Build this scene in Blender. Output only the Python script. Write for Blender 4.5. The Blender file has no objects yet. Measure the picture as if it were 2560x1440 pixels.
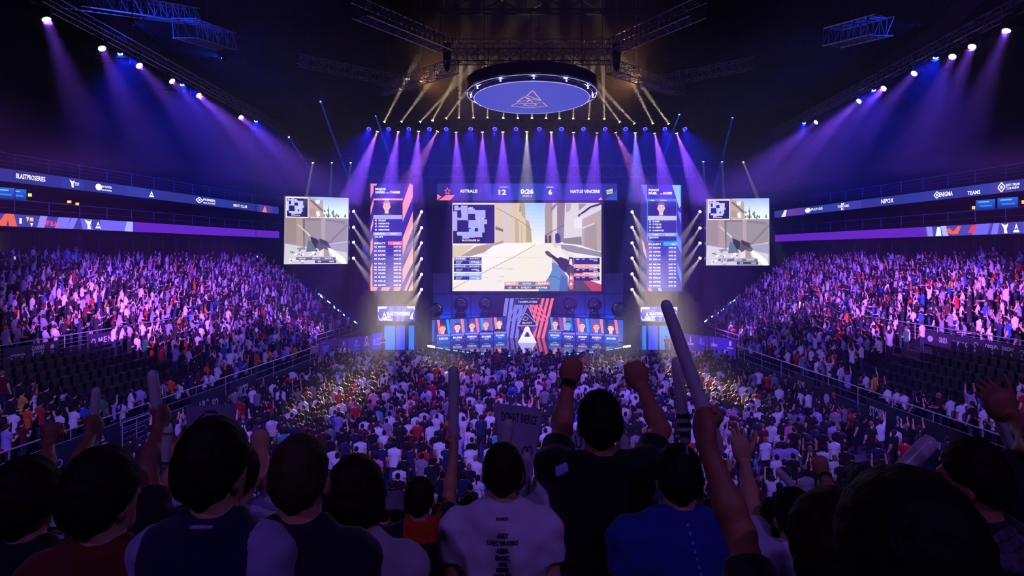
import bpy, math, random
import numpy as np
from mathutils import Vector, Matrix, Quaternion

random.seed(11)
rng = np.random.default_rng(11)
SC = bpy.context.scene
COL = SC.collection
F = 1706.667            # focal length in pixels of the 2560 wide frame
CX, CY = 1280.0, 630.0  # where the optical axis meets the frame (lens shift)
EYE = 9.2               # eye height above the arena floor


def at(px, py, Y):
    """The world point seen at pixel (px, py) at distance Y."""
    return Vector(((px - CX) / F * Y, Y, EYE + (CY - py) / F * Y))


# ------------------------------------------------------------------ camera, world, exposure
cam_d = bpy.data.cameras.new('camera')
cam_d.sensor_width = 36.0
cam_d.lens = 24.0
cam_d.shift_y = -(720.0 - CY) / 2560.0
cam_d.clip_start = 0.05
cam_d.clip_end = 400
cam = bpy.data.objects.new('camera', cam_d)
cam.location = (0, 0, EYE)
cam.rotation_euler = (math.pi / 2, 0, 0)
COL.objects.link(cam)
SC.camera = cam

world = bpy.data.worlds.new('world')
SC.world = world
world.use_nodes = True
world.node_tree.nodes['Background'].inputs[0].default_value = (0.004, 0.004, 0.02, 1)
world.node_tree.nodes['Background'].inputs[1].default_value = 0.0

vs = SC.view_settings
SC.display_settings.display_device = 'sRGB'
vs.view_transform = 'Standard'
vs.look = 'None'
vs.exposure = 0.0
vs.gamma = 1.0
vs.use_curve_mapping = False
cy = SC.cycles
cy.max_bounces = 4
cy.diffuse_bounces = 1
cy.glossy_bounces = 2
cy.transmission_bounces = 4
cy.transparent_max_bounces = 8
cy.volume_bounces = 0
cy.sample_clamp_indirect = 4.0
cy.sample_clamp_direct = 0.0
cy.caustics_reflective = False
cy.caustics_refractive = False
cy.use_light_tree = True


# ------------------------------------------------------------------ colours and materials
def lin(h, k=1.0):
    """A hex or 0-255 colour as linear RGB."""
    if isinstance(h, str):
        h = h.lstrip('#')
        h = tuple(int(h[i:i + 2], 16) for i in (0, 2, 4))
    o = []
    for c in h:
        c = c / 255.0
        o.append((c / 12.92 if c <= 0.04045 else ((c + 0.055) / 1.055) ** 2.4) * k)
    return tuple(o)


MATS = {}


def mat(name, col='808080', rough=0.6, metal=0.0, noise=0.15, scale=6.0, bump=0.0, emit=None, es=0.0, spec=0.5):
    if name in MATS:
        return MATS[name]
    m = bpy.data.materials.new(name)
    m.use_nodes = True
    nt = m.node_tree
    b = nt.nodes['Principled BSDF']
    c = lin(col) if isinstance(col, str) else col
    b.inputs['Roughness'].default_value = rough
    b.inputs['Metallic'].default_value = metal
    b.inputs['Specular IOR Level'].default_value = spec
    if noise > 0:
        tc = nt.nodes.new('ShaderNodeTexCoord')
        nz = nt.nodes.new('ShaderNodeTexNoise')
        nz.inputs['Scale'].default_value = scale
        nz.inputs['Detail'].default_value = 3
        rp = nt.nodes.new('ShaderNodeValToRGB')
        rp.color_ramp.elements[0].position = 0.3
        rp.color_ramp.elements[1].position = 0.7
        rp.color_ramp.elements[0].color = (*[x * (1 - noise) for x in c], 1)
        rp.color_ramp.elements[1].color = (*[min(1, x * (1 + noise)) for x in c], 1)
        nt.links.new(tc.outputs['Object'], nz.inputs['Vector'])
        nt.links.new(nz.outputs['Fac'], rp.inputs['Fac'])
        nt.links.new(rp.outputs['Color'], b.inputs['Base Color'])
        if bump > 0:
            bp = nt.nodes.new('ShaderNodeBump')
            bp.inputs['Strength'].default_value = bump
            bp.inputs['Distance'].default_value = 0.01
            nt.links.new(nz.outputs['Fac'], bp.inputs['Height'])
            nt.links.new(bp.outputs['Normal'], b.inputs['Normal'])
    else:
        b.inputs['Base Color'].default_value = (*c, 1)
    if emit is not None:
        b.inputs['Emission Color'].default_value = (*(lin(emit) if isinstance(emit, str) else emit), 1)
        b.inputs['Emission Strength'].default_value = es
    MATS[name] = m
    return m


def glow(name, col, es, sample=False):
    """A lamp's or screen's own light."""
    if name in MATS:
        return MATS[name]
    m = bpy.data.materials.new(name)
    m.use_nodes = True
    nt = m.node_tree
    nt.nodes.clear()
    o = nt.nodes.new('ShaderNodeOutputMaterial')
    e = nt.nodes.new('ShaderNodeEmission')
    e.inputs[0].default_value = (*(lin(col) if isinstance(col, str) else col), 1)
    e.inputs[1].default_value = es
    nt.links.new(e.outputs[0], o.inputs[0])
    m.cycles.emission_sampling = 'FRONT' if sample else 'NONE'
    MATS[name] = m
    return m


def screen_mat(name, es, sample=False):
    """LED pixels: each face glows in its own picture colour."""
    if name in MATS:
        return MATS[name]
    m = bpy.data.materials.new(name)
    m.use_nodes = True
    nt = m.node_tree
    nt.nodes.clear()
    o = nt.nodes.new('ShaderNodeOutputMaterial')
    e = nt.nodes.new('ShaderNodeEmission')
    a = nt.nodes.new('ShaderNodeAttribute')
    a.attribute_name = 'Col'
    e.inputs[1].default_value = es
    nt.links.new(a.outputs['Color'], e.inputs[0])
    nt.links.new(e.outputs[0], o.inputs[0])
    m.cycles.emission_sampling = 'FRONT' if sample else 'NONE'
    MATS[name] = m
    return m


def print_mat(name, rough=0.6):
    """Printed cloth or board: colour per face."""
    if name in MATS:
        return MATS[name]
    m = bpy.data.materials.new(name)
    m.use_nodes = True
    nt = m.node_tree
    b = nt.nodes['Principled BSDF']
    b.inputs['Roughness'].default_value = rough
    a = nt.nodes.new('ShaderNodeAttribute')
    a.attribute_name = 'Col'
    nt.links.new(a.outputs['Color'], b.inputs['Base Color'])
    MATS[name] = m
    return m


# ------------------------------------------------------------------ objects
def tag(o, label=None, cat=None, group=None, kind=None):
    if label:
        o['label'] = label
    if cat:
        o['category'] = cat
    if group:
        o['group'] = group
    if kind:
        o['kind'] = kind
    return o


def empty(name, loc, label=None, cat=None, group=None, rz=0.0):
    o = bpy.data.objects.new(name, None)
    o.empty_display_size = 0.2
    o.location = loc
    o.rotation_euler = (0, 0, rz)
    COL.objects.link(o)
    return tag(o, label, cat, group)


def link(name, me, parent=None, loc=None):
    o = bpy.data.objects.new(name, me)
    COL.objects.link(o)
    if parent is not None:
        o.parent = parent
    if loc is not None:
        o.location = loc
    return o


def mesh_np(name, V, Q=None, T=None, mats=(), mi=None, smooth=False, col=None):
    """A mesh from arrays of quads and triangles; col = one RGB per face (quads first)."""
    V = np.asarray(V, dtype=np.float32).reshape(-1, 3)
    Q = np.zeros((0, 4), np.int32) if Q is None or len(Q) == 0 else np.asarray(Q, np.int32)
    T = np.zeros((0, 3), np.int32) if T is None or len(T) == 0 else np.asarray(T, np.int32)
    me = bpy.data.meshes.new(name)
    nq, ntri = len(Q), len(T)
    me.vertices.add(len(V))
    me.vertices.foreach_set('co', V.ravel())
    me.loops.add(nq * 4 + ntri * 3)
    me.loops.foreach_set('vertex_index', np.concatenate([Q.ravel(), T.ravel()]).astype(np.int32))
    me.polygons.add(nq + ntri)
    st = np.concatenate([np.arange(nq) * 4, nq * 4 + np.arange(ntri) * 3]).astype(np.int32)
    me.polygons.foreach_set('loop_start', st)
    if mi is not None:
        me.polygons.foreach_set('material_index', np.asarray(mi, np.int32))
    me.polygons.foreach_set('use_smooth', np.full(nq + ntri, bool(smooth)))
    for m in mats:
        me.materials.append(m)
    if col is not None:
        a = me.attributes.new('Col', 'FLOAT_COLOR', 'FACE')
        c = np.ones((nq + ntri, 4), np.float32)
        c[:, :3] = np.asarray(col, np.float32)[:, :3]
        a.data.foreach_set('color', c.ravel())
    me.update(calc_edges=True)
    me.validate()
    return me


def frame_of(d):
    """Two unit vectors square to direction d."""
    d = Vector(d).normalized()
    a = Vector((0, 0, 1)) if abs(d.z) < 0.95 else Vector((1, 0, 0))
    u = d.cross(a).normalized()
    return u, d.cross(u).normalized()


class MB:
    """Collects shapes into one mesh."""

    def __init__(self):
        self.v, self.f, self.m, self.c = [], [], [], []

    def add(self, vs, fs, mi=0, c=None):
        b = len(self.v)
        self.v += [tuple(p) for p in vs]
        for f in fs:
            self.f.append(tuple(i + b for i in f))
            self.m.append(mi)
            self.c.append(c)
        return self

    def box(self, c, s, mi=0, R=None, col=None):
        x, y, z = s[0] / 2, s[1] / 2, s[2] / 2
        vs = [Vector(p) for p in ((-x, -y, -z), (x, -y, -z), (x, y, -z), (-x, y, -z), (-x, -y, z), (x, -y, z), (x, y, z), (-x, y, z))]
        if R is not None:
            vs = [R @ p for p in vs]
        c = Vector(c)
        return self.add([p + c for p in vs], [(0, 3, 2, 1), (4, 5, 6, 7), (0, 1, 5, 4), (1, 2, 6, 5), (2, 3, 7, 6), (3, 0, 4, 7)], mi, col)

    def tube(self, p0, p1, r, n=6, mi=0, r1=None, cap=True):
        p0, p1 = Vector(p0), Vector(p1)
        if (p1 - p0).length < 1e-6:
            return self
        u, w = frame_of(p1 - p0)
        r1 = r if r1 is None else r1
        vs = []
        for p, q in ((p0, r), (p1, r1)):
            for i in range(n):
                a = 2 * math.pi * i / n
                vs.append(p + u * (q * math.cos(a)) + w * (q * math.sin(a)))
        fs = [(i, (i + 1) % n, n + (i + 1) % n, n + i) for i in range(n)]
        if cap:
            fs += [tuple(range(n - 1, -1, -1)), tuple(range(n, 2 * n))]
        return self.add(vs, fs, mi)

    def path(self, pts, r, n=6, mi=0, closed=False):
        pts = [Vector(p) for p in pts]
        k = len(pts)
        for i in range(k if closed else k - 1):
            self.tube(pts[i], pts[(i + 1) % k], r, n, mi)
        return self

    def lathe(self, prof, n=24, mi=0, c=(0, 0, 0), axis='z'):
        """prof = [(r, h), ...] revolved about z."""
        c = Vector(c)
        vs, fs = [], []
        for r, h in prof:
            for i in range(n):
                a = 2 * math.pi * i / n
                vs.append(Vector((r * math.cos(a), r * math.sin(a), h)) + c)
        for j in range(len(prof) - 1):
            for i in range(n):
                k = (i + 1) % n
                fs.append((j * n + i, j * n + k, (j + 1) * n + k, (j + 1) * n + i))
        if prof[0][0] > 1e-5:
            fs.append(tuple(range(n - 1, -1, -1)))
        if prof[-1][0] > 1e-5:
            fs.append(tuple((len(prof) - 1) * n + i for i in range(n)))
        return self.add(vs, fs, mi)

    def prism(self, poly, y0, y1, mi=0, M=None):
        """A polygon in x-z given thickness along y."""
        n = len(poly)
        vs = [Vector((x, y0, z)) for x, z in poly] + [Vector((x, y1, z)) for x, z in poly]
        if M is not None:
            vs = [M @ p for p in vs]
        return self.add(vs, [tuple(range(n)), tuple(range(2 * n - 1, n - 1, -1))] + [(i, n + i, n + (i + 1) % n, (i + 1) % n) for i in range(n)], mi)

    def mesh(self, name, mats, smooth=False):
        me = bpy.data.meshes.new(name)
        me.from_pydata(self.v, [], self.f)
        for m in mats if isinstance(mats, (list, tuple)) else [mats]:
            me.materials.append(m)
        me.polygons.foreach_set('material_index', self.m)
        if smooth:
            me.polygons.foreach_set('use_smooth', [True] * len(me.polygons))
        if any(c is not None for c in self.c):
            a = me.attributes.new('Col', 'FLOAT_COLOR', 'FACE')
            a.data.foreach_set('color', np.array([(*(c or (0, 0, 0))[:3], 1) for c in self.c], np.float32).ravel())
        me.update()
        return me

    def build(self, name, mats, parent=None, smooth=False, loc=None):
        return link(name, self.mesh(name, mats, smooth), parent, loc)


def lattice(mb, p0, p1, w, h, seg, r=0.025, rb=0.014, up=None, mi=0, n=5):
    """A box truss from p0 to p1: four chords and zigzag bracing on each side."""
    p0, p1 = Vector(p0), Vector(p1)
    d = (p1 - p0).normalized()
    up = Vector(up) if up is not None else Vector((0, 0, 1))
    s = d.cross(up).normalized()
    u = s.cross(d).normalized()
    cs = [s * (a * w / 2) + u * (b * h / 2) for a, b in ((-1, -1), (1, -1), (1, 1), (-1, 1))]
    for c in cs:
        mb.tube(p0 + c, p1 + c, r, n, mi)
    for k in range(4):
        a, b = cs[k], cs[(k + 1) % 4]
        for i in range(seg):
            q0, q1 = p0.lerp(p1, i / seg), p0.lerp(p1, (i + 1) / seg)
            mb.tube(q0 + (a if i % 2 == 0 else b), q1 + (b if i % 2 == 0 else a), rb, 4, mi, cap=False)
            mb.tube(q0 + a, q0 + b, rb, 4, mi, cap=False)
    return mb


# ------------------------------------------------------------------ lettering
_TXT = {}


def glyphs(s, bold=0.0):
    """(points n x 2 with cap height 1 starting at x = 0, triangles) of a line of text."""
    key = (s, bold)
    if key not in _TXT:
        c = bpy.data.curves.new('t', 'FONT')
        c.body = s
        c.offset = bold
        c.resolution_u = 2
        o = bpy.data.objects.new('t', c)
        COL.objects.link(o)
        dg = bpy.context.evaluated_depsgraph_get()
        dg.update()
        me = o.evaluated_get(dg).to_mesh()
        me.calc_loop_triangles()
        v = np.array([(p.co.x, p.co.y) for p in me.vertices], float).reshape(-1, 2)
        t = np.array([tuple(x.vertices) for x in me.loop_triangles], int).reshape(-1, 3)
        o.evaluated_get(dg).to_mesh_clear()
        bpy.data.objects.remove(o)
        bpy.data.curves.remove(c)
        if len(v):
            v[:, 0] -= v[:, 0].min()
            v = v / 0.73
        _TXT[key] = (v, t)
    return _TXT[key]


class Panel:
    """A flat picture: shapes in picture coordinates (y down) laid on a surface by fn(x, y) -> point, layers lifted along n."""

    def __init__(self, fn, n, lift=0.012):
        self.fn, self.n, self.lift = fn, Vector(n), lift
        self.mb = MB()

    def _add(self, pts, faces, col, layer):
        col = lin(col) if isinstance(col, str) else col
        off = self.n * (self.lift * layer)
        self.mb.add([Vector(self.fn(x, y)) + off for x, y in pts], faces, 0, col)

    def poly(self, pts, col, layer=1):
        a = sum(pts[i][0] * pts[(i + 1) % len(pts)][1] - pts[(i + 1) % len(pts)][0] * pts[i][1] for i in range(len(pts)))
        if a > 0:
            pts = pts[::-1]
        self._add(pts, [tuple(range(len(pts)))], col, layer)

    def rect(self, x0, y0, x1, y1, col, layer=1, n=1):
        for i in range(n):
            a, b = x0 + (x1 - x0) * i / n, x0 + (x1 - x0) * (i + 1) / n
            self.poly([(a, y0), (b, y0), (b, y1), (a, y1)], col, layer)

    def grad(self, x0, y0, x1, y1, c0, c1, layer=1, n=8, vert=True):
        c0, c1 = np.array(lin(c0)), np.array(lin(c1))
        for i in range(n):
            c = tuple(c0 + (c1 - c0) * ((i + .5) / n))
            if vert:
                self.rect(x0, y0 + (y1 - y0) * i / n, x1, y0 + (y1 - y0) * (i + 1) / n, c, layer)
            else:
                self.rect(x0 + (x1 - x0) * i / n, y0, x0 + (x1 - x0) * (i + 1) / n, y1, c, layer)

    def disc(self, x, y, rx, ry, col, layer=1, n=14, a0=0.0, a1=2 * math.pi):
        self.poly([(x + rx * math.cos(a0 + (a1 - a0) * i / n), y + ry * math.sin(a0 + (a1 - a0) * i / n)) for i in range(n)], col, layer)

    def line(self, pts, w, col, layer=1, closed=False):
        k = len(pts)
        for i in range(k if closed else k - 1):
            (x0, y0), (x1, y1) = pts[i], pts[(i + 1) % k]
            L = math.hypot(x1 - x0, y1 - y0) or 1
            nx, ny = -(y1 - y0) / L * w / 2, (x1 - x0) / L * w / 2
            self.poly([(x0 + nx, y0 + ny), (x1 + nx, y1 + ny), (x1 - nx, y1 - ny), (x0 - nx, y0 - ny)], col, layer)

    def text(self, s, x, y, h, col='ffffff', layer=2, align='l', bold=0.02, width=None, slant=0.0):
        """Cap height h, baseline at y; width forces the line's length."""
        v, t = glyphs(s, bold)
        if not len(v):
            return
        w = v[:, 0].max()
        sx = h if width is None else width / w
        x -= {'l': 0, 'c': .5, 'r': 1}[align] * w * sx
        pts = [(x + a * sx + b * h * slant, y - b * h) for a, b in v]
        self._add(pts, [tuple(q[::-1]) if False else tuple(q) for q in t], col, layer)

    def build(self, name, m, parent=None):
        return self.mb.build(name, m, parent)


def quad_map(rect, bl, br, tl, tr):
    """fn(x, y) laying the pixel rectangle (x0, y0, x1, y1) on a quadrilateral of world points."""
    x0, y0, x1, y1 = rect
    bl, br, tl, tr = map(Vector, (bl, br, tl, tr))

    def fn(x, y):
        u, v = (x - x0) / (x1 - x0), (y - y0) / (y1 - y0)
        return tl.lerp(tr, u).lerp(bl.lerp(br, u), v)
    n = (br - bl).cross(tl - bl).normalized()
    return fn, n


def ordinal(i):
    w = ['first', 'second', 'third', 'fourth', 'fifth', 'sixth', 'seventh', 'eighth', 'ninth', 'tenth', 'eleventh', 'twelfth', 'thirteenth',
         'fourteenth', 'fifteenth', 'sixteenth', 'seventeenth', 'eighteenth', 'nineteenth', 'twentieth', 'twenty-first', 'twenty-second',
         'twenty-third', 'twenty-fourth', 'twenty-fifth', 'twenty-sixth', 'twenty-seventh', 'twenty-eighth', 'twenty-ninth', 'thirtieth']
    if i < 30:
        return w[i]
    t, u = divmod(i + 1, 10)
    n = {3: 'thirt', 4: 'fort', 5: 'fift', 6: 'sixt', 7: 'sevent', 8: 'eight', 9: 'ninet'}[t]
    return n + 'ieth' if u == 0 else n + 'y-' + w[u - 1]

# ================================================================== THE ARENA SHELL
CONC = mat('dark_concrete', '2a2a30', 0.85, noise=0.25, scale=1.5, bump=0.2)
FLOORM = mat('arena_floor', '34343c', 0.55, noise=0.3, scale=0.8)
BLACKM = mat('black_drape', '0b0b10', 0.9, noise=0.3, scale=2.0)
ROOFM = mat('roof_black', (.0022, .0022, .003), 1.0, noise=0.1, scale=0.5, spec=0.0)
STEEL = mat('rail_steel', 'b4b8c4', 0.35, 0.3, noise=0.1)
TRUSSM = mat('truss_aluminium', '8f9096', 0.4, 0.85, noise=0.1)
TRUSSK = mat('truss_black', '303034', 0.45, 0.6, noise=0.1)
HOUS = mat('black_housing', '101014', 0.45, noise=0.2)
NAVY = mat('navy_board', '1c2440', 0.6, noise=0.15, scale=1.0)
GLASSK = mat('dark_glass', '0c0f18', 0.12, noise=0.1, spec=0.8)


def wall_0(s, Y):
    return -(20.3 - 0.122 * Y) if s < 0 else 20.2 - 0.075 * Y


def wall_x(s, Y):
    """The front wall of a side stand; it steps back beside the stage."""
    return wall_0(s, Y) + s * 2.7 * min(max((Y - 50) / 6.5, 0), 1)


def sp(s, Y, d, z):
    """A point of a side stand: d metres outward from its front wall."""
    return Vector(((wall_x(s, Y) if d < 20.5 else wall_0(s, Y)) + s * d, Y, z))


def wp(s, px, d, z):
    """The point of the side wall set back by d that is seen in pixel column px."""
    k = (px - CX) / F
    Y = (20.3 + d) / (0.122 - k) if s < 0 else (20.2 + d) / (0.075 + k)
    return Vector((k * Y, Y, z))


ZO = {-1: 0.0, 1: -0.4}     # the blue side hangs a little lower
SIDE = {-1: 'red', 1: 'blue'}
YS = 18.2
LOWER = [(0.7 + 0.85 * i, 1.3 + 0.30 * i) for i in range(8)]
UPPER = [(8.1 + 0.85 * i, 3.9 + 0.30 * i) for i in range(14)]


def y_end(d):
    return 68.0 + 1.0 * d


def struct(o):
    o['kind'] = 'structure'
    return o


# floor, roof and outer walls
mb = MB()
mb.box((1, 55, -0.15), (110, 150, 0.3))
struct(mb.build('floor', FLOORM))
mb = MB()
mb.box((1, 55, 31.2), (110, 150, 0.4))
struct(mb.build('ceiling', ROOFM))
for nm, c, s_ in (('wall_left', (-53, 55, 15.6), (0.5, 150, 31.2)), ('wall_right', (55, 55, 15.6), (0.5, 150, 31.2)),
                  ('wall_stage_end', (1, 129.5, 15.6), (108, 0.5, 31.2)), ('wall_rear', (1, -19.5, 15.6), (108, 0.5, 31.2))):
    struct(MB().box(c, s_).build(nm, ROOFM))


def prism_along(mb, s, prof, Y0, yend, mi=0, bend=False):
    """A cross-section (d, z) swept along a side of the bowl."""
    n = len(prof)
    st = [[sp(s, Y0, d, z) for d, z in prof]]
    if bend:
        st += [[sp(s, y, d, z) for d, z in prof] for y in (50, 56.5)]
    st.append([sp(s, yend(d), d, z) for d, z in prof])
    vs = [p for q in st for p in q]
    fs = []
    for k in range(len(st) - 1):
        for i in range(n - 1):
            f = (k * n + i, k * n + i + 1, (k + 1) * n + i + 1, (k + 1) * n + i)
            fs.append(f if s < 0 else f[::-1])
    e = (len(st) - 1) * n
    fs.append(tuple(range(n)) if s > 0 else tuple(range(n - 1, -1, -1)))
    fs.append(tuple(range(e + n - 1, e - 1, -1)) if s > 0 else tuple(range(e, e + n)))
    mb.add(vs, fs, mi)


for s in (-1, 1):
    nm = 'left' if s < 0 else 'right'
    # stepped lower bowl: front wall, eight rows, middle wall, fourteen rows
    prof = [(0.0, 0.0), (0.0, 1.3), (0.28, 1.3)]
    for d, z in LOWER:
        prof += [(d - 0.42, z), (d + 0.43, z)]
    prof += [(7.5, LOWER[-1][1]), (7.5, 3.9)]
    for d, z in UPPER:
        prof += [(d - 0.42, z), (d + 0.43, z)]
    prof += [(20.4, UPPER[-1][1]), (20.4, 0.0)]
    mb = MB()
    prism_along(mb, s, prof, YS, y_end, bend=True)
    struct(mb.build('wall_%s_stand' % nm, CONC))
    # wall above the top row, gallery slab, gallery back wall, upper tier
    zo = ZO[s]
    mb = MB()
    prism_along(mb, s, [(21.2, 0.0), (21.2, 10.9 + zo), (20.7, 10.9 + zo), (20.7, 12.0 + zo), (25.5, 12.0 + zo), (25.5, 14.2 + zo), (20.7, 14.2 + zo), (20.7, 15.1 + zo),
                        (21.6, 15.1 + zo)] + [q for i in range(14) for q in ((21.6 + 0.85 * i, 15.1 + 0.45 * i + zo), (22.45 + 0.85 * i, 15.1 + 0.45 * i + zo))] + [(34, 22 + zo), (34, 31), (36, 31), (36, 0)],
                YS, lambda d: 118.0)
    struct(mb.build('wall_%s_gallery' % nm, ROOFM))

# the stand the camera stands in
mb = MB()
NEAR_Z = lambda k: 7.0 - 0.34 * k
prof = [(-18.0, 9.06)]
prof = []
for k in range(-5, 19):
    y0 = 1.8 + 0.85 * k - 0.42
    prof += [(y0, NEAR_Z(k)), (y0 + 0.85, NEAR_Z(k))]
prof = [(prof[0][0] - 10, 0.0), (prof[0][0] - 10, prof[0][1])] + prof + [(prof[-1][0], 0.0)]
n = len(prof)
vs = [(-16.8, y, z) for y, z in prof] + [(17.6, y, z) for y, z in prof]
mb.add(vs, [(i, n + i, n + i + 1, i + 1) for i in range(n - 1)] + [tuple(range(n - 1, -1, -1)), tuple(range(n, 2 * n))])
struct(mb.build('wall_near_stand', CONC))


# ------------------------------------------------------------------ rails
def rail(name, label, group, pts, h, bars, post_every, parent=None, r=0.035):
    """A pipe railing along pts (its foot line): top tube, thin bars, posts as parts."""
    o = empty(name, pts[0], label, 'railing', group)
    b = Vector(pts[0])
    pts = [Vector(p) - b for p in pts]
    up = Vector((0, 0, h))
    MB().path([p + up for p in pts], r, 8).build('handrail', STEEL, o)
    m = MB()
    for i in range(bars):
        m.path([p + up * ((i + 0.5) / (bars + 0.5)) for p in pts], 0.014, 5)
    if bars:
        m.build('bar', STEEL, o)
    L = sum((pts[i + 1] - pts[i]).length for i in range(len(pts) - 1))
    k = max(1, int(L / post_every))
    for q in range(k + 1):
        t = q / k * (len(pts) - 1)
        i = min(int(t), len(pts) - 2)
        p = pts[i].lerp(pts[i + 1], t - i)
        MB().tube(p, p + up, 0.025, 6).build('post', STEEL, o)
    return o


for s in (-1, 1):
    c = SIDE[s]
    rail('railing', 'long steel railing along the front of the lower stand on the %s team side' % c, None, [sp(s, Y, 0.12, 1.3) for Y in list(np.linspace(YS, 50, 7)) + [53.2, 56.5, 62, 67.8]], 1.0, 2, 2.6)
    rail('railing', 'steel railing above the grey banners in the middle of the %s side stand' % c, None, [sp(s, Y, 7.45, 3.88) for Y in list(np.linspace(24, 50, 7)) + [56.5, 62, 68]], 0.95, 4, 2.2)
    rail('railing', 'thin railing above the upper blue ribbon display on the %s side' % c, None, [sp(s, Y, 20.75, 15.1 + ZO[s]) for Y in np.linspace(30, 100, 8)], 1.0, 3, 3.0)
    rail('railing', 'thin railing of the dark gallery above the lower ribbon on the %s side' % c, None, [sp(s, Y, 20.75, 12.0 + ZO[s]) for Y in np.linspace(30, 100, 8)], 0.9, 1, 3.0)


# ------------------------------------------------------------------ small made-up marks used on banners and ribbons
def mark(P, kind, x, y, h, col='f4f2ff', layer=2):
    """Small sponsor marks: x, y = left and middle, h = height; returns the width used."""
    if kind == 'peak':      # the split triangle of the tournament
        P.poly([(x, y + h * .5), (x + h * .12, y + h * .22), (x + h * .68, y + h * .22), (x + h * .8, y + h * .5)], col, layer)
        P.poly([(x + h * .17, y + h * .12), (x + h * .4, y - h * .5), (x + h * .63, y + h * .12), (x + h * .5, y + h * .12), (x + h * .4, y - .06 * h), (x + h * .3, y + h * .12)], col, layer)
        return h * .8
    if kind == 'diamond':
        P.line([(x + h * .5, y - h * .5), (x + h, y), (x + h * .5, y + h * .5), (x, y)], h * .14, col, layer, True)
        P.poly([(x + h * .5, y - h * .22), (x + h * .72, y), (x + h * .5, y + h * .22), (x + h * .28, y)], col, layer)
        return h
    if kind == 'ring':
        P.line([(x + h * (.5 + .42 * math.cos(a)), y + h * .42 * math.sin(a)) for a in np.linspace(0, 6.283, 13)[:-1]], h * .14, col, layer, True)
        return h
    if kind == 'badge':
        P.disc(x + h * .5, y, h * .5, h * .5, col, layer, 8)
        return h
    if kind == 'bird':
        P.poly([(x, y - h * .5), (x + h * .5, y - h * .3), (x + h * .8, y - h * .5), (x + h * .6, y + h * .1), (x + h * .7, y + h * .5), (x + h * .35, y + h * .5), (x + h * .3, y)], col, layer)
        return h * .8
    if kind == 'bottle':
        P.poly([(x + h * .2, y - h * .5), (x + h * .35, y - h * .5), (x + h * .42, y), (x + h * .42, y + h * .5), (x + h * .12, y + h * .5), (x + h * .12, y)], col, layer)
        return h * .5
    return 0


# ------------------------------------------------------------------ ribbon displays
def ribbon(s, z0, z1, label, pxs, draw, es):
    """A long LED band on the gallery edge, drawn in pixel columns."""
    a, b = pxs
    step = 12
    o = empty('ribbon_display', wp(s, (a + b) / 2, 20.6, z0), label, 'display', 'ribbon displays')
    cols = [a + (b - a) * i / step for i in range(step + 1)]
    m = MB()
    for i in range(step):
        p, q = wp(s, cols[i], 20.6, 0), wp(s, cols[i + 1], 20.6, 0)
        t = (q - p).normalized()
        nrm = Vector((t.y, -t.x, 0)) * 0.03
        if nrm.x * s > 0:
            nrm = -nrm
        p2, q2 = p - nrm, q - nrm
        lo, hi = Vector((0, 0, z0 - .06)), Vector((0, 0, z1 + .06))
        m.add([v - o.location for v in (p + lo, q + lo, q + hi, p + hi, p2 + lo, q2 + lo, q2 + hi, p2 + hi)],
              [(0, 1, 2, 3), (7, 6, 5, 4), (0, 4, 5, 1), (3, 2, 6, 7), (0, 3, 7, 4), (1, 5, 6, 2)])
    m.build('housing', HOUS, o)
    nrm = Vector((-s, 0, 0))
    P = Panel(lambda x, y: wp(s, x, 20.56, z1 + (z0 - z1) * y) - o.location, nrm, 0.02)
    draw(P)
    P.build('display', screen_mat('led_ribbon', es), o)
    return o


def uL(P):
    cs = ['2a2f7c', '2d3490', '303a98', '2b3183', '2b3180', '283088', '2a3592']
    for i in range(16):
        P.rect(-168 + 54 * i, 0, -114 + 54 * i + .5, 1, cs[i % 7], 0)
    P.text('BLASTPROSERIES', 39, .64, .40, layer=2, width=73)
    for x, k in ((172, 'bird'), (237, 'badge'), (371, 'peak'), (489, 'diamond')):
        Q = Scaled(P, x, .5, 1.0, 1 / 26.0)
        mark(Q, k, 0, 0, 17)
    P.text('TECNT', 185, .62, .28, width=12)
    P.text('NEW FRONTIER', 252, .50, .2, width=26)
    P.text('fund of services', 252, .78, .2, width=26)
    P.text('PREMIER', 507, .48, .28, width=31)
    P.text('SERIES OF EUROPE', 507, .80, .18, width=30)
    P.text('BENT CLUB', 583, .72, .34, width=34)
    P.poly([(654, 1), (662, .1), (667, 1)], 'ff7a6a', 2)
    P.rect(647, 0, 680, 1, '4a3a9a', 1)


class Scaled:
    """Square coordinates on a ribbon panel."""

    def __init__(self, P, x0, y0, sx, sy):
        self.P, self.x0, self.y0, self.sx, self.sy = P, x0, y0, sx, sy

    def _t(self, pts):
        return [(self.x0 + x * self.sx, self.y0 + y * self.sy) for x, y in pts]

    def poly(self, pts, col, layer=1):
        self.P.poly(self._t(pts), col, layer)

    def line(self, pts, w, col, layer=1, closed=False):
        k = len(pts)
        for i in range(k if closed else k - 1):
            (x0, y0), (x1, y1) = pts[i], pts[(i + 1) % k]
            L = math.hypot(x1 - x0, y1 - y0) or 1
            nx, ny = -(y1 - y0) / L * w / 2, (x1 - x0) / L * w / 2
            self.poly([(x0 + nx, y0 + ny), (x1 + nx, y1 + ny), (x1 - nx, y1 - ny), (x0 - nx, y0 - ny)], col, layer)

    def disc(self, x, y, rx, ry, col, layer=1, n=14):
        self.poly([(x + rx * math.cos(6.2832 * i / n), y + ry * math.sin(6.2832 * i / n)) for i in range(n)], col, layer)


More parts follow.
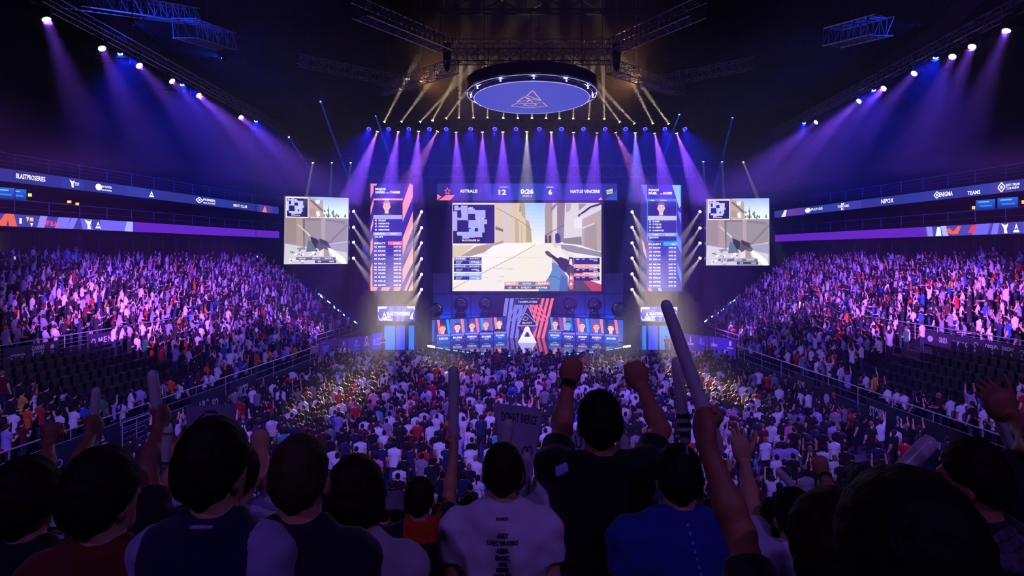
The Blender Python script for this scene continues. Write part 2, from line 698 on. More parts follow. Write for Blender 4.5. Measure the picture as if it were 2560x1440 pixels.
def lL(P):
    P.rect(332, 0, 698, 1, '5a22b8', 0, 8)
    P.rect(-200, 0, 331, 1, '3d3ba0', 0, 8)
    P.poly([(-10, 1), (12, 0), (34, 0), (42, 1), (22, 1), (20, .45), (14, 1)], 'e0604a', 1)
    for x0, x1, dx, c in ((100, 118, -8, '8a84ff'), (146, 176, -10, '7a70f0'), (178, 194, -12, '7b72f4'), (200, 226, 6, '6a62e4'), (250, 330, 0, '6c60e8')):
        P.poly([(x0 + dx, 1), (x0, 0), (x1, 0), (x1 + dx, 1)], c, 1)
    P.poly([(310, 1), (316, 0), (331, 0), (331, 1)], 'a0a8ff', 2)
    P.rect(47, .3, 53, .75, 'e8f0ff', 2)
    P.poly([(64, .15), (71, .15), (68, .62)], 'ffd090', 2)
    P.rect(73, .2, 82, .5, 'ffc070', 2)
    P.poly([(73, .65), (82, .65), (78, .98)], 'ffd890', 2)
    P.text('PRIP', 109, .78, .44, 'ff4a5a', 2, width=13)
    P.text('BLAC', 125, .82, .44, 'ff4a5a', 2, width=21)
    for x, k in ((210, 'bird'), (237, 'peak')):
        mark(Scaled(P, x, .5, 1.0, 1 / 27.0), k, 0, 0, 23 if k == 'bird' else 18, 'f4fff0')


def uR(P):
    cs = ['33368c', '2c3186', '2f3a96', '3c3a9c', '2e3288', '2b3184', '2a3590']
    for i in range(15):
        P.rect(1936 + 54 * i, 0, 1990 + 54 * i + .5, 1, cs[i % 7], 0)
    P.poly([(1954, 1), (1962, .05), (1968, .05), (1965, 1)], 'dfe4ff', 2)
    P.grad(1969, 0, 2012, 1, '6a3a9c', '4a3a9c', 1, vert=False)
    for x, k, h in ((2013, 'badge', 15), (2336, 'diamond', 15), (2496, 'diamond', 18)):
        mark(Scaled(P, x, .5, 1.0, 1 / 22.0), k, 0, 0, h)
    P.text('PULP-GG', 2029, .6, .34, width=28)
    P.text('TEKNIK', 2094, .64, .3, width=31)
    P.text('M', 2104, .34, .26, width=7)
    P.text('R', 2104, .98, .26, width=7)
    P.text('NIPOX', 2204, .72, .48, width=31)
    P.text('ENIGMA', 2349, .72, .46, width=34)
    P.text('TEAMS', 2420, .85, .36, width=32)
    P.text('BUSY STREAM', 2516, .48, .22, width=34)
    P.text('CLUB ARENA', 2516, .75, .2, width=33)


def lR(P):
    P.rect(1938, 0, 2313, 1, '5c22b4', 0, 8)
    P.rect(2313, 0, 2760, 1, '4440aa', 0, 8)
    for x0, x1, dx, c in ((2316, 2330, 4, '8a80ff'), (2352, 2366, 6, 'a4b0f0'), (2440, 2478, -10, '6c62e6'), (2484, 2500, -6, '7a70f0'), (2560, 2640, 0, '6c60e8')):
        P.poly([(x0 + dx, 1), (x0, 0), (x1, 0), (x1 + dx, 1)], c, 1)
    P.poly([(2340, .98), (2344, .1), (2352, .1), (2355, .98)], 'd4f0e8', 2)
    P.poly([(2366, .6), (2374, .2), (2384, .6), (2396, .1), (2404, .1), (2396, .85), (2380, .85)], 'ff5a34', 2)
    P.poly([(2420, .8), (2430, .1), (2444, .1), (2436, .8)], 'e83a4a', 2)
    for x, k in ((2504, 'bird'), (2534, 'peak')):
        mark(Scaled(P, x, .5, 1.0, 1 / 26.0), k, 0, 0, 23 if k == 'bird' else 20, 'f4fff0')


ribbon(-1, 14.1, 14.98, 'upper LED ribbon on the red side wall, navy with white sponsor names', (-200, 698), uL, 1.25)
ribbon(-1, 11.0, 11.86, 'lower LED ribbon on the red side wall, violet end and red triangle picture', (-200, 698), lL, 1.25)
ribbon(1, 13.65, 14.5, 'upper LED ribbon on the blue side wall, navy with white sponsor names', (1938, 2760), uR, 1.25)
ribbon(1, 10.55, 11.4, 'lower LED ribbon on the blue side wall, violet end and orange figures', (1938, 2760), lR, 1.25)


# ------------------------------------------------------------------ suites under and between the ribbons
nwin = 0
for s in (-1, 1):
    zo = ZO[s]
    for i in range(11):
        Y0 = 34 + 4.2 * i
        a, b = sp(s, Y0, 21.15, 0), sp(s, Y0 + 3.9, 21.15, 0)
        nwin += 1
        w = empty('window_%d' % nwin, a + Vector((0, 0, 8.1 + zo)))
        w['kind'] = 'structure'
        t = b - a
        nrm = Vector((-s * 0.06, 0, 0))
        q = MB()
        q.add([nrm * .4, t + nrm * .4, t + nrm * .4 + Vector((0, 0, 2.6)), nrm * .4 + Vector((0, 0, 2.6)), nrm * .2, t + nrm * .2, t + nrm * .2 + Vector((0, 0, 2.6)), nrm * .2 + Vector((0, 0, 2.6))],
              [(0, 1, 2, 3), (7, 6, 5, 4), (0, 4, 5, 1), (3, 2, 6, 7)])
        q.build('pane', GLASSK, w)
        q = MB()
        for p0, p1 in ((Vector(), t), (Vector((0, 0, 2.6)), t + Vector((0, 0, 2.6))), (Vector(), Vector((0, 0, 2.6))), (t, t + Vector((0, 0, 2.6))), (t * .5, t * .5 + Vector((0, 0, 2.6)))):
            q.tube(p0 + nrm, p1 + nrm, 0.06, 4)
        q.build('window_frame', HOUS, w)


def small_lamp(name, label, cat, p, size, col, es, group=None):
    o = empty(name, p, label, cat, group)
    MB().box((0, 0, 0), (size[0] + .05, size[1] + .05, size[2] + .05)).build('housing', HOUS, o)
    MB().box((0, -size[1] * .5, 0), (size[0], size[1] * .6, size[2])).build('lens', glow('glow_' + name + col, col, es), o)
    return o


for i, (px, d, z, sz, col, es, lab) in enumerate((
        (78, 24.9, 13.35, (.25, .2, .22), '9ae04a', 2.5, 'green lit exit sign in the gallery under the upper ribbon, red side'),
        (176, 24.6, 13.1, (.3, .2, .2), 'ff9a4a', 2.2, 'first warm wall lamp in the red side gallery'),
        (196, 24.7, 13.0, (.25, .2, .2), 'ff9a4a', 2.2, 'second warm wall lamp in the red side gallery'),
        (35, 24, 8.8, (.4, .2, .25), 'c0d040', 1.2, 'green exit sign over the vomitory at the red side top rows'))):
    small_lamp('exit_sign' if 'exit' in lab else 'wall_lamp', lab, 'sign' if 'exit' in lab else 'lamp', wp(-1, px, d - (4 if i < 3 else 4), z), sz, col, es)
for px, z, lab in ((2432, 12.75, 'first warm wall lamp in the blue side gallery'), (2556, 12.85, 'second warm wall lamp in the blue side gallery')):
    small_lamp('wall_lamp', lab, 'lamp', wp(1, px, 20.9, z), (.3, .2, .25), 'ff9a4a', 2.2)

# wall television sets in the gallery
for s, px, lab in ((-1, 8, 'bright blue television in the red side gallery, end one'), (-1, 38, 'bright blue television in the red side gallery, inner one'),
                   (1, 2464, 'blue television in the blue side gallery, nearer the stage'), (1, 2520, 'blue television in the blue side gallery, farther from the stage')):
    p = wp(s, px, 21.2, 13.3 + ZO[s])
    o = empty('television', p, lab, 'television', 'gallery televisions')
    o.rotation_euler = (0, 0, math.radians(62) * -s)
    MB().box((0, 0, 0), (1.5, .09, .95)).build('housing', HOUS, o)
    P = Panel(lambda x, y: Vector((x, -.05, -y)), (0, -1, 0), .006)
    P.grad(-.7, -.42, .7, .42, '2a6cf0', '0e2a90', 0)
    P.rect(-.5, -.3, .3, -.2, '8ac4ff', 1)
    P.rect(-.4, 0, .5, .12, '3a90ff', 1)
    P.build('display', screen_mat('led_tv', 0.9), o)

# ------------------------------------------------------------------ roof steel and ring catwalks
for i in range(9):
    Y = 14 + 13 * i
    m = MB()
    lattice(m, (-40, Y, 28.8), (42, Y, 28.8), 1.0, 1.9, 26, 0.1, 0.05)
    struct(m.build('trim_%d' % (i + 1), mat('girder_black', '0a0a0e', .9, noise=.1, spec=.1)))
for j, (rx, ry, z) in enumerate(((26, 34, 23.2), (31.5, 42, 25.4))):
    m = MB()
    n = 72
    vs, fs = [], []
    for i in range(n):
        a = 2 * math.pi * i / n
        for rr, zz in ((0, 0), (1.3, 0), (1.3, .25), (0, .25)):
            vs.append((1.2 + (rx + rr) * math.cos(a), 52 + (ry + rr) * math.sin(a), z + zz))
    for i in range(n):
        k = (i + 1) % n
        for q in range(4):
            fs.append((i * 4 + q, i * 4 + (q + 1) % 4, k * 4 + (q + 1) % 4, k * 4 + q))
    m.add(vs, fs)
    for i in range(n):
        a, b = 2 * math.pi * i / n, 2 * math.pi * (i + 1) / n
        p = Vector((1.2 + rx * math.cos(a), 52 + ry * math.sin(a), z))
        q = Vector((1.2 + rx * math.cos(b), 52 + ry * math.sin(b), z))
        for h in (.6, 1.1):
            m.tube(p + Vector((0, 0, h)), q + Vector((0, 0, h)), .03, 4)
        m.tube(p, p + Vector((0, 0, 1.1)), .03, 4)
        if i % 3 == 0:
            m.tube(p, p + Vector((0, 0, 30.9 - z)), .05, 4)
    struct(m.build('trim_%d' % (20 + j), mat('catwalk_steel', '121218', 0.8, 0.0, spec=.2)))

# ================================================================== THE STAGE
GLOSSK = mat('stage_gloss_black', '07070b', 0.07, noise=0.1, spec=0.9)
YW = 64.0


def led_wall(name, label, rect, corners, draw, es, depth=0.25, group=None, sample=False, rim=0.12, cat='screen'):
    """An LED screen: housing box plus a picture drawn in the rect's coordinates. corners: bl, br, tl, tr world points."""
    bl, br, tl, tr = map(Vector, corners)
    base = (bl + br) / 2
    o = empty(name, base, label, cat, group)
    fn, n = quad_map(rect, bl - base, br - base, tl - base, tr - base)
    ex, ez = (br - bl).normalized() * rim, (tl - bl).normalized() * rim
    a, b, c, d = bl - base - ex - ez, br - base + ex - ez, tr - base + ex + ez, tl - base - ex + ez
    k = n * -depth
    f = n * -0.01
    MB().add([a + f, b + f, c + f, d + f, a + k, b + k, c + k, d + k], [(0, 1, 2, 3), (7, 6, 5, 4), (0, 4, 5, 1), (3, 2, 6, 7), (0, 3, 7, 4), (1, 5, 6, 2)]).build('housing', HOUS, o)
    P = Panel(fn, n, 0.008)
    draw(P)
    P.build('display', screen_mat('led_%g%s' % (es, 's' if sample else ''), es, sample), o)
    return o


def face(P, x, y, h, skin='e8b8a0', hair='5a3a28', shirt='1e2440', bg=None, layer=3, look=0):
    """A plain head and shoulders: chin-to-crown height h, chin at (x, y)."""
    P.poly([(x - .95 * h, y + .95 * h), (x - .85 * h, y + .5 * h), (x - .3 * h, y + .28 * h), (x + .3 * h, y + .28 * h), (x + .85 * h, y + .5 * h), (x + .95 * h, y + .95 * h)], shirt, layer)
    P.poly([(x - .2 * h, y - .2 * h), (x + .2 * h, y - .2 * h), (x + .22 * h, y + .3 * h), (x, y + .42 * h), (x - .22 * h, y + .3 * h)], skin, layer)
    P.disc(x, y - .45 * h, .36 * h, .5 * h, skin, layer + 1, 16)
    P.disc(x - .37 * h, y - .42 * h, .06 * h, .12 * h, skin, layer + 1, 8)
    P.disc(x + .37 * h, y - .42 * h, .06 * h, .12 * h, skin, layer + 1, 8)
    P.poly([(x - .38 * h, y - .5 * h), (x - .4 * h, y - .85 * h), (x - .2 * h, y - 1.06 * h), (x + .2 * h, y - 1.08 * h), (x + .4 * h, y - .85 * h), (x + .38 * h, y - .5 * h), (x + .3 * h, y - .74 * h), (x, y - .8 * h), (x - .3 * h, y - .74 * h)], hair, layer + 2)
    for sgn in (-1, 1):
        P.rect(x + sgn * .17 * h - .09 * h, y - .6 * h, x + sgn * .17 * h + .09 * h, y - .56 * h, hair, layer + 2)
        P.disc(x + sgn * .16 * h, y - .48 * h, .055 * h, .035 * h, '2a2030', layer + 2, 8)
    P.poly([(x - .02 * h, y - .48 * h), (x + .05 * h, y - .3 * h), (x - .06 * h, y - .28 * h)], 'b88470', layer + 2)
    P.rect(x - .11 * h, y - .17 * h, x + .11 * h, y - .13 * h, 'a05a54', layer + 2)


def squiggle(P, x, y, w, h, col='f0f2ff', layer=4, seed=0):
    """A short line of small screen lettering."""
    words = ('RANK', 'KILLS', 'ASSIST', 'DEATHS', 'MAPS WON', 'RATING', 'DUST', 'ROUND', 'UTILITY', 'ENTRY', 'SAVES', 'IMPACT', 'CLUTCH', 'FLASH', 'PISTOL')
    P.text(words[seed % len(words)], x, y + h, h, col, layer, width=w, bold=.035)


def minimap(P, x0, y0, x1, y1, big=True):
    """A small plan of rooms on navy."""
    P.rect(x0, y0, x1, y1, '15144e', 1)
    W, H = x1 - x0, y1 - y0
    R = lambda a, b, c, d, col='a6a8e6', l=2: P.rect(x0 + a * W, y0 + b * H, x0 + c * W, y0 + d * H, col, l)
    for a, b, c, d in ((.03, .02, .13, .15), (.0, .17, .1, .68), (.19, .02, .35, .22), (.06, .07, .2, .14), (.2, .22, .36, .43), (.36, .1, .52, .24), (.38, .06, .48, .12), (.52, .14, .78, .35), (.54, .3, .75, .72),
                       (.37, .4, .56, .6), (.72, .38, .82, .5), (.1, .34, .2, .4), (.1, .7, .3, .8), (.22, .7, .38, .88), (.38, .62, .52, .85), (.5, .7, .7, .84), (.62, .6, .76, .72)):
        R(a, b, c, d)
    for a, b, c, d in ((.13, .4, .35, .66), (.37, .24, .53, .32), (.42, .32, .5, .4), (.1, .2, .16, .32), (.53, .6, .6, .69)):
        R(a, b, c, d, '1a1656', 3)
    for a, b, c, d, k in ((.44, .58, .53, .62, '7ad0e8'), (.09, .72, .2, .76, '90c8f0'), (.62, .3, .63, .56, 'f4d8a0'), (.7, .34, .74, .37, 'f4d8a0'), (.36, .08, .44, .1, 'f4d8a0'), (.22, .22, .3, .23, 'f4d8a0')):
        R(a, b, c, d, k, 4)
    P.text('BLOCKADE 04', x0 + .22 * W, y0 + .94 * H, .045 * H, 'f8ecd0', 4, width=.42 * W, bold=.03)


def rifle_arm(P, L=4):
    """First-person sleeve and long gun, drawn in the big screen's coordinates."""
    P.poly([(1380, 1390), (1540, 1180), (1590, 1080), (1590, 960), (1640, 950), (1700, 1010), (1830, 1170), (1840, 1390)], '5f86b8', L)
    P.poly([(1700, 1390), (1730, 1120), (1830, 1190), (1840, 1390)], '45689a', L + 1)
    P.line([(1545, 1170), (1640, 1170), (1760, 1240)], 10, '3c5c8c', L + 1)
    P.poly([(1585, 950), (1600, 900), (1640, 920), (1650, 955)], 'e0b090', L + 1)
    P.poly([(1485, 790), (1510, 772), (1560, 795), (1600, 850), (1575, 885), (1500, 830)], '5c4652', L + 1)
    P.poly([(1540, 840), (1580, 820), (1720, 920), (1700, 1000), (1640, 930)], '2c2830', L + 1)
    P.poly([(1650, 900), (1720, 870), (1830, 905), (1860, 1010), (1790, 1110), (1700, 1020)], '3a2a34', L + 2)
    for i in range(6):
        P.line([(1690 + 24 * i, 885 + 4 * i), (1675 + 26 * i, 960 + 18 * i)], 9, '1c161e', L + 3)
    P.poly([(1740, 1020), (1800, 950), (2000, 1050), (2345, 1390), (1830, 1390), (1850, 1160)], '4a4248', L + 1)
    P.poly([(2070, 1240), (2180, 1230), (2345, 1290), (2345, 1390), (2200, 1390)], 'b83c48', L + 2)
    P.poly([(1870, 1110), (1930, 1160), (1910, 1350), (1880, 1370), (1840, 1320)], 'd86a60', L + 3)
    P.disc(1884, 1190, 18, 26, 'fff0e8', L + 4)
    P.disc(1884, 1280, 18, 20, 'fff0e8', L + 4)
    P.poly([(1830, 980), (1850, 870), (1920, 880), (1925, 990), (1905, 1000), (1895, 900), (1865, 895), (1850, 985)], '2c262c', L + 4)
    P.poly([(1740, 740), (1860, 800), (1990, 880), (1940, 940), (1800, 880)], 'e4d8c4', L)


def main_picture(P):
    P.rect(75, 50, 2345, 1390, 'ece4d8', 0)
    P.grad(1150, 50, 1520, 660, '9cc4f4', 'f0ece4', 1, 10)
    # buildings, left
    P.poly([(720, 50), (1165, 50), (1180, 130), (1190, 290), (1240, 320), (1270, 440), (1285, 655), (720, 655)], 'd8c2a4', 2)
    P.poly([(870, 50), (940, 50), (950, 200), (940, 655), (855, 655)], 'cfc4bc', 3)
    P.poly([(1100, 50), (1165, 50), (1185, 130), (1185, 300), (1160, 260), (1130, 230)], 'b89c7c', 3)
    P.poly([(1100, 90), (1115, 100), (1112, 190), (1095, 180)], '8c7460', 4)
    P.line([(730, 120), (870, 190), (1050, 290), (1190, 380), (1280, 470)], 10, 'a08870', 4)
    P.poly([(1030, 290), (1080, 300), (1090, 655), (1030, 655)], 'c0a88c', 3)
    P.poly([(1190, 300), (1240, 330), (1275, 470), (1285, 640), (1200, 640)], 'b49c84', 3)
    P.poly([(730, 400), (850, 450), (845, 490), (730, 450)], '7c7068', 4)
    P.line([(1128, 400), (1130, 655)], 6, 'a08a74', 4)
    # buildings, right
    P.poly([(1500, 50), (1600, 50), (1600, 660), (1480, 660), (1488, 480), (1480, 130)], 'a89484', 2)
    P.poly([(1590, 50), (1680, 50), (1680, 660), (1590, 660)], 'd6ccc6', 2)
    P.poly([(1670, 50), (1790, 50), (1770, 640), (1670, 660)], '8a7c78', 3)
    P.poly([(1780, 50), (2345, 50), (2345, 680), (1770, 600)], 'd8d0cc', 2)
    P.poly([(1800, 60), (1890, 60), (1870, 160), (1810, 200)], 'b4a498', 3)
    P.poly([(2000, 60), (2130, 60), (2000, 170)], '9c8c84', 3)
    P.poly([(2050, 300), (2345, 150), (2345, 790), (2050, 700)], 'b4a294', 3)
    P.poly([(2090, 420), (2260, 360), (2280, 780), (2090, 710)], 'a49284', 4)
    P.line([(1920, 455), (2060, 430), (2240, 360)], 22, 'd8d0d0', 5)
    P.poly([(1920, 300), (2050, 270), (2050, 440), (1925, 460)], 'e4dedc', 4)
    P.line([(1990, 250), (2180, 110), (2345, 60)], 30, '2c2834', 5)
    P.line([(2010, 240), (2330, 80)], 8, 'b8b0b0', 6)
    for x in (1490, 1545, 1690):
        P.poly([(x, 540), (x + 30, 550), (x + 34, 655), (x - 4, 655)], '3c3434', 4)
    P.poly([(1760, 590), (2040, 560), (2050, 690), (1760, 660)], '8a7e76', 4)
    P.line([(1480, 550), (1600, 480), (1770, 390)], 9, '50464a', 4)
    P.poly([(1570, 130), (1640, 60), (1690, 50), (1580, 190)], '8c7c74', 4)
    # standing figure far down the street
    P.poly([(1640, 520), (1690, 505), (1710, 560), (1700, 660), (1640, 660)], '2a3474', 5)
    P.poly([(1625, 600), (1665, 640), (1720, 690), (1640, 740), (1600, 680)], 'd8ccb4', 5)
    # ground
    P.poly([(75, 680), (700, 680), (840, 665), (1480, 660), (1330, 700), (900, 900), (75, 1280)], 'f2ece2', 2)
    P.poly([(75, 690), (420, 690), (200, 860), (75, 880)], 'd8c4a4', 3)
    P.poly([(200, 860), (430, 710), (740, 650), (850, 620), (855, 655), (700, 700), (560, 800), (350, 860)], 'a8967e', 3)
    P.poly([(1720, 680), (1880, 690), (2345, 800), (2345, 870), (1900, 800), (1740, 760)], '8e8a92', 3)
    P.line([(80, 1350), (520, 1120), (1010, 870), (1345, 680)], 7, '8a8278', 3)
    for x, y, w in ((540, 1180, 90), (760, 1165, 110), (700, 1230, 140), (600, 1040, 260), (820, 1050, 200), (500, 815, 120)):
        P.poly([(x, y), (x + w, y - 6), (x + w * .8, y + 14)], 'd8ccbc', 3)
    P.line([(380, 870), (900, 880), (1480, 885)], 5, 'd0c6b8', 3)
    # map inset
    P.rect(75, 66, 728, 676, 'e8d8c0', 3)
    Q = Panel(P.fn, P.n, P.lift)
    Q.mb = P.mb
    Q._add = lambda pts, faces, col, layer: P._add(pts, faces, col, layer + 3)
    minimap(Q, 86, 76, 718, 664)
    rifle_arm(P)
    # score panels
    for i, (y, c0, c1) in enumerate(((876, '7a80b0', '2c2a70'), (992, '1c1c6c', '5a58a0'), (1114, '7aa8e0', '1e3c94'))):
        P.rect(98, y, 520, y + 104, c0, 3)
        P.rect(98 if i else 290, y, 520, y + 44, c1 if i < 2 else '9cb8e0', 4)
        P.rect(98, y + 52, 330, y + 104, '20287c', 4)
        for a, b, c, d, k in ((125, 8, 150, 22, 0), (340, 10, 150, 20, 5), (130, 58, 100, 16, 3), (360, 60, 120, 16, 1), (130, 82, 80, 14, 7), (440, 80, 50, 14, 9)):
            squiggle(P, a, y + b, c, d, seed=k + i)
    for i, (y, c0) in enumerate(((884, '2a2668'), (990, 'f09a84'), (1046, '201c64'), (1118, 'f08a7c'), (1166, '1c1a64'))):
        P.rect(1926, y, 2318 - 8 * (i % 2), y + (98 if i == 0 else 50 if i % 2 else 60), c0, 9)
        for a, b, c, k in ((1960, 10, 50, 0), (2050, 10, 40, 6), (2160, 10, 120, 4), (2220, 34, 70, 8)):
            squiggle(P, a, y + b, c, 16, layer=10, seed=k + i)
    P.rect(868, 1244, 1080, 1296, 'f0a888', 9)
    P.rect(1080, 1244, 1338, 1296, '7874a4', 9)
    P.rect(1338, 1244, 1558, 1296, 'ee8c74', 9)
    P.rect(868, 1302, 1558, 1362, '5c5a86', 9)
    for a, y, c, k in ((900, 1258, 130, 11), (1140, 1258, 130, 12), (1380, 1258, 150, 13), (930, 1320, 50, 6), (1040, 1320, 30, 2), (1120, 1320, 160, 8), (1345, 1320, 180, 10)):
        squiggle(P, a, y, c, 26, layer=10, seed=k)


def px_corners(x0, y0, x1, y1, Y, dYr=0.0):
    return at(x0, y1, Y), at(x1, y1, Y + dYr), at(x0, y0, Y), at(x1, y0, Y + dYr)


led_wall('led_screen', 'large central LED screen showing a sunlit street over a gun barrel', (75, 50, 2345, 1390), px_corners(1131, 507.5, 1503.5, 728, YW), main_picture, 1.25, 0.4, rim=.25)


def score_picture(P):
    P.rect(700, 1270, 1948, 1388, '262a86', 0)
    P.rect(700, 1270, 1030, 1388, '222470', 1)
    P.poly([(1020, 1270), (1600, 1270), (1560, 1388), (1060, 1388)], '2836a0', 1)
    P.poly([(1540, 1270), (1622, 1270), (1580, 1388), (1500, 1388)], '1c2474', 2)
    P.poly([(1860, 1388), (1948, 1310), (1948, 1388)], '2c4ab0', 1)
    P.poly([(700, 1388), (730, 1362), (700, 1345)], 'ff7a80', 2)
    P.poly([(712, 1388), (760, 1352), (822, 1352), (790, 1388)], 'ff7a80', 2)
    P.poly([(1815, 1386), (1835, 1366), (1845, 1386)], 'ff8a80', 2)
    # five-pointed red star mark
    pts = []
    for i in range(10):
        r = 27 if i % 2 == 0 else 10
        a = -math.pi / 2 + i * math.pi / 5
        pts.append((771 + r * .8 * math.cos(a), 1324 + r * math.sin(a)))
    P.line(pts, 5, 'ff5a60', 2, True)
    P.poly([(1872, 1318), (1916, 1305), (1918, 1338), (1876, 1348)], 'd8d070', 2)
    P.text("NAVI", 1879, 1337, 15, '22306a', 3, width=33)
    P.text('ASTRALIS', 857, 1334, 22, width=123, bold=.03)
    P.text('12', 1126, 1348, 36, width=52, bold=.03)
    P.text('0:26', 1278, 1341, 32, width=90, bold=.04)
    P.text('6', 1471, 1348, 36, width=26, bold=.03)
    P.text('NATUS VINCERE', 1624, 1336, 22, width=204, bold=.035)
    P.text('SCORE', 1134, 1299, 8, width=48)
    P.text('19', 1184, 1299, 8, 'b0b8ff', width=17)
    P.text('BOMBS', 1457, 1299, 8, width=50)
    P.text('ROUND 19', 1292, 1363, 9, width=62)


led_wall('score_display', 'wide navy LED score bar above the central screen reading team names and time', (700, 1270, 1948, 1388), px_corners(1093, 459, 1543, 500.5, YW), score_picture, 1.4, 0.35)


def street_picture(P):
    P.rect(95, 50, 1325, 1365, '8c8890', 0)
    P.grad(600, 50, 1325, 470, '8fa8ec', 'd4dcf4', 1, 8)
    P.poly([(555, 60), (690, 90), (830, 110), (840, 290), (850, 450), (555, 450)], 'a48e84', 2)
    P.poly([(570, 120), (620, 110), (835, 300), (830, 350)], '6c5c60', 3)
    P.poly([(680, 110), (780, 100), (760, 190), (700, 180)], 'c8d0ee', 3)
    P.poly([(580, 270), (690, 300), (690, 420), (580, 420)], '94807a', 3)
    P.poly([(700, 340), (760, 320), (780, 420), (720, 440)], 'd8ccd0', 3)
    rr = random.Random(5)
    for i in range(26):
        x, y = rr.uniform(860, 1140), rr.uniform(240, 440)
        if y < 240 + abs(x - 945) * .9:
            continue
        P.poly([(x, y - 40), (x + 22, y + 10), (x + 6, y + 30), (x - 22, y + 6)], rr.choice(['5a6a4c', '6c7c58', '48583e', '8a9468']), 3)
    P.poly([(925, 440), (940, 180), (955, 440)], '44543c', 4)
    P.poly([(1230, 440), (1266, 350), (1290, 440)], '6a7658', 3)
    P.poly([(115, 460), (1315, 460), (1300, 930), (480, 1000), (110, 970)], '847a80', 2)
    P.poly([(115, 465), (330, 465), (330, 960), (110, 960)], '847470', 3)
    P.poly([(320, 462), (445, 462), (480, 500), (485, 1035), (335, 1000)], '94807a', 4)
    P.poly([(445, 480), (490, 480), (490, 1030), (470, 1035)], '64585c', 5)
    P.poly([(800, 470), (880, 470), (878, 900), (815, 910)], '9a8a90', 4)
    P.poly([(490, 480), (800, 480), (800, 510), (490, 510)], '6e666c', 4)
    P.poly([(890, 490), (1265, 520), (1262, 570), (890, 520)], '706a78', 4)
    P.line([(945, 960), (1110, 800), (1310, 590)], 34, '6c6674', 4)
    P.poly([(110, 970), (480, 1030), (960, 970), (1305, 910), (1300, 1365), (95, 1365)], 'b4aeb8', 3)
    P.poly([(960, 980), (1305, 930), (1302, 1140), (1000, 1080)], '8c88a0', 4)
    P.poly([(330, 1060), (480, 1030), (520, 1080), (380, 1090)], '7c7484', 4)
    for i in range(30):
        x, y = rr.uniform(180, 700), rr.uniform(1080, 1340)
        w = rr.uniform(20, 70)
        P.poly([(x, y), (x + w, y - 16), (x + w * 1.1, y + 14), (x + w * .2, y + 20)], rr.choice(['4c4458', '6a6270', 'e8e2ea', '8c8490']), 4)
    # gun
    P.poly([(335, 590), (375, 600), (600, 800), (585, 830), (500, 745)], 'b8b0b4', 5)
    P.poly([(540, 980), (560, 900), (620, 920), (740, 1110), (520, 1130)], '54606c', 5)
    P.poly([(600, 830), (660, 850), (760, 900), (740, 1060), (690, 1050), (620, 920)], '2c2430', 6)
    P.poly([(700, 1000), (760, 930), (940, 950), (1010, 1060), (960, 1100), (860, 1060), (780, 1110)], '4c4650', 6)
    P.poly([(760, 880), (800, 870), (940, 930), (940, 1020), (905, 1000), (790, 960)], '36303c', 7)
    P.poly([(920, 1040), (1000, 1060), (1250, 1250), (1300, 1365), (1210, 1365), (1010, 1190)], 'eadcd4', 6)
    P.poly([(860, 1060), (930, 1060), (980, 1220), (860, 1220)], '8a8082', 5)
    P.poly([(770, 1080), (840, 1070), (860, 1210), (750, 1220)], 'c8b8b0', 5)
    P.rect(330, 1232, 1090, 1288, '5c5870', 7)
    P.rect(690, 1292, 1100, 1350, '3c384c', 7)
    for a, b, c, k in ((380, 1246, 130, 1), (640, 1246, 150, 4), (880, 1246, 160, 9), (750, 1306, 60, 3), (970, 1306, 90, 7)):
        squiggle(P, a, b, c, 24, 'd8d4e4', 8, seed=k)
    P.rect(128, 66, 552, 466, 'e0d4cc', 4)
    Q = Panel(P.fn, P.n, P.lift)
    Q.mb = P.mb
    Q._add = lambda pts, faces, col, layer: P._add(pts, faces, col, layer + 4)
    minimap(Q, 142, 88, 540, 446)


led_wall('led_screen', 'square LED screen hanging beside the red striped pillar screen, gun and concrete wall', (112, 90, 1310, 1362), (at(712, 660, 60), at(868, 659, 60.3), at(714, 495, 60), at(869.5, 500, 60.3)), street_picture, 1.75, .35)
led_wall('led_screen', 'square LED screen hanging beside the blue pillar screen, gun and concrete wall', (112, 90, 1310, 1362), (at(1767, 663, 60.3), at(1922, 663, 60), at(1768, 502.5, 60.3), at(1921, 500.5, 60)), street_picture, 1.75, .35)


def pillar_rows(P, x0, x1, ys, seed):
    for i, y in enumerate(ys):
        for a, w, k in ((.05, .09, 0), (.19, .25, 3), (.72, .16, 5), (.9, .07, 9)):
            squiggle(P, x0 + a * (x1 - x0), y, w * (x1 - x0), 19, seed=seed + i * 3 + k)


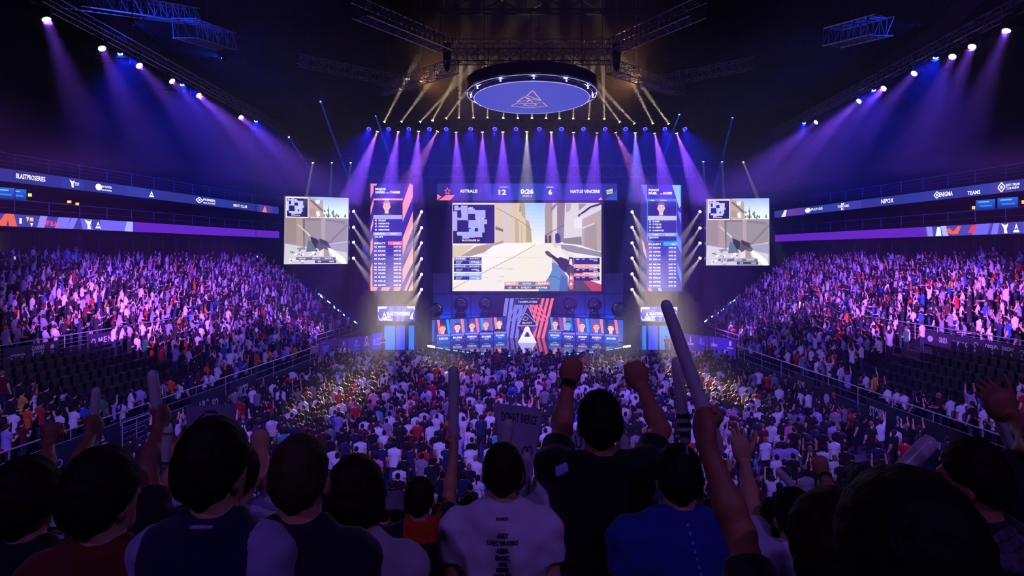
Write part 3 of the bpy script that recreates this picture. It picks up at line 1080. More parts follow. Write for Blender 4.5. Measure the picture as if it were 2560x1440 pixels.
def red_pillar(P):
    P.rect(58, 42, 600, 1398, '2a2488', 0)
    c = 'ff8e90'
    for pts in (((58, 42), (140, 42), (58, 230)), ((58, 345), (100, 215), (95, 300), (58, 440)), ((58, 590), (92, 480), (92, 560), (58, 660)), ((58, 780), (84, 730), (84, 880), (58, 950)), ((58, 1110), (82, 1040), (82, 1398), (58, 1398)),
                ((560, 42), (600, 60), (600, 210), (458, 555), (458, 330)), ((458, 760), (600, 395), (600, 600), (458, 990)), ((458, 1150), (600, 830), (600, 1040), (450, 1340)), ((485, 1398), (600, 1140), (600, 1190), (520, 1398)), ((540, 1398), (600, 1270), (600, 1390)),
                ((190, 1398), (210, 1352), (310, 1352), (290, 1398)), ((350, 1398), (370, 1352), (450, 1352), (430, 1398)), ((58, 1398), (90, 1340), (150, 1352), (130, 1398))):
        P.poly(list(pts), c, 1)
    P.rect(97, 70, 470, 220, '2c2690', 2)
    P.text('MAJOR', 120, 124, 27, width=138, layer=3, bold=.05)
    P.text('LEADERS', 120, 165, 28, width=120, layer=3, bold=.05)
    P.text('TAKES', 305, 165, 28, width=133, layer=3, bold=.05)
    P.rect(250, 156, 304, 164, 'ffffff', 3)
    P.rect(97, 228, 470, 1350, '2b2690', 2)
    P.rect(100, 230, 470, 252, 'ff9a8c', 3)
    P.rect(215, 230, 300, 252, 'e8dcd8', 4)
    P.rect(102, 254, 460, 440, '1d1b60', 3)
    face(P, 266, 385, 118, 'e0b4a8', 'b0847c', '3a4078', layer=4)
    P.rect(95, 440, 462, 490, 'a09ce8', 9)
    P.rect(92, 656, 458, 700, '9894e4', 3)
    for i, (y, w) in enumerate(((498, 60), (536, 104), (574, 96), (616, 104))):
        squiggle(P, 114, y, 26, 20, seed=i)
        squiggle(P, 160, y, 34, 20, seed=i + 4)
        squiggle(P, 196, y, w, 20, seed=i + 2)
    squiggle(P, 112, 668, 130, 18, seed=3)
    squiggle(P, 310, 668, 90, 18, seed=8)
    squiggle(P, 112, 706, 112, 18, seed=6)
    P.rect(86, 776, 282, 816, '2c2ca0', 3)
    P.rect(282, 772, 462, 818, 'f06a78', 3)
    squiggle(P, 104, 786, 145, 22, seed=11)
    squiggle(P, 350, 790, 80, 18, seed=12)
    ys = (832, 884, 935, 984, 1044, 1090, 1124, 1166, 1214, 1264, 1316)
    pillar_rows(P, 86, 460, ys, 1)
    for i, y in enumerate(ys):
        P.rect(84, y + 32, 460, y + 34, 'c05aa8' if i % 2 else '7a70d0', 3)


def blue_pillar(P):
    P.rect(58, 58, 582, 1405, '302c96', 0)
    P.rect(58, 58, 136, 1405, '24206c', 1)
    for pts, c in ((((58, 58), (140, 58), (136, 300)), '6a66d8'), (((460, 64), (570, 64), (570, 330), (552, 352)), '8cc4f4'), (((528, 390), (575, 420), (575, 560)), '6c78d8'), (((520, 640), (578, 790), (580, 940), (524, 830)), '4878e0'),
                   (((526, 1030), (580, 1180), (580, 1310), (530, 1160)), '4a80e8'), (((66, 740), (96, 790), (136, 960), (136, 1000), (90, 900)), 'f08890'), (((145, 1362), (190, 1362), (205, 1405), (155, 1405)), 'f07c84'),
                   (((275, 1362), (320, 1362), (330, 1405), (285, 1405)), '88a4f0')):
        P.poly(list(pts), c, 2)
    P.rect(138, 92, 470, 232, '332e9c', 1)
    P.text('PUNCH', 158, 140, 28, width=130, layer=3, bold=.05)
    P.text('DUEL', 158, 180, 28, width=112, layer=3, bold=.05)
    P.text('ACES', 335, 180, 28, width=125, layer=3, bold=.05)
    P.rect(304, 172, 330, 180, 'ffffff', 3)
    P.rect(136, 238, 522, 780, '2f76e8', 2)
    P.rect(146, 270, 514, 455, '23207c', 3)
    P.rect(148, 512, 514, 770, '2a2888', 3)
    face(P, 318, 408, 120, 'd8b4b8', '6a5664', '4c5a94', layer=4)
    P.rect(146, 455, 516, 508, 'b4b2d4', 9)
    P.rect(148, 668, 518, 712, '8c90dc', 4)
    P.rect(140, 786, 526, 1362, '3b36a8', 3)
    P.rect(346, 786, 526, 830, '34a4e8', 4)
    squiggle(P, 182, 250, 48, 16, seed=0)
    squiggle(P, 310, 250, 78, 16, seed=4)
    for i, (y, w) in enumerate(((514, 56), (550, 80), (588, 84), (628, 108))):
        squiggle(P, 164, y, 24, 20, seed=i + 3)
        squiggle(P, 208, y, 26, 20, seed=i + 7)
        squiggle(P, 242, y, w, 20, seed=i)
    squiggle(P, 212, 680, 86, 18, seed=2)
    squiggle(P, 378, 680, 110, 18, seed=9)
    squiggle(P, 168, 718, 116, 18, seed=4)
    squiggle(P, 158, 798, 155, 22, seed=13)
    squiggle(P, 450, 800, 50, 18, seed=1)
    ys = (846, 896, 945, 992, 1056, 1098, 1134, 1176, 1224, 1276, 1326)
    pillar_rows(P, 146, 520, ys, 4)
    for i, y in enumerate(ys):
        P.rect(142, y + 33, 524, y + 35, '5c64d0', 4)


led_wall('led_screen', 'tall pillar LED screen with red diagonal stripes and a player card', (58, 42, 600, 1398), px_corners(926.5, 459, 1032, 727, 62), red_pillar, 1.45)
led_wall('led_screen', 'tall pillar LED screen with blue diagonal stripes and a player card', (58, 58, 582, 1405), px_corners(1602, 461.5, 1704, 728, 62), blue_pillar, 1.45)


def small_picture(seed):
    def f(P):
        P.grad(0, 0, 200, 82, '4a58c8', '3a3aa8', 0, 6)
        for x in (60, 104, 130):
            P.poly([(x, 0), (x + 24, 0), (x + 10, 82), (x - 6, 82)], '6470d8', 1)
        for pts in (((2, 2), (50, 2), (48, 12), (6, 14), (6, 30), (2, 30)), ((156, 2), (198, 2), (198, 22), (186, 10), (160, 12)), ((2, 46), (14, 76), (8, 76)), ((176, 50), (194, 26), (186, 60), (194, 70), (172, 70))):
            P.poly(list(pts), 'e8f0ff', 2)
        mark(P, 'peak', 20, 50, 40, 'e8f0ff', 3)
        P.text('BLASTPROSERIES', 50, 46, 16, layer=3, width=122, bold=.03)
        P.rect(48, 51, 172, 53, 'd8e4ff', 3)
        P.text('CLASH' if seed else 'CREW 1', 40, 63, 9, layer=3, width=38)
        P.text('GAMERS', 14, 78, 12, layer=3, width=66)
    return f


led_wall('led_screen', 'small wide LED screen over the blue lit doorway below the red pillar screen', (0, 0, 200, 82), px_corners(944, 765.5, 1038, 803.5, 61), small_picture(0), 1.3)
led_wall('led_screen', 'small wide LED screen over the blue lit doorway below the blue pillar screen', (0, 0, 200, 82), px_corners(1601, 767, 1694, 804, 61), small_picture(1), 1.3)


def centre_picture(P):
    P.rect(995, 128, 1560, 620, '3c2a7c', 0)
    P.rect(995, 128, 1278, 620, '2b2a78', 1)
    for i in range(6):
        x = 1000 + 62 * i
        P.poly([(x, 128), (x + 44, 128), (x - 60 + 30, 620), (x - 100 + 30, 620)], '7a74d8' if i != 4 else '5a58c0', 2)
    for i in range(5):
        x = 1310 + 58 * i
        P.poly([(x + 20, 128), (x + 52, 128), (x - 70, 620), (x - 106, 620)], 'ff6c78' if i > 0 else 'd85a90', 2)
    for i in range(4):
        x = 1288 + 40 * i
        P.poly([(x, 205), (x + 22, 205), (x + 120, 400), (x + 100, 400)], 'f06080', 3)
        P.poly([(1265 - 40 * i, 205), (1243 - 40 * i, 205), (1150 - 42 * i, 400), (1172 - 42 * i, 400)], '7470d4', 3)
    P.rect(1118, 138, 1430, 206, '1e2064', 4)
    P.text('TEAMPLAYERS', 1155, 182, 22, 'd0c8f4', 5, width=235)
    P.poly([(1160, 456), (1275, 216), (1385, 456)], '221c60', 4)
    P.line([(1160, 456), (1275, 216), (1385, 456)], 7, 'b89ae0', 5, True)
    P.line([(1196, 330), (1256, 308), (1362, 414)], 6, 'b89ae0', 5)
    P.line([(1214, 388), (1244, 346), (1282, 370), (1262, 392)], 5, 'd8b8f0', 5, True)
    P.text('BLAST', 1210, 434, 22, 'e0c0e8', 5, width=120)
    P.poly([(1160, 462), (1390, 462), (1340, 560), (1300, 620), (1240, 620)], '5a3ca0', 3)
    for i in range(3):
        P.poly([(1150 + 70 * i, 470), (1190 + 70 * i, 470), (1250 + 40 * i, 600), (1215 + 40 * i, 600)], '2c1c60', 4)


led_wall('led_screen', 'square LED wall at stage centre with a triangle and diagonal stripes', (995, 128, 1560, 620), px_corners(1262, 745.5, 1378, 848, 63.6), centre_picture, 1.3)

SKINS = ('e8b09c', 'f0c0ac', 'f0b8a8', 'e8a890', 'f0c8b8')


def portraits(xs, seed, blue=None):
    def f(P):
        x0, x1 = (95, 1005) if seed == 0 else (1555, 2450)
        P.rect(x0, 360, x1, 640, '2a58c0', 0)
        for i, x in enumerate(xs):
            c = ('2c2878', '2468d0', '2c50b8', '3060c8', '24409c')[i % 5]
            P.poly([(x - 90, 360), (x + 90, 360), (x + 60, 640), (x - 110, 640)], c, 1)
            for q in range(2):
                cc = ('e87080', '3c8ae8', '8a4aa0', 'f08070', '2a2a80')[(i * 2 + q + seed) % 5]
                a = x - 70 + 110 * q
                P.poly([(a, 360), (a + 34, 360), (a + 64, 640), (a + 34, 640)], cc, 2)
        for i, x in enumerate(xs):
            top = 410 - 8 * i if seed == 0 else 385 + 6 * i
            face(P, x, top + 108, 92, SKINS[i] if i != blue else '4ab0d8', ('6a3c30', '4a3434', 'a04030', 'b0503c', '7a4438')[i], ('8a8494', '1c2040', '6c7c94', '1e2244', '202446')[i], layer=3)
    return f


zt, zb = 3.12, 1.25
L0, L1, R0, R1 = at(1080, 0, 60.4), at(1262, 0, 63.3), at(1377.5, 0, 63.3), at(1557.5, 0, 60.4)
setz = lambda p, z: Vector((p.x, p.y, z))
PXL, PXR = (222, 400, 582, 758, 930), (1615, 1782, 1955, 2130, 2306)
led_wall('led_screen', 'low LED strip with five player portraits, red team half of the stage', (95, 368, 1003, 640), (setz(L0, zb), setz(L1, zb), setz(L0, zt), setz(L1, zt)), portraits(PXL, 0), 1.4)
led_wall('led_screen', 'low LED strip with five player portraits, blue team half of the stage', (1558, 368, 2450, 640), (setz(R0, zb), setz(R1, zb), setz(R0, zt), setz(R1, zt)), portraits(PXR, 1, 1), 1.4)

# ------------------------------------------------------------------ stage deck
m = MB()
front = []
for i in range(25):
    t = i / 24
    px = 1068 + (1577 - 1068) * t
    y = 861 + 26 * (1 - (2 * t - 1) ** 2)
    Y = F * (EYE - 1.2) / (y - CY)
    front.append(Vector(((px - CX) / F * Y, Y, 0)))
outline = front + [Vector((front[-1].x + .5, 67, 0)), Vector((front[0].x - .5, 67, 0))]
n = len(outline)
m.add([p + Vector((0, 0, 1.2)) for p in outline] + [p for p in outline], [tuple(range(n)), tuple(range(2 * n - 1, n - 1, -1))] + [(i, n + i, n + (i + 1) % n, (i + 1) % n) for i in range(n)])
deck = empty('stage', (1.3, 60, 0), 'curved glossy black stage in front of the LED walls, reflecting the name desks', 'stage')
off = Vector((-1.3, -60, 0))
m.v = [tuple(Vector(p) + off) for p in m.v]
m.build('deck', GLOSSK, deck)
rr = random.Random(3)
for i in range(24):
    if i in (0, 23) or rr.random() < .72:
        a, b = front[i], front[i + 1]
        p, q = a.lerp(b, .12), a.lerp(b, .88)
        w = 'led_white_blue' if i not in (0, 23) else 'led_white'
        MB().tube(p + off + Vector((0, -.05, 1.1)), q + off + Vector((0, -.05, 1.1)), .05 if i not in (0, 23) else .1, 6).build('edge_light', glow(w, '4a8cff' if i not in (0, 23) else 'c0dcff', 2.5), deck)

# blue-lit scenic wall under the big screen
m = MB()
for i in range(10):
    for j in range(3):
        a, b = at(1082 + 47.6 * i, 0, 65.4), at(1082 + 47.6 * (i + 1), 0, 65.4)
        m.box(((a.x + b.x) / 2, 65.4, 1.2 + 2.0 * j + 1.0), (b.x - a.x - .06, .12, 1.94))
o = empty('scenic_wall', (1.3, 65.4, 0), 'panelled wall washed blue below the central screen', 'wall panel')
m.v = [tuple(Vector(p) - o.location) for p in m.v]
m.build('panel', mat('scenic_grey', '5a6078', 0.6, noise=0.2, scale=1.5), o)
p0, p1 = at(905, 0, 67), at(1737, 0, 67)
m = MB()
k = 60
for i in range(k):
    x0, x1 = p0.x + (p1.x - p0.x) * i / k, p0.x + (p1.x - p0.x) * (i + 1) / k
    y0, y1 = (67, 67.15) if i % 2 else (67.15, 67)
    m.add([(x0, y0, 0), (x1, y1, 0), (x1, y1, 22), (x0, y0, 22)], [(0, 1, 2, 3)])
    m.add([(x0, y0 + .05, 0), (x1, y1 + .05, 0), (x1, y1 + .05, 22), (x0, y0 + .05, 22)], [(3, 2, 1, 0)])
tag(m.build('stage_drape', BLACKM), 'black pleated drape hanging behind the whole stage', 'curtain')

# name desks
NAMES_L = (('EUENCHO', ''), ('IDUPRS', 'ABTRALIS'), ('KUMMUNN', 'KUNIS TIN'), ('BYANBEE', 'A BRALIS'), ('PULAMKE', 'APFRLR'))
NAMES_R = (('EKHORE', 'PUBERS'), ('BYIMULA', 'B VUPTRS'), ('BPMENIT', 'NMBEB'), ('BUMENY', 'P IBRUB'), ('BKUCHER', ''))
DESKW = mat('desk_board', '2c3a8c', 0.4, noise=0.08)
DESKX = ([(158, 322), (332, 496), (505, 672), (684, 850), (858, 1015)], [(1530, 1692), (1705, 1862), (1875, 2035), (2044, 2212), (2220, 2390)])
for side, (xs, nm) in enumerate(zip(DESKX, (NAMES_L, NAMES_R))):
    for i, (za, zbx) in enumerate(xs):
        fr = [(680, 668, 655, 655, 640), (640, 655, 660, 668, 680)][side][i]
        ya = 720 + fr / 4.923
        Y = F * 8.0 / (ya - CY)
        a, b = at(1060 + za / 4.923, 0, Y), at(1060 + zbx / 4.923, 0, Y)
        ang = math.radians(13 if side == 0 else -13)
        w = b.x - a.x
        c = Vector(((a.x + b.x) / 2, Y, 1.2))
        o = empty('name_desk', c, '%s player desk with lit name board from stage centre, %s team row' % (ordinal(4 - i if side == 0 else i), 'red' if side == 0 else 'blue'), 'desk', 'player name desks', ang)
        MB().box((0, .35, .72), (w, .7, .05)).box((-w / 2 + .04, .35, .35), (.06, .66, .7)).box((w / 2 - .04, .35, .35), (.06, .66, .7)).build('desktop', DESKW, o)
        P = Panel(lambda x, y: Vector((x, -.03, y)), (0, -1, 0), .008)
        flip = lambda x, y: Vector((x, -.02, .76 - y))
        P.fn = flip
        P.rect(-w / 2, 0, w / 2, .16, '8a84dc', 0)
        P.rect(-w / 2, .16, w / 2, .76, '3440b0' if i % 4 else '1e58c8', 0)
        P.text(nm[i][0], 0, .42, .17, 'f4f6ff', 2, 'c', .04, width=w * .68)
        if nm[i][1]:
            P.text(nm[i][1], 0, .58, .075, 'e0e6ff', 2, 'c', .03, width=w * .36)
        P.build('name_board', screen_mat('led_desk', 1.2), o)

# big dark globes on plinths behind the portrait strips
GLOBE = mat('globe_black_chrome', '80808e', 0.05, 1.0, noise=0.1, scale=1.5)
COLLAR = mat('globe_collar', '9a9ca4', 0.2, 0.9, noise=0.1)
for i, (px, py, r) in enumerate(((1089, 775, 18.5), (1152, 761.5, 18.5), (1213, 760.5, 17.5), (1425, 762, 17.5), (1486, 762.5, 18.5), (1548, 774, 19.5))):
    Y = 64.3 if i in (1, 2, 3, 4) else 63.0
    c = at(px, py, Y)
    R = r / F * Y
    o = empty('globe', (c.x, Y, 1.2), 'mirror black globe on a plinth above the portrait strips, %s from the %s pillar screen' % (ordinal(i if i < 3 else 5 - i), 'red' if i < 3 else 'blue'), 'globe', 'mirror globes on stage')
    h = c.z - 1.2
    m = MB()
    m.lathe([(R * math.sin(t), h - R * math.cos(t)) for t in np.linspace(.12, math.pi - .001, 22)], 32)
    m.build('sphere', GLOBE, o, True)
    MB().lathe([(R * .42, h - R * 1.22), (R * .58, h - R * 1.2), (R * .6, h - R * 1.05), (R * .48, h - R * .84), (R * .3, h - R * .84)], 28).build('collar', COLLAR, o, True)
    MB().lathe([(R * .75, 0), (R * .75, h - R * 1.3), (R * .62, h - R * 1.2)], 24).build('plinth', HOUS, o)

# white trophy-shaped triangle sculpture at stage centre
c = at(1318, 857, 0.0 + F * 8.0 / (856 - CY))
o = empty('triangle_sculpture', (c.x, c.y, 1.2), 'glowing white split triangle sculpture standing at stage centre', 'sculpture')
w = mat('sculpture_white', 'd8dcff', .35, noise=.1, emit='c4ccff', es=1.1)
g = 1 / 28.6
MB().prism([(-23 * g, 0), (23 * g, 0), (16 * g, 13 * g), (-16 * g, 13 * g)], -.3, .3).build('lower_block', w, o)
MB().prism([(-15 * g, 15 * g), (-8 * g, 15 * g), (-3 * g, 26 * g), (-1 * g, 39 * g), (-6 * g, 36 * g), (-9 * g, 27 * g)], -.3, .3).prism([(15 * g, 15 * g), (9 * g, 27 * g), (6 * g, 36 * g), (1 * g, 39 * g), (3 * g, 26 * g), (8 * g, 15 * g)], -.3, .3).prism([(-1.5 * g, 39 * g), (-3 * g, 27 * g), (3 * g, 27 * g), (1.5 * g, 39 * g)], -.28, .28).build('upper_block', w, o)

# blue-lit doorways either side of the stage
for side, (x0, xs, x1) in enumerate(((952, ((960, 986), (990, 1011), (1021, 1034)), 1040), (1600, ((1607, 1616), (1622, 1645), (1650, 1676)), 1690))):
    a, b = at(x0, 0, 62), at(x1, 0, 62)
    o = empty('doorway', ((a.x + b.x) / 2, 62, 0), 'blue lit stage doorway under the small screen on the %s team side' % ('red' if side == 0 else 'blue'), 'doorway')
    ox = o.location.x
    MB().box((0, .3, 1.4), (b.x - a.x, .1, 2.9)).box((0, -.1, 2.65), (b.x - a.x + .6, .9, .16)).box((0, .1, .06), (b.x - a.x, .5, .12)).build('frame', mat('portal_grey', '4a4c5c', .6), o)
    for q, (xa, xb) in enumerate(xs):
        A, B = at(xa, 0, 62), at(xb, 0, 62)
        MB().box(((A.x + B.x) / 2 - ox, .2, 1.4), (B.x - A.x, .06, 2.2)).build('light_panel', glow('portal_blue%d' % (q % 2), ('1470ff', '3a4ce0')[q % 2], 1.4), o)

# sponsor walls at the floor beside the stage
def gp(px, Y, z=0.0):
    return Vector(((px - CX) / F * Y, Y, z))


def sponsor_wall(name, label, a, b, h, draw, z=0.05):
    """A printed board from foot point a to b, h high."""
    a, b = Vector(a), Vector(b)
    mid = (a + b) / 2
    o = empty(name, mid, label, 'banner', 'sponsor boards')
    fn, n = quad_map((0, 0, 100, 40), a - mid + Vector((0, 0, z)), b - mid + Vector((0, 0, z)), a - mid + Vector((0, 0, h)), b - mid + Vector((0, 0, h)))
    A, B = a - mid, b - mid
    k = n * -.08
    MB().add([A, B, B + Vector((0, 0, h)), A + Vector((0, 0, h)), A + k, B + k, B + k + Vector((0, 0, h)), A + k + Vector((0, 0, h))], [(0, 1, 2, 3), (7, 6, 5, 4), (0, 4, 5, 1), (3, 2, 6, 7), (0, 3, 7, 4), (1, 5, 6, 2)]).build('board', NAVY, o)
    P = Panel(fn, n, .01)
    draw(P)
    P.build('print', print_mat('board_print'), o)
    return o


def sw_left1(P):
    P.rect(0, 0, 100, 40, '3a3468', 1)
    P.poly([(4, 3), (24, 2), (24, 5), (4, 6)], '7a3a6c', 2)
    P.text('CRAFT', 9, 17, 8, '4aa0e8', 2, width=22)
    P.rect(9, 19, 28, 20, '4aa0e8', 2)
    P.disc(86, 8, 3, 4, '6ac0b0', 2)
    P.text('HYDRA', 74, 21, 5, 'e0f0f0', 2, width=22)
    P.text('WAVES', 50, 36, 6, '5a8cf0', 2, width=20)
    P.poly([(36, 24), (50, 23), (50, 33), (36, 33)], '3868d0', 2)


def sw_left2(P):
    P.rect(0, 0, 100, 40, '3c3470', 1)
    P.disc(36, 8, 6, 4, '4a78d8', 2)
    P.text('TABLEA', 24, 17, 5, '6a98f0', 2, width=26)
    P.text('HARBOUR', 26, 23, 3, '6a98f0', 2, width=22)
    P.line([(78 + 5 * math.cos(a), 7 + 6 * math.sin(a)) for a in np.linspace(0, 6.28, 10)[:-1]], 1.6, 'fff0e0', 2, True)
    P.text('ELIXIR', 68, 18, 4.5, 'fff0e0', 2, width=20)
    P.text('DANSKE', 22, 35, 6.5, 'f0b0d0', 2, width=38)


def sw_right1(P):
    P.rect(0, 0, 100, 40, '34327a', 1)
    mark(P, 'bottle', 28, 9, 11, 'f0f0f0')
    P.text('ELIXIR', 20, 19, 4, 'e8ecff', 2, width=24)
    P.disc(72, 8, 5, 4, '5a88e0', 2)
    P.text('TABLEA', 60, 16, 4.5, '6a98f0', 2, width=28)
    P.text('DANSKE', 38, 36, 6.5, 'f0b0d0', 2, width=46)


def sw_right2(P):
    P.rect(0, 0, 100, 40, '32327c', 1)
    P.text('GAMIVO', 10, 17, 5, 'f0e0e8', 2, width=22)
    mark(P, 'peak', 14, 8, 10, '8a90e0')
    P.disc(80, 8, 5, 5, 'e8ecf8', 2, 7)
    P.text('HYDRA', 69, 18, 4, 'e8ecf8', 2, width=22)
    P.rect(50, 20, 72, 37, '2a8cf0', 2)
    P.text('SURF', 53, 34, 5, 'd0ecff', 3, width=16)
    P.line([(57, 27), (61, 23), (65, 27)], 1.6, 'd0ecff', 3)


sponsor_wall('sponsor_board', 'navy sponsor board on the floor beside the red side stand, mostly blue logos', gp(800, 55.5), gp(868, 57.3), 1.95, sw_left1)
sponsor_wall('sponsor_board', 'navy sponsor board next to the red side doorway with a pink bottom logo', gp(869, 57.4), gp(929, 59.4), 1.95, sw_left2)
sponsor_wall('sponsor_board', 'navy sponsor board next to the blue side doorway with a pink bottom logo', gp(1708, 60.6), gp(1770, 58.8), 1.95, sw_right1)
sponsor_wall('sponsor_board', 'navy sponsor board beside the blue side stand with a bright blue square', gp(1772, 58.7), gp(1840, 56.5), 1.95, sw_right2)
sponsor_wall('sponsor_board', 'small tilted blue sponsor board beside the red side doorway', gp(930, 60.2, .5), gp(958, 60.9, .5), 1.5, lambda P: (P.rect(0, 0, 100, 40, '3048b8', 1), P.text('BUZZ', 12, 28, 16, 'a8dcf4', 2, width=70)))

# ================================================================== RIGGING AND LAMPS
def shared(mb, name, m, smooth=False):
    return mb.mesh(name, m, smooth)


# one set of moving-head parts, facing -Z when unrotated
H_BASE = MB().box((0, 0, .3), (.34, .34, .12)).box((0, 0, .4), (.1, .1, .1)).mesh('base', HOUS)
H_YOKE = MB().box((-.2, 0, .1), (.05, .12, .36)).box((.2, 0, .1), (.05, .12, .36)).box((0, 0, .24), (.44, .12, .06)).mesh('yoke', HOUS)
H_HEAD = MB().lathe([(.0, .2), (.11, .2), (.15, .1), (.15, -.16), (.165, -.2), (.165, -.24), (.135, -.24)], 20).mesh('head', HOUS)
LENS = {}


def lens_mesh(col, es, r=.135):
    key = (col, es, r)
    if key not in LENS:
        m = MB()
        m.lathe([(r, -.235), (r * .8, -.25), (0.0001, -.262)], 16)
        LENS[key] = m.mesh('lens', glow('lens_%s_%g' % (col, es), col, es), True)
    return LENS[key]


def moving_head(label, p, target, col, power, angle, blend=.35, group='', lens='ffffff', les=6.0, name='moving_head', scale=1.0, up=False, lens_r=.135, rad=.07):
    """A moving-head lamp: base, yoke, turning head with a bright lens, and its own beam."""
    p, target = Vector(p), Vector(target)
    o = empty(name, p, label, 'stage lamp', group)
    d = (target - p).normalized()
    s = scale
    b = link('base', H_BASE, o)
    y = link('yoke', H_YOKE, o)
    for q in (b, y):
        q.scale = (s, s, -s if up else s)
    h = link('head', H_HEAD, o)
    ln = link('lens', lens_mesh(lens, les, lens_r), o)
    q = d.to_track_quat('-Z', 'Y')
    for e in (h, ln):
        e.rotation_mode = 'QUATERNION'
        e.rotation_quaternion = q
        e.scale = (s, s, s)
    L = bpy.data.lights.new('beam', 'SPOT')
    L.color = lin(col)
    L.energy = power
    L.spot_size = math.radians(angle)
    L.spot_blend = blend
    L.shadow_soft_size = rad
    L.use_soft_falloff = False
    lo = bpy.data.objects.new('beam', L)
    COL.objects.link(lo)
    lo.parent = o
    lo.location = d * (.30 * s)
    lo.rotation_mode = 'QUATERNION'
    lo.rotation_quaternion = q
    return o


def truss(name, label, a, b, w, h, seg, m=TRUSSM, r=.03, group=None, rb=.016, hang=True):
    a, b = Vector(a), Vector(b)
    mid = (a + b) / 2
    mb = MB()
    lattice(mb, a - mid, b - mid, w, h, seg, r, rb)
    o = mb.build(name, m, None, False, mid)
    tag(o, label, 'truss', group)
    if hang:
        L = (b - a).length
        for q in ([.5] if L < 4 else [.08, .5, .92] if L < 20 else [.03, .27, .5, .73, .97]):
            p = (a - mid).lerp(b - mid, q)
            MB().tube(p + Vector((0, 0, h / 2)), (p.x, p.y, 30.9 - mid.z), .02, 4).build('suspension_cable', HOUS, o)
    return o


YT = 57.0
PUR, BLU, AMB, WHI = '8a4cff', '1c18ff', 'ffe4b8', 'fff2d8'

# the stage truss and its three rows of lamps
za = at(0, 312, YT).z
truss('lighting_truss', 'long black lighting truss across the stage front carrying rows of lamps', at(925, 312, YT), at(1720, 312, YT), .6, .6, 44, TRUSSK)
truss('lighting_truss', 'faint lattice truss crossing behind the violet beams above the score bar', at(905, 428, 66.2), at(1737, 428, 66.2), .7, 1.1, 40, TRUSSM, .03)
UPX = [(958, 310), (1000, 309), (1046, 309), (1078, 307), (1112, 301), (1147, 301), (1184, 301), (1219, 301), (1258, 302), (1295, 302), (1330, 302), (1365, 302), (1399, 303), (1433, 303), (1471, 304), (1511, 304), (1553, 310), (1590, 313), (1635, 314), (1675, 314)]
for i, (x, y) in enumerate(UPX):
    p = at(x, y, YT - .35)
    dx = (x - 1318) / 360.0
    if abs(dx) > .55:
        t = p + Vector(((-.9 if dx < 0 else .9) * -1 * (5 + 3 * ((i * 7) % 3)) * (-1), -4 + (i % 3), 9)) if False else p + Vector(((5.5 + 2 * (i % 3)) * (1 if dx < 0 else -1), -3, 9))
    else:
        t = p + Vector((.6 * ((i % 3) - 1), -2.5, 10))
    moving_head('%s amber uplight from the red side on the upper row of the stage truss' % ordinal(i), p, t, AMB, 65000, 6.5, .5, 'upward amber lamps on the stage truss', 'fff0c8', 9.0, up=True, scale=.8)

DNX = [(946, 322, -.7), (997, 322, -.35), (1047, 321, -.15), (1097, 322, -1.0), (1140, 323, .05), (1206, 323, .0), (1257, 323, 0), (1317, 322, 0), (1378, 323, .05), (1434, 324, 0), (1493, 325, -.1), (1536, 325, .9), (1588, 325, .05), (1635, 326, .45), (1689, 326, .7)]
for i, (x, y, tx) in enumerate(DNX):
    p = at(x, y, YT)
    t = p + Vector((tx * 12, -1.0 + 2 * ((i * 5) % 3), -22))
    col, pw, ang = PUR, 72000, 20
    if i == 7:
        col, pw, ang = 'd8d0b8', 44000, 17
    if i in (3, 11):
        col, pw = 'b060a0', 40000
    if i == 12:
        col = '7a6cff'
    moving_head('%s violet downlight from the red side on the lower row of the stage truss' % ordinal(i), p, t, col, pw, ang, .25, 'downward violet lamps on the stage truss', 'ffffff', 8.0)

BLX = [923, 973, 1023, 1074, 1116, 1177, 1237, 1290, 1348, 1403, 1458, 1512, 1563, 1612, 1661, 1711]
for i, x in enumerate(BLX):
    p = at(x, 318.5, YT - .1)
    t = p + Vector((.1 * (x - 1318) / 100, -16, -17))
    moving_head('%s deep blue wash lamp from the red side on the stage truss' % ordinal(i), p, t, BLU, 3000, 62, .8, 'blue wash lamps on the stage truss', '2418ff', 1.7, name='wash_lamp', lens_r=.15, rad=.2)

# side light towers
TOW = ((882, (525, 565, 603, 643), .62, 'beside the hanging screen on the red side'), (1055, (527, 567, 605, 645, 684, 722), -.42, 'between red pillar and centre screens'),
       (1579, (527, 566, 605, 643, 683, 722), .42, 'between centre and blue pillar screens'), (1752, (526, 567, 605, 643), -.62, 'beside the hanging screen on the blue side'))
for x, ys, slope, where in TOW:
    bt = at(x + (7 if slope < 0 else -7), 0, 61.6)
    truss('light_tower', 'upright light tower %s' % where, (bt.x, 61.6, 0), (bt.x, 61.6, 14.0), .5, .5, 22, TRUSSK, hang=False)
    for i, y in enumerate(ys):
        p = at(x, y, 61.42)
        ty = 940 + 8 * i
        inner = x in (1055, 1579)
        if x == 1055:
            t = at(812 + 14 * i, 1030 - 6 * i, F * 8.2 / (1030 - 6 * i - CY))
        elif x == 1579:
            t = at(1815 - 14 * i, 1010 - 6 * i, F * 8.2 / (1010 - 6 * i - CY))
        elif x == 882:
            t = at(1150 - 12 * i, 938 + 3 * i, F * 8.2 / (938 + 3 * i - CY))
        else:
            t = at(1480 + 12 * i, 938 + 3 * i, F * 8.2 / (938 + 3 * i - CY))
        moving_head('%s lamp from the top of the tower %s' % (ordinal(i), where), p, t, 'ffe6b4' if inner else 'f0e2d0', 80000 if inner else 50000, 9, .45, 'tower lamps', 'fff4dc', 9.0)

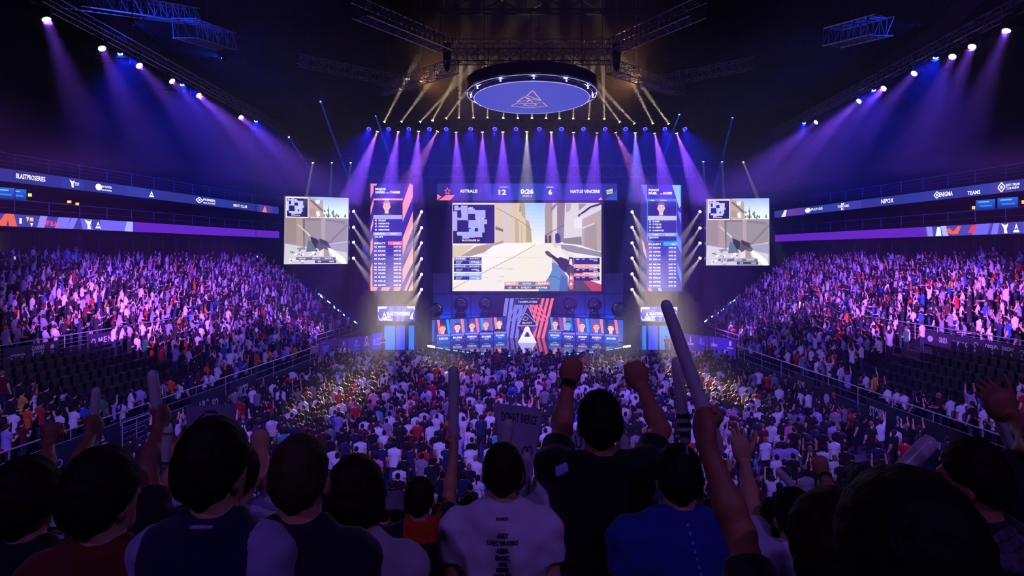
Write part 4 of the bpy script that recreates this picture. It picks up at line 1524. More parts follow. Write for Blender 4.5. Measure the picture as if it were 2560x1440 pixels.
# short lamps above the hanging screens
for side, xs in (('red', (783, 830, 877)), ('blue', (1758, 1805, 1856))):
    a, b = at(xs[0] - 22, 398, 59.5), at(xs[2] + 22, 398, 59.5)
    truss('lighting_truss', 'short truss holding three lamps above the hanging screen on the %s side' % side, a, b, .4, .4, 8, TRUSSK)
    for i, x in enumerate(xs):
        p = at(x, 401.5 if side == 'red' else 399.5, 59.45)
        e = {0: -14, 1: -4, 2: -6}[i] if side == 'red' else {0: 4, 1: 4, 2: 30}[i]
        t = at(x + e * 1.6, 520, 59.4)
        st = 22000 if (side, i) in (('red', 0), ('blue', 2)) else 7000
        moving_head('%s lamp above the hanging screen on the %s side, thin pale beam' % (ordinal(i), side), p, t, 'e4e8b0', st, 7, .5, 'lamps above the hanging screens', 'fff8dc', 7.0, scale=.7)
        MB().tube((0, 0, 0), (0, 0, 16), .02, 4).build('suspension_cable', HOUS, empty('hanging_cable', p + Vector((0, 0, .6)), 'thin cable above the %s lamp over the %s side hanging screen' % (ordinal(i), side), 'cable', 'lamp cables'))

# trusses over the side stands with strong violet lamps
ZS = 11.0 + EYE
for side, s, lamps, x0 in (('red', -1, ((110, 33), (250, 110), (340, 155), (422, 195), (489, 231), (594, 287)), -22.2), ('blue', 1, ((2522, 62), (2435, 106), (2386, 131), (2293, 175), (2217, 213), (2155, 246), (2047, 300)), 25.0)):
    if s < 0:
        a, b = at(90, -12, F * 11.6 / 642), at(706, 322, F * 11.6 / 308)
    else:
        a, b = at(2545, 14, F * 11.6 / 616), at(1934, 333, F * 11.6 / 297)
    truss('lighting_truss', 'long lattice truss over the %s side stand carrying violet lamps' % side, a, b, .55, .55, 46, TRUSSM, .03)
    for i, (x, y) in enumerate(lamps):
        Y = F * 11.0 / (CY - y)
        p = at(x, y, Y)
        j = i if s < 0 else {0: 0, 1: 1, 2: 1, 3: 2, 4: 3, 5: 4, 6: 5}[i]
        if j < 2:
            t = Vector((1.0 + s * (14 - 3 * j), Y - 3 - 5 * j, 2.0))
        else:
            t = Vector((1.3 + s * (7 - 1.6 * j), Y - 7, 1.0))
        moving_head('%s violet flood on the truss over the %s side stand, counted from the camera end' % (ordinal(i), side), p, t, '8a50ff', 14000 if j < 2 else 18000, 24, .9, 'violet floods over the side stands', 'e8dcff', 7.0, name='flood_lamp', scale=1.45, lens_r=.135, rad=.2)

# blue washes added to the side trusses to tint the haze
for side, sg, pts in (('red', -1, ((300, 130), (455, 208), (640, 300))), ('blue', 1, ((2340, 140), (2185, 222), (2010, 305)))):
    for i, (x, y) in enumerate(pts):
        p = at(x, y, F * 11.2 / (CY - y))
        moving_head('%s small added blue wash from the camera end on the %s side truss' % (ordinal(i), side), p, (p.x + sg * 4, p.y + 14, 8), '1424ff', 9000, 100, .9, 'added blue washes on the side trusses', '1c20c0', .5, name='wash_lamp', scale=.7, rad=.2)

# blue side lamps giving the thin blue beams in the haze
for i, (x0, y0, x1, y1, Y) in enumerate(((800, 250, 880, 470, 62), (938, 285, 990, 440, 56), (1700, 282, 1640, 440, 56), (1832, 290, 1790, 460, 62), (720, 340, 800, 460, 66), (640, 640, 770, 720, 62))):
    p = at(x0, y0, Y)
    t = at(x1, y1, Y + .5)
    bl = moving_head('small blue beam lamp in the roof haze, %s of six thin blue beams' % ordinal(i), p, t, '2050ff', 300000, 2.6, .3, 'thin blue beam lamps', '3058ff', 1.5, scale=.5)
    MB().tube((0, 0, .15), (0, 0, 30.99 - p.z), .02, 4).build('suspension_pole', HOUS, bl)

# ------------------------------------------------------------------ ring truss with the round banner
RY = 45.0
rc = at(1329.5, 232, RY)
R = 162 / F * RY
o = empty('ring_truss', rc + Vector((0, 0, -.12)), 'round ring truss hanging over the arena with a blue disc underneath', 'truss')
o.rotation_euler = (-.055, 0, 0)
m = MB()
n = 48
for rr_, zz in ((R, 0), (R * .93, 0), (R, .75), (R * .93, .75)):
    m.path([(rr_ * math.cos(2 * math.pi * i / n), rr_ * math.sin(2 * math.pi * i / n), zz) for i in range(n)], .05, 6, closed=True)
for i in range(n):
    a, b = 2 * math.pi * i / n, 2 * math.pi * (i + 1) / n
    P0 = lambda r_, t_, z_: Vector((r_ * math.cos(t_), r_ * math.sin(t_), z_))
    m.tube(P0(R, a, 0), P0(R * .93, b if i % 2 else a, 0), .03, 4)
    m.tube(P0(R, a, 0 if i % 2 else .75), P0(R, b, .75 if i % 2 else 0), .02, 4)
    m.tube(P0(R * .93, a, 0 if i % 2 else .75), P0(R * .93, b, .75 if i % 2 else 0), .035, 4)
m.build('ring', TRUSSM, o)
m = MB()
m.lathe([(R * 1.0 + .06, .08), (R + .06, .8), (R + .02, .8), (R + .02, .08)], 64)
m.build('black_skirt', BLACKM, o)
m = MB()
for r_, z_ in ((R * 1.005, -.02), (R * .89, -.28)):
    m.path([(r_ * math.cos(2 * math.pi * i / n), r_ * math.sin(2 * math.pi * i / n), z_) for i in range(n)], .022, 5, closed=True)
m.build('light_tube', glow('ring_glow', 'b8b0ff', 1.1), o)
m = MB()
m.lathe([(R * .885, -.24), (R * .885, -.28), (0.001, -.28)], 64)
m.build('round_banner', mat('banner_blue', '3a3ea0', .5, noise=.06, emit='4448bc', es=.95), o)  # blue light put into the disc's own emission, as if backlit
P = Panel(lambda x, y: Vector((x, y, -.29)), (0, 0, -1), .01)
Z = lambda *q: [((x - 730) / 388.0, (y - 455) / 105.0) for x, y in q]
for pts in (Z((600, 370), (728, 250), (970, 490), (600, 370)), Z((350, 525), (540, 395), (680, 480), (350, 525)), Z((540, 395), (700, 455), (930, 490)), Z((610, 530), (680, 480), (770, 540)), Z((370, 555), (560, 570), (820, 565), (1020, 540)),
            Z((370, 555), (210, 625), (250, 640)), Z((1020, 540), (1160, 635)), Z((250, 640), (480, 665), (700, 675), (930, 660), (1160, 635)), Z((600, 575), (525, 610), (700, 628), (870, 610), (815, 570))):
    P.line(pts, .07, 'ffc0b0', 1)
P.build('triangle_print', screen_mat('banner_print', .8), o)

for i in range(12):  # small lamps added under the ring to brighten its lattice
    a = 2 * math.pi * i / 12
    q = Vector((R * .94 * math.cos(a), R * .94 * math.sin(a), -.16))
    MB().lathe([(.05, -.03), (.06, 0), (.03, .05)], 10, 0, q).build('added_rim_lamp', glow('rim_glow', 'd8d0ff', 2.5), o)
    L = bpy.data.lights.new('added_rim_light', 'POINT')
    L.energy = 70
    L.color = lin('a898ff')
    L.shadow_soft_size = .06
    lo = bpy.data.objects.new('added_rim_light', L)
    COL.objects.link(lo)
    lo.parent = o
    lo.location = q + Vector((0, 0, .12))
    MB().tube(q, (R * .96 * math.cos(a), R * .96 * math.sin(a), 0), .012, 4).build('hanger', HOUS, o)
for i in range(4):
    a = math.pi * (i + .5) / 2
    MB().tube((R * math.cos(a), R * math.sin(a), .75), (R * math.cos(a), R * math.sin(a), 30.6 - rc.z), .02, 4).build('suspension_cable', HOUS, o)
# radiating roof trusses above the ring
TZ = at(0, 135, 45).z
hubs = [at(1118, 150, 47), at(1540, 150, 47)]
for i, (a, b, lab) in enumerate((((1115, 112, 44), (897, 22, 36), 'toward the near red corner'), ((1540, 112, 44), (1748, 22, 36), 'toward the near blue corner'),
                                 ((1130, 168, 48), (948, 228, 60), 'toward the far red corner'), ((1530, 168, 48), (1700, 228, 60), 'toward the far blue corner'),
                                 ((1115, 142, 45), (1540, 142, 45), 'between the two roof hubs, front chord'), ((1115, 118, 47), (1540, 118, 47), 'between the two roof hubs, back chord'),
                                 ((1050, 215, 58), (745, 150, 56), 'out to the red side catwalk'), ((1592, 215, 58), (1885, 158, 56), 'out to the blue side catwalk'))):
    truss('roof_truss', 'roof truss running %s above the ring' % lab, at(*a), at(*b), 1.0, .8, 16, TRUSSM, .04, 'roof trusses', .025)
for i, h in enumerate((at(1118, 125, 45.5), at(1541, 125, 45.5), at(1052, 205, 57), at(1590, 205, 57))):
    o = empty('chain_hoist', h, 'dark chain hoist hanging at the %s roof truss joint' % ('near red', 'near blue', 'far red', 'far blue')[i], 'hoist', 'chain hoists')
    MB().box((0, 0, -.2), (.5, .4, 1.3)).lathe([(.0, -1.5), (.2, -1.3), (.24, -.9), (.1, -.7)], 12).build('body', HOUS, o)
    MB().tube((0, 0, .4), (0, 0, 30.9 - h.z), .03, 5).build('chain', STEEL, o)

# blue-lit steel high in the roof on the red side
truss('roof_truss', 'short roof truss in the upper red side corner, lit blue', at(462, 70, 40), at(566, 104, 46), 1.4, 1.1, 8, TRUSSM, .05, 'roof trusses', .03)
truss('roof_truss', 'long dark roof truss in the upper red side corner, edged in blue light', at(170, -8, 34), at(480, 40, 44), 1.2, .9, 18, TRUSSM, .05, 'roof trusses', .03)
truss('roof_truss', 'roof truss in the upper blue side corner, faintly lit', at(2080, 95, 44), at(2210, 62, 40), 1.4, 1.1, 8, TRUSSM, .05, 'roof trusses', .03)
for i, (x, y, Y, tx, ty, tY, pw) in enumerate(((330, 60, 36, 480, 60, 42, 9000), (560, 150, 40, 300, 10, 37, 7000), (2300, 60, 38, 2120, 90, 43, 3500))):  # blue lamps added to tint the roof steel
    bl = moving_head('small blue lamp added to light the roof steel, %s' % ('in the upper red side corner', 'below the short blue lit truss', 'in the upper blue side corner')[i], at(x, y, Y), at(tx, ty, tY), '1a40ff', pw, 50, .9, 'added blue roof lamps', '2040ff', .6, scale=.6)
    MB().tube((0, 0, .18), (0, 0, 30.99 - at(x, y, Y).z), .02, 4).build('suspension_pole', HOUS, bl)

# amber lamps on the roof trusses near the ring, warm glints on the steel
for i, (x, y, Y, tx, ty) in enumerate(((1050, 205, 56.4, 1180, 150), (1592, 205, 56.4, 1480, 150))):
    moving_head('warm work lamp at the far %s roof joint lighting the trusses' % ('red', 'blue')[i], at(x, y, Y), at(tx, ty, 46), 'ffb070', 2500, 60, .8, 'roof work lamps', 'ffc890', .8, scale=.8)

# LED dots along the stage-side ends of the stands
for s in (-1, 1):
    o = empty('stair_light_strip', sp(s, y_end(0), 0, 2.4), 'row of white blue LED lights down the stage end of the %s side stand' % SIDE[s], 'light strip')
    pxs = ((800, 738), (808, 745), (822, 755), (836, 768), (848, 777), (858, 786), (870, 796), (889, 806), (912, 822)) if s < 0 else ((1846, 742), (1836, 751), (1826, 757), (1818, 765), (1808, 773), (1799, 780), (1790, 786), (1778, 793), (1765, 802))
    for i, (x, y) in enumerate(pxs):
        Y = 67.8 + .6 * (8 - i)
        p, q = at(x - 4, y - 3 * 1, Y), at(x + 4, y + 3 * 1, Y)
        if s > 0:
            p, q = at(x - 4, y + 3, Y), at(x + 4, y - 3, Y)
        MB().tube(p - o.location, q - o.location, .06 if i % 3 else .1, 6).build('diode', glow('led_cool', '9cc8ff', 3.0), o)

# truss with violet floods over the near stand, lighting the floor and the near rows from behind
truss('lighting_truss', 'lattice truss across the roof above the near stand carrying violet floods', (-17, 6, 17.6), (19, 6, 17.6), .55, .55, 40)
for i, (x, tx, ty, tz, pw) in enumerate(((-15, -25, 50, 5.5, 480000), (-11, -21, 33, 4, 24000), (-5, -6, 40, 1, 23000), (1, 1, 40, 1, 21000), (7, 9, 40, 1, 23000), (13, 23, 33, 4, 24000), (17, 28, 50, 5.5, 480000))):
    moving_head('%s violet flood from the red side on the truss above the near stand' % ordinal(i), (x, 6, 16.9), (tx, ty, tz), 'b060ff' if pw > 90000 else '8c6cff', pw * .7, 20 if pw > 90000 else 50, .9, 'near stand floods', 'e8dcff', 5.0, name='flood_lamp', scale=1.45, lens_r=.19, rad=.3)

for i, (x, y) in enumerate(((-6, -8), (7, -8))):
    p = Vector((x, y, 19))
    fl = moving_head('violet flood behind the camera over the near stand, %s' % ('red side', 'blue side')[i], p, (x * .2, 8, 5.5), 'a070ff', 1000, 80, .9, 'rear floods', 'e8dcff', 5.0, name='flood_lamp', scale=1.45, lens_r=.19, rad=.3)
    MB().tube((0, 0, .5), (0, 0, 11.9), .03, 5).build('suspension_pole', HOUS, fl)
for i, px in enumerate((1108, 1178, 1318, 1458, 1532)):
    p = Vector(((px - CX) / F * 64.4, 64.4, 1.45))
    moving_head('%s blue floor wash from the red side lighting the panelled wall' % ordinal(i), p, (p.x, 65.4, 5.6), '0c56ff', 1500, 95, .8, 'floor washes on stage', '3a7cff', 1.5, name='wash_lamp', scale=.6)

# ================================================================== HAZE
def haze(name, c, size, density, label):
    hz = MB().box(c, size).mesh('haze', ())
    hm = bpy.data.materials.new(name)
    hm.use_nodes = True
    nt = hm.node_tree
    nt.nodes.clear()
    out = nt.nodes.new('ShaderNodeOutputMaterial')
    v = nt.nodes.new('ShaderNodeVolumeScatter')
    v.inputs['Color'].default_value = (0.9, 0.9, 1.0, 1)
    v.inputs['Density'].default_value = density
    v.inputs['Anisotropy'].default_value = 0.15
    nt.links.new(v.outputs[0], out.inputs['Volume'])
    hz.materials.append(hm)
    tag(link('haze', hz), label, 'haze', None, 'stuff')


haze('hall_haze', (1, 51, 15.4), (107, 138, 30.8), .001, 'thin haze filling the whole hall')
for i, (z0, z1, dn) in enumerate(((0, 25, .005), (13.2, 24.4, .0105))):
    haze('stage_haze', (1.3, 55.5, (z0 + .1 + z1) / 2), (46 - .2 * i, 22 - .2 * i, z1 - z0 - .1), dn, 'stage haze layer %s, thicker toward the lamps' % ('below', 'above')[i])
for nm, x0, x1 in (('red', -31, -10), ('blue', 12, 36)):
    haze('side_haze', ((x0 + x1) / 2, 45, 16.9), (x1 - x0, 30, 7.6), .0055, 'haze under the truss over the %s side stand' % nm)
p = at(1345, 71, 47)
o = empty('hanging_pennant', p, 'small red and white pennant hanging in the dark roof above the ring', 'pennant')
MB().prism([(-.28, 0), (.3, .02), (.12, -.3), (-.26, -.26)], -.02, .02).build('cloth', mat('pennant_red', 'e01c4c', .7, emit='e01c4c', es=.0), o)
MB().prism([(-.3, .14), (.3, .14), (.3, .02), (-.28, 0)], -.02, .02).build('header', mat('pennant_white', 'd0d0f0', .7), o)
MB().tube((0, 0, .1), (0, 0, 30.99 - p.z), .012, 4).build('cord', HOUS, o)

# ================================================================== PEOPLE
def tinted(name, rough, noise=.12, scale=9.0, sheen=0.0, bump=.15):
    """A material that takes its colour from the object it is on (cloth, skin, hair)."""
    m = bpy.data.materials.new(name)
    m.use_nodes = True
    nt = m.node_tree
    b = nt.nodes['Principled BSDF']
    b.inputs['Roughness'].default_value = rough
    b.inputs['Specular IOR Level'].default_value = .3
    b.inputs['Sheen Weight'].default_value = sheen
    oi = nt.nodes.new('ShaderNodeObjectInfo')
    tc = nt.nodes.new('ShaderNodeTexCoord')
    nz = nt.nodes.new('ShaderNodeTexNoise')
    nz.inputs['Scale'].default_value = scale
    nz.inputs['Detail'].default_value = 4
    mr = nt.nodes.new('ShaderNodeMapRange')
    mr.inputs[3].default_value = 1 - noise
    mr.inputs[4].default_value = 1 + noise
    mx = nt.nodes.new('ShaderNodeVectorMath')
    mx.operation = 'SCALE'
    nt.links.new(tc.outputs['Object'], nz.inputs['Vector'])
    nt.links.new(nz.outputs['Fac'], mr.inputs[0])
    nt.links.new(oi.outputs['Color'], mx.inputs[0])
    nt.links.new(mr.outputs[0], mx.inputs['Scale'])
    nt.links.new(mx.outputs[0], b.inputs['Base Color'])
    if bump:
        bp = nt.nodes.new('ShaderNodeBump')
        bp.inputs['Strength'].default_value = bump
        bp.inputs['Distance'].default_value = .01
        nt.links.new(nz.outputs['Fac'], bp.inputs['Height'])
        nt.links.new(bp.outputs['Normal'], b.inputs['Normal'])
    return m


M_SKIN = tinted('skin', .5, .06, 14, bump=.05)
M_CLOTH = tinted('cloth', .85, .12, 7, .2, .25)
M_HAIR = tinted('hair', .7, .3, 60, 0, .5)
M_HAIR.node_tree.nodes['Principled BSDF'].inputs['Specular IOR Level'].default_value = .2


# ------------------------------------------------------------------ bodies as blended solids
class Solid:
    """Blended round cones, flat-ended cones and ellipsoids, meshed on a grid (surface nets)."""

    def __init__(self):
        self.p = []

    def cone(self, a, b, ra, rb, k=.03, fl=1.0, g=0):
        self.p.append(('c', np.array(a, float), np.array(b, float), ra, rb, k, fl, g))
        return self

    def cyl(self, a, b, ra, rb, k=.02, fl=1.0, g=0):
        self.p.append(('y', np.array(a, float), np.array(b, float), ra, rb, k, fl, g))
        return self

    def ell(self, c, r, k=.02, g=0):
        self.p.append(('e', np.array(c, float), np.array(r, float), 0, 0, k, 1, g))
        return self

    def cut(self, n, d, k=.01):
        """Keep the side where n.x >= d."""
        self.p.append(('h', np.array(n, float), d, 0, 0, k, 1, 0))
        return self

    def dig(self, c, r, k=.01):
        self.p.append(('d', np.array(c, float), np.array(r, float), 0, 0, k, 1, 0))
        return self

    def grid(self, h, wob=None, groups=False):
        lo, hi = np.full(3, 1e9), np.full(3, -1e9)
        for q in self.p:
            if q[0] in 'cy':
                r = max(q[3], q[4])
                lo = np.minimum(lo, np.minimum(q[1], q[2]) - r)
                hi = np.maximum(hi, np.maximum(q[1], q[2]) + r)
            elif q[0] == 'e':
                lo, hi = np.minimum(lo, q[1] - q[2]), np.maximum(hi, q[1] + q[2])
        lo -= 3 * h
        hi += 3 * h
        n = np.ceil((hi - lo) / h).astype(int) + 1
        f = np.full(n, .12, np.float32)
        gf = None
        if groups:
            gf = {}
        ax = [lo[i] + h * np.arange(n[i]) for i in range(3)]

        def block(a, b):
            i0 = np.clip(np.floor((a - lo) / h).astype(int), 0, n - 1)
            i1 = np.clip(np.ceil((b - lo) / h).astype(int) + 1, 1, n)
            X = ax[0][i0[0]:i1[0], None, None]
            Y = ax[1][None, i0[1]:i1[1], None]
            Z = ax[2][None, None, i0[2]:i1[2]]
            return (slice(i0[0], i1[0]), slice(i0[1], i1[1]), slice(i0[2], i1[2])), X, Y, Z
        for t, A, B, ra, rb, k, fl, g in self.p:
            if t in 'cy':
                r = max(ra, rb) + k + .04 + 2 * h
                s, X, Y, Z = block(np.minimum(A, B) - r, np.maximum(A, B) + r)
                ba = B - A
                ba2 = np.array([ba[0], ba[1] / fl, ba[2]])
                L2 = (ba2 ** 2).sum() + 1e-12
                x, y, z = X - A[0], (Y - A[1]) / fl, Z - A[2]
                u = (x * ba2[0] + y * ba2[1] + z * ba2[2]) / L2
                uc = np.clip(u, 0, 1)
                d = np.sqrt((x - uc * ba2[0]) ** 2 + (y - uc * ba2[1]) ** 2 + (z - uc * ba2[2]) ** 2) if t == 'c' else np.sqrt((x - u * ba2[0]) ** 2 + (y - u * ba2[1]) ** 2 + (z - u * ba2[2]) ** 2)
                d = (d - (ra + (rb - ra) * uc)) * min(1.0, (fl + 1) / 2)
                if t == 'y':
                    d = np.maximum(d, (np.abs(u - .5) - .5) * math.sqrt(L2))
            elif t == 'e':
                r = B.max() + k + .04 + 2 * h
                s, X, Y, Z = block(A - r, A + r)
                q = np.sqrt(((X - A[0]) / B[0]) ** 2 + ((Y - A[1]) / B[1]) ** 2 + ((Z - A[2]) / B[2]) ** 2)
                d = (q - 1) * B.min()
            elif t == 'h':
                X, Y, Z = ax[0][:, None, None], ax[1][None, :, None], ax[2][None, None, :]
                d = B - (X * A[0] + Y * A[1] + Z * A[2])
                e = np.maximum(k - np.abs(f - d), 0) / k
                f = (np.maximum(f, d) + e * e * k * .25).astype(np.float32)
                continue
            else:
                s, X, Y, Z = block(A - B - .05, A + B + .05)
                q = np.sqrt(((X - A[0]) / B[0]) ** 2 + ((Y - A[1]) / B[1]) ** 2 + ((Z - A[2]) / B[2]) ** 2)
                d = -(q - 1) * B.min()
                c = f[s]
                e = np.maximum(k - np.abs(c - d), 0) / k
                f[s] = np.maximum(c, d) + e * e * k * .25
                continue
            c = f[s]
            e = np.maximum(k - np.abs(c - d), 0) / k
            f[s] = np.minimum(c, d) - e * e * k * .25
            if groups:
                if g not in gf:
                    gf[g] = np.full(n, .2, np.float32)
                gf[g][s] = np.minimum(gf[g][s], d)
        if wob:
            amp, fr = wob
            X, Y, Z = ax[0][:, None, None], ax[1][None, :, None], ax[2][None, None, :]
            f = f + (amp * (np.sin(fr * (X * 1.1 + Z * 1.7) + 1.3) * np.sin(fr * (Y * 1.3 - X * .6 + Z * .4)) + .6 * np.sin(fr * 2.3 * (Z + .4 * X) + 2 * np.sin(fr * .8 * X)) * np.sin(fr * 1.7 * X + .5))).astype(np.float32)
        return f, lo, h, gf

    def mesh(self, h, wob=None, groups=False):
        f, lo, h, gf = self.grid(h, wob, groups)
        V, Q = surface_nets(f, lo, h)
        if not groups:
            return V, Q
        c = V[Q].mean(1)
        ii = np.clip(np.round((c - lo) / h).astype(int), 0, np.array(f.shape) - 1)
        keys = sorted(gf)
        d = np.stack([gf[k][ii[:, 0], ii[:, 1], ii[:, 2]] for k in keys], 1)
        return V, Q, np.array(keys)[d.argmin(1)]


def surface_nets(f, lo, h):
    ins = f < 0
    c = np.zeros(tuple(np.array(f.shape) - 1), np.int8)
    for a in (0, 1):
        for b in (0, 1):
            for d in (0, 1):
                c += ins[a:f.shape[0] - 1 + a, b:f.shape[1] - 1 + b, d:f.shape[2] - 1 + d]
    act = (c > 0) & (c < 8)
    I = np.argwhere(act)
    idx = np.full(act.shape, -1, np.int64)
    idx[act] = np.arange(len(I))
    acc = np.zeros((len(I), 3))
    cnt = np.zeros(len(I))
    for axis in range(3):
        e = np.zeros(3, int)
        e[axis] = 1
        o = [i for i in range(3) if i != axis]
        for a in (0, 1):
            for b in (0, 1):
                q = np.zeros(3, int)
                q[o[0]], q[o[1]] = a, b
                p0 = I + q
                p1 = p0 + e
                f0, f1 = f[p0[:, 0], p0[:, 1], p0[:, 2]], f[p1[:, 0], p1[:, 1], p1[:, 2]]
                m = (f0 < 0) != (f1 < 0)
                t = f0[m] / (f0[m] - f1[m])
                acc[m] += q + e * t[:, None]
                cnt[m] += 1
    V = lo + h * (I + acc / cnt[:, None])
    quads = []
    for axis in range(3):
        o1, o2 = (axis + 1) % 3, (axis + 2) % 3
        s0 = [slice(None)] * 3
        s1 = [slice(None)] * 3
        s0[axis], s1[axis] = slice(0, -1), slice(1, None)
        a, b = ins[tuple(s0)], ins[tuple(s1)]
        P = np.argwhere(a != b)
        P = P[(P[:, o1] > 0) & (P[:, o2] > 0)]
        inside = a[P[:, 0], P[:, 1], P[:, 2]]
        e1, e2 = np.zeros(3, int), np.zeros(3, int)
        e1[o1], e2[o2] = 1, 1
        g = lambda p: idx[np.minimum(p[:, 0], idx.shape[0] - 1), np.minimum(p[:, 1], idx.shape[1] - 1), np.minimum(p[:, 2], idx.shape[2] - 1)]
        q = np.stack([g(P - e1 - e2), g(P - e2), g(P), g(P - e1)], 1)
        q[~inside] = q[~inside][:, ::-1]
        quads.append(q)
    Q = np.concatenate(quads)
    return V.astype(np.float32), Q[(Q >= 0).all(1)].astype(np.int32)


def unit(v):
    v = np.array(v, float)
    return v / (np.linalg.norm(v) + 1e-12)


def hand(S, w, d, n, thumb, kind, g=0, sc=1.0):
    """Palm, four bent fingers and a thumb. w wrist, d along the hand, n palm side, thumb = side vector."""
    w, d, n, s = np.array(w, float), unit(d), unit(n), unit(thumb)
    off = (.031, .0105, -.0105, -.03)
    ln = (.07, .079, .073, .057)
    curl = {'fist': (72, 98, 62), 'grip': (58, 76, 46), 'open': (6, 10, 6), 'relaxed': (24, 30, 20)}[kind]
    for i in range(4):
        kn = w + d * (.088 - .006 * abs(i - 1)) * sc + s * off[i] * sc
        S.cone(w + s * off[i] * .55 * sc, kn, .0155 * sc, .0125 * sc, .012, g=g)
        a, p = 0.0, kn
        spread = off[i] * (2.6 if kind == 'open' else .4)
        for j, fr in enumerate((.46, .3, .24)):
            a += math.radians(curl[j] + (i - 1.5) * 3)
            q = p + (d * math.cos(a) + n * math.sin(a) + s * spread) * ln[i] * fr * sc
            S.cone(p, q, (.0098 - .0008 * j) * sc, (.0092 - .0008 * j) * sc, .006, g=g)
            p = q
    S.ell(w + d * .045 * sc, (np.abs(s) * .034 + np.abs(d) * .05 + np.abs(n) * .017 + .006) * sc, .02, g=g)
    b = w + d * .022 * sc + s * .028 * sc
    if kind in ('fist', 'grip'):
        pts = (b, b + (d * .6 + s * .35 + n * .6) * .042 * sc, b + (d * .9 + s * .0 + n * .9) * .05 * sc, b + (d * 1.0 - s * .5 + n * .8) * .056 * sc)
    else:
        pts = (b, b + (d * .6 + s * .8 + n * .15) * .04 * sc, b + (d * 1.25 + s * 1.15 + n * .2) * .05 * sc, b + (d * 1.85 + s * 1.3 + n * .2) * .055 * sc)
    for j in range(3):
        S.cone(pts[j], pts[j + 1], (.0135 - .0016 * j) * sc, (.0122 - .0016 * j) * sc, .01, g=g)


DOWN_L = ((-.23, -.02, 1.14), (-.24, .08, .9), (-.1, .3, -1))
DOWN_R = ((.23, -.02, 1.14), (.24, .08, .9), (.1, .3, -1))


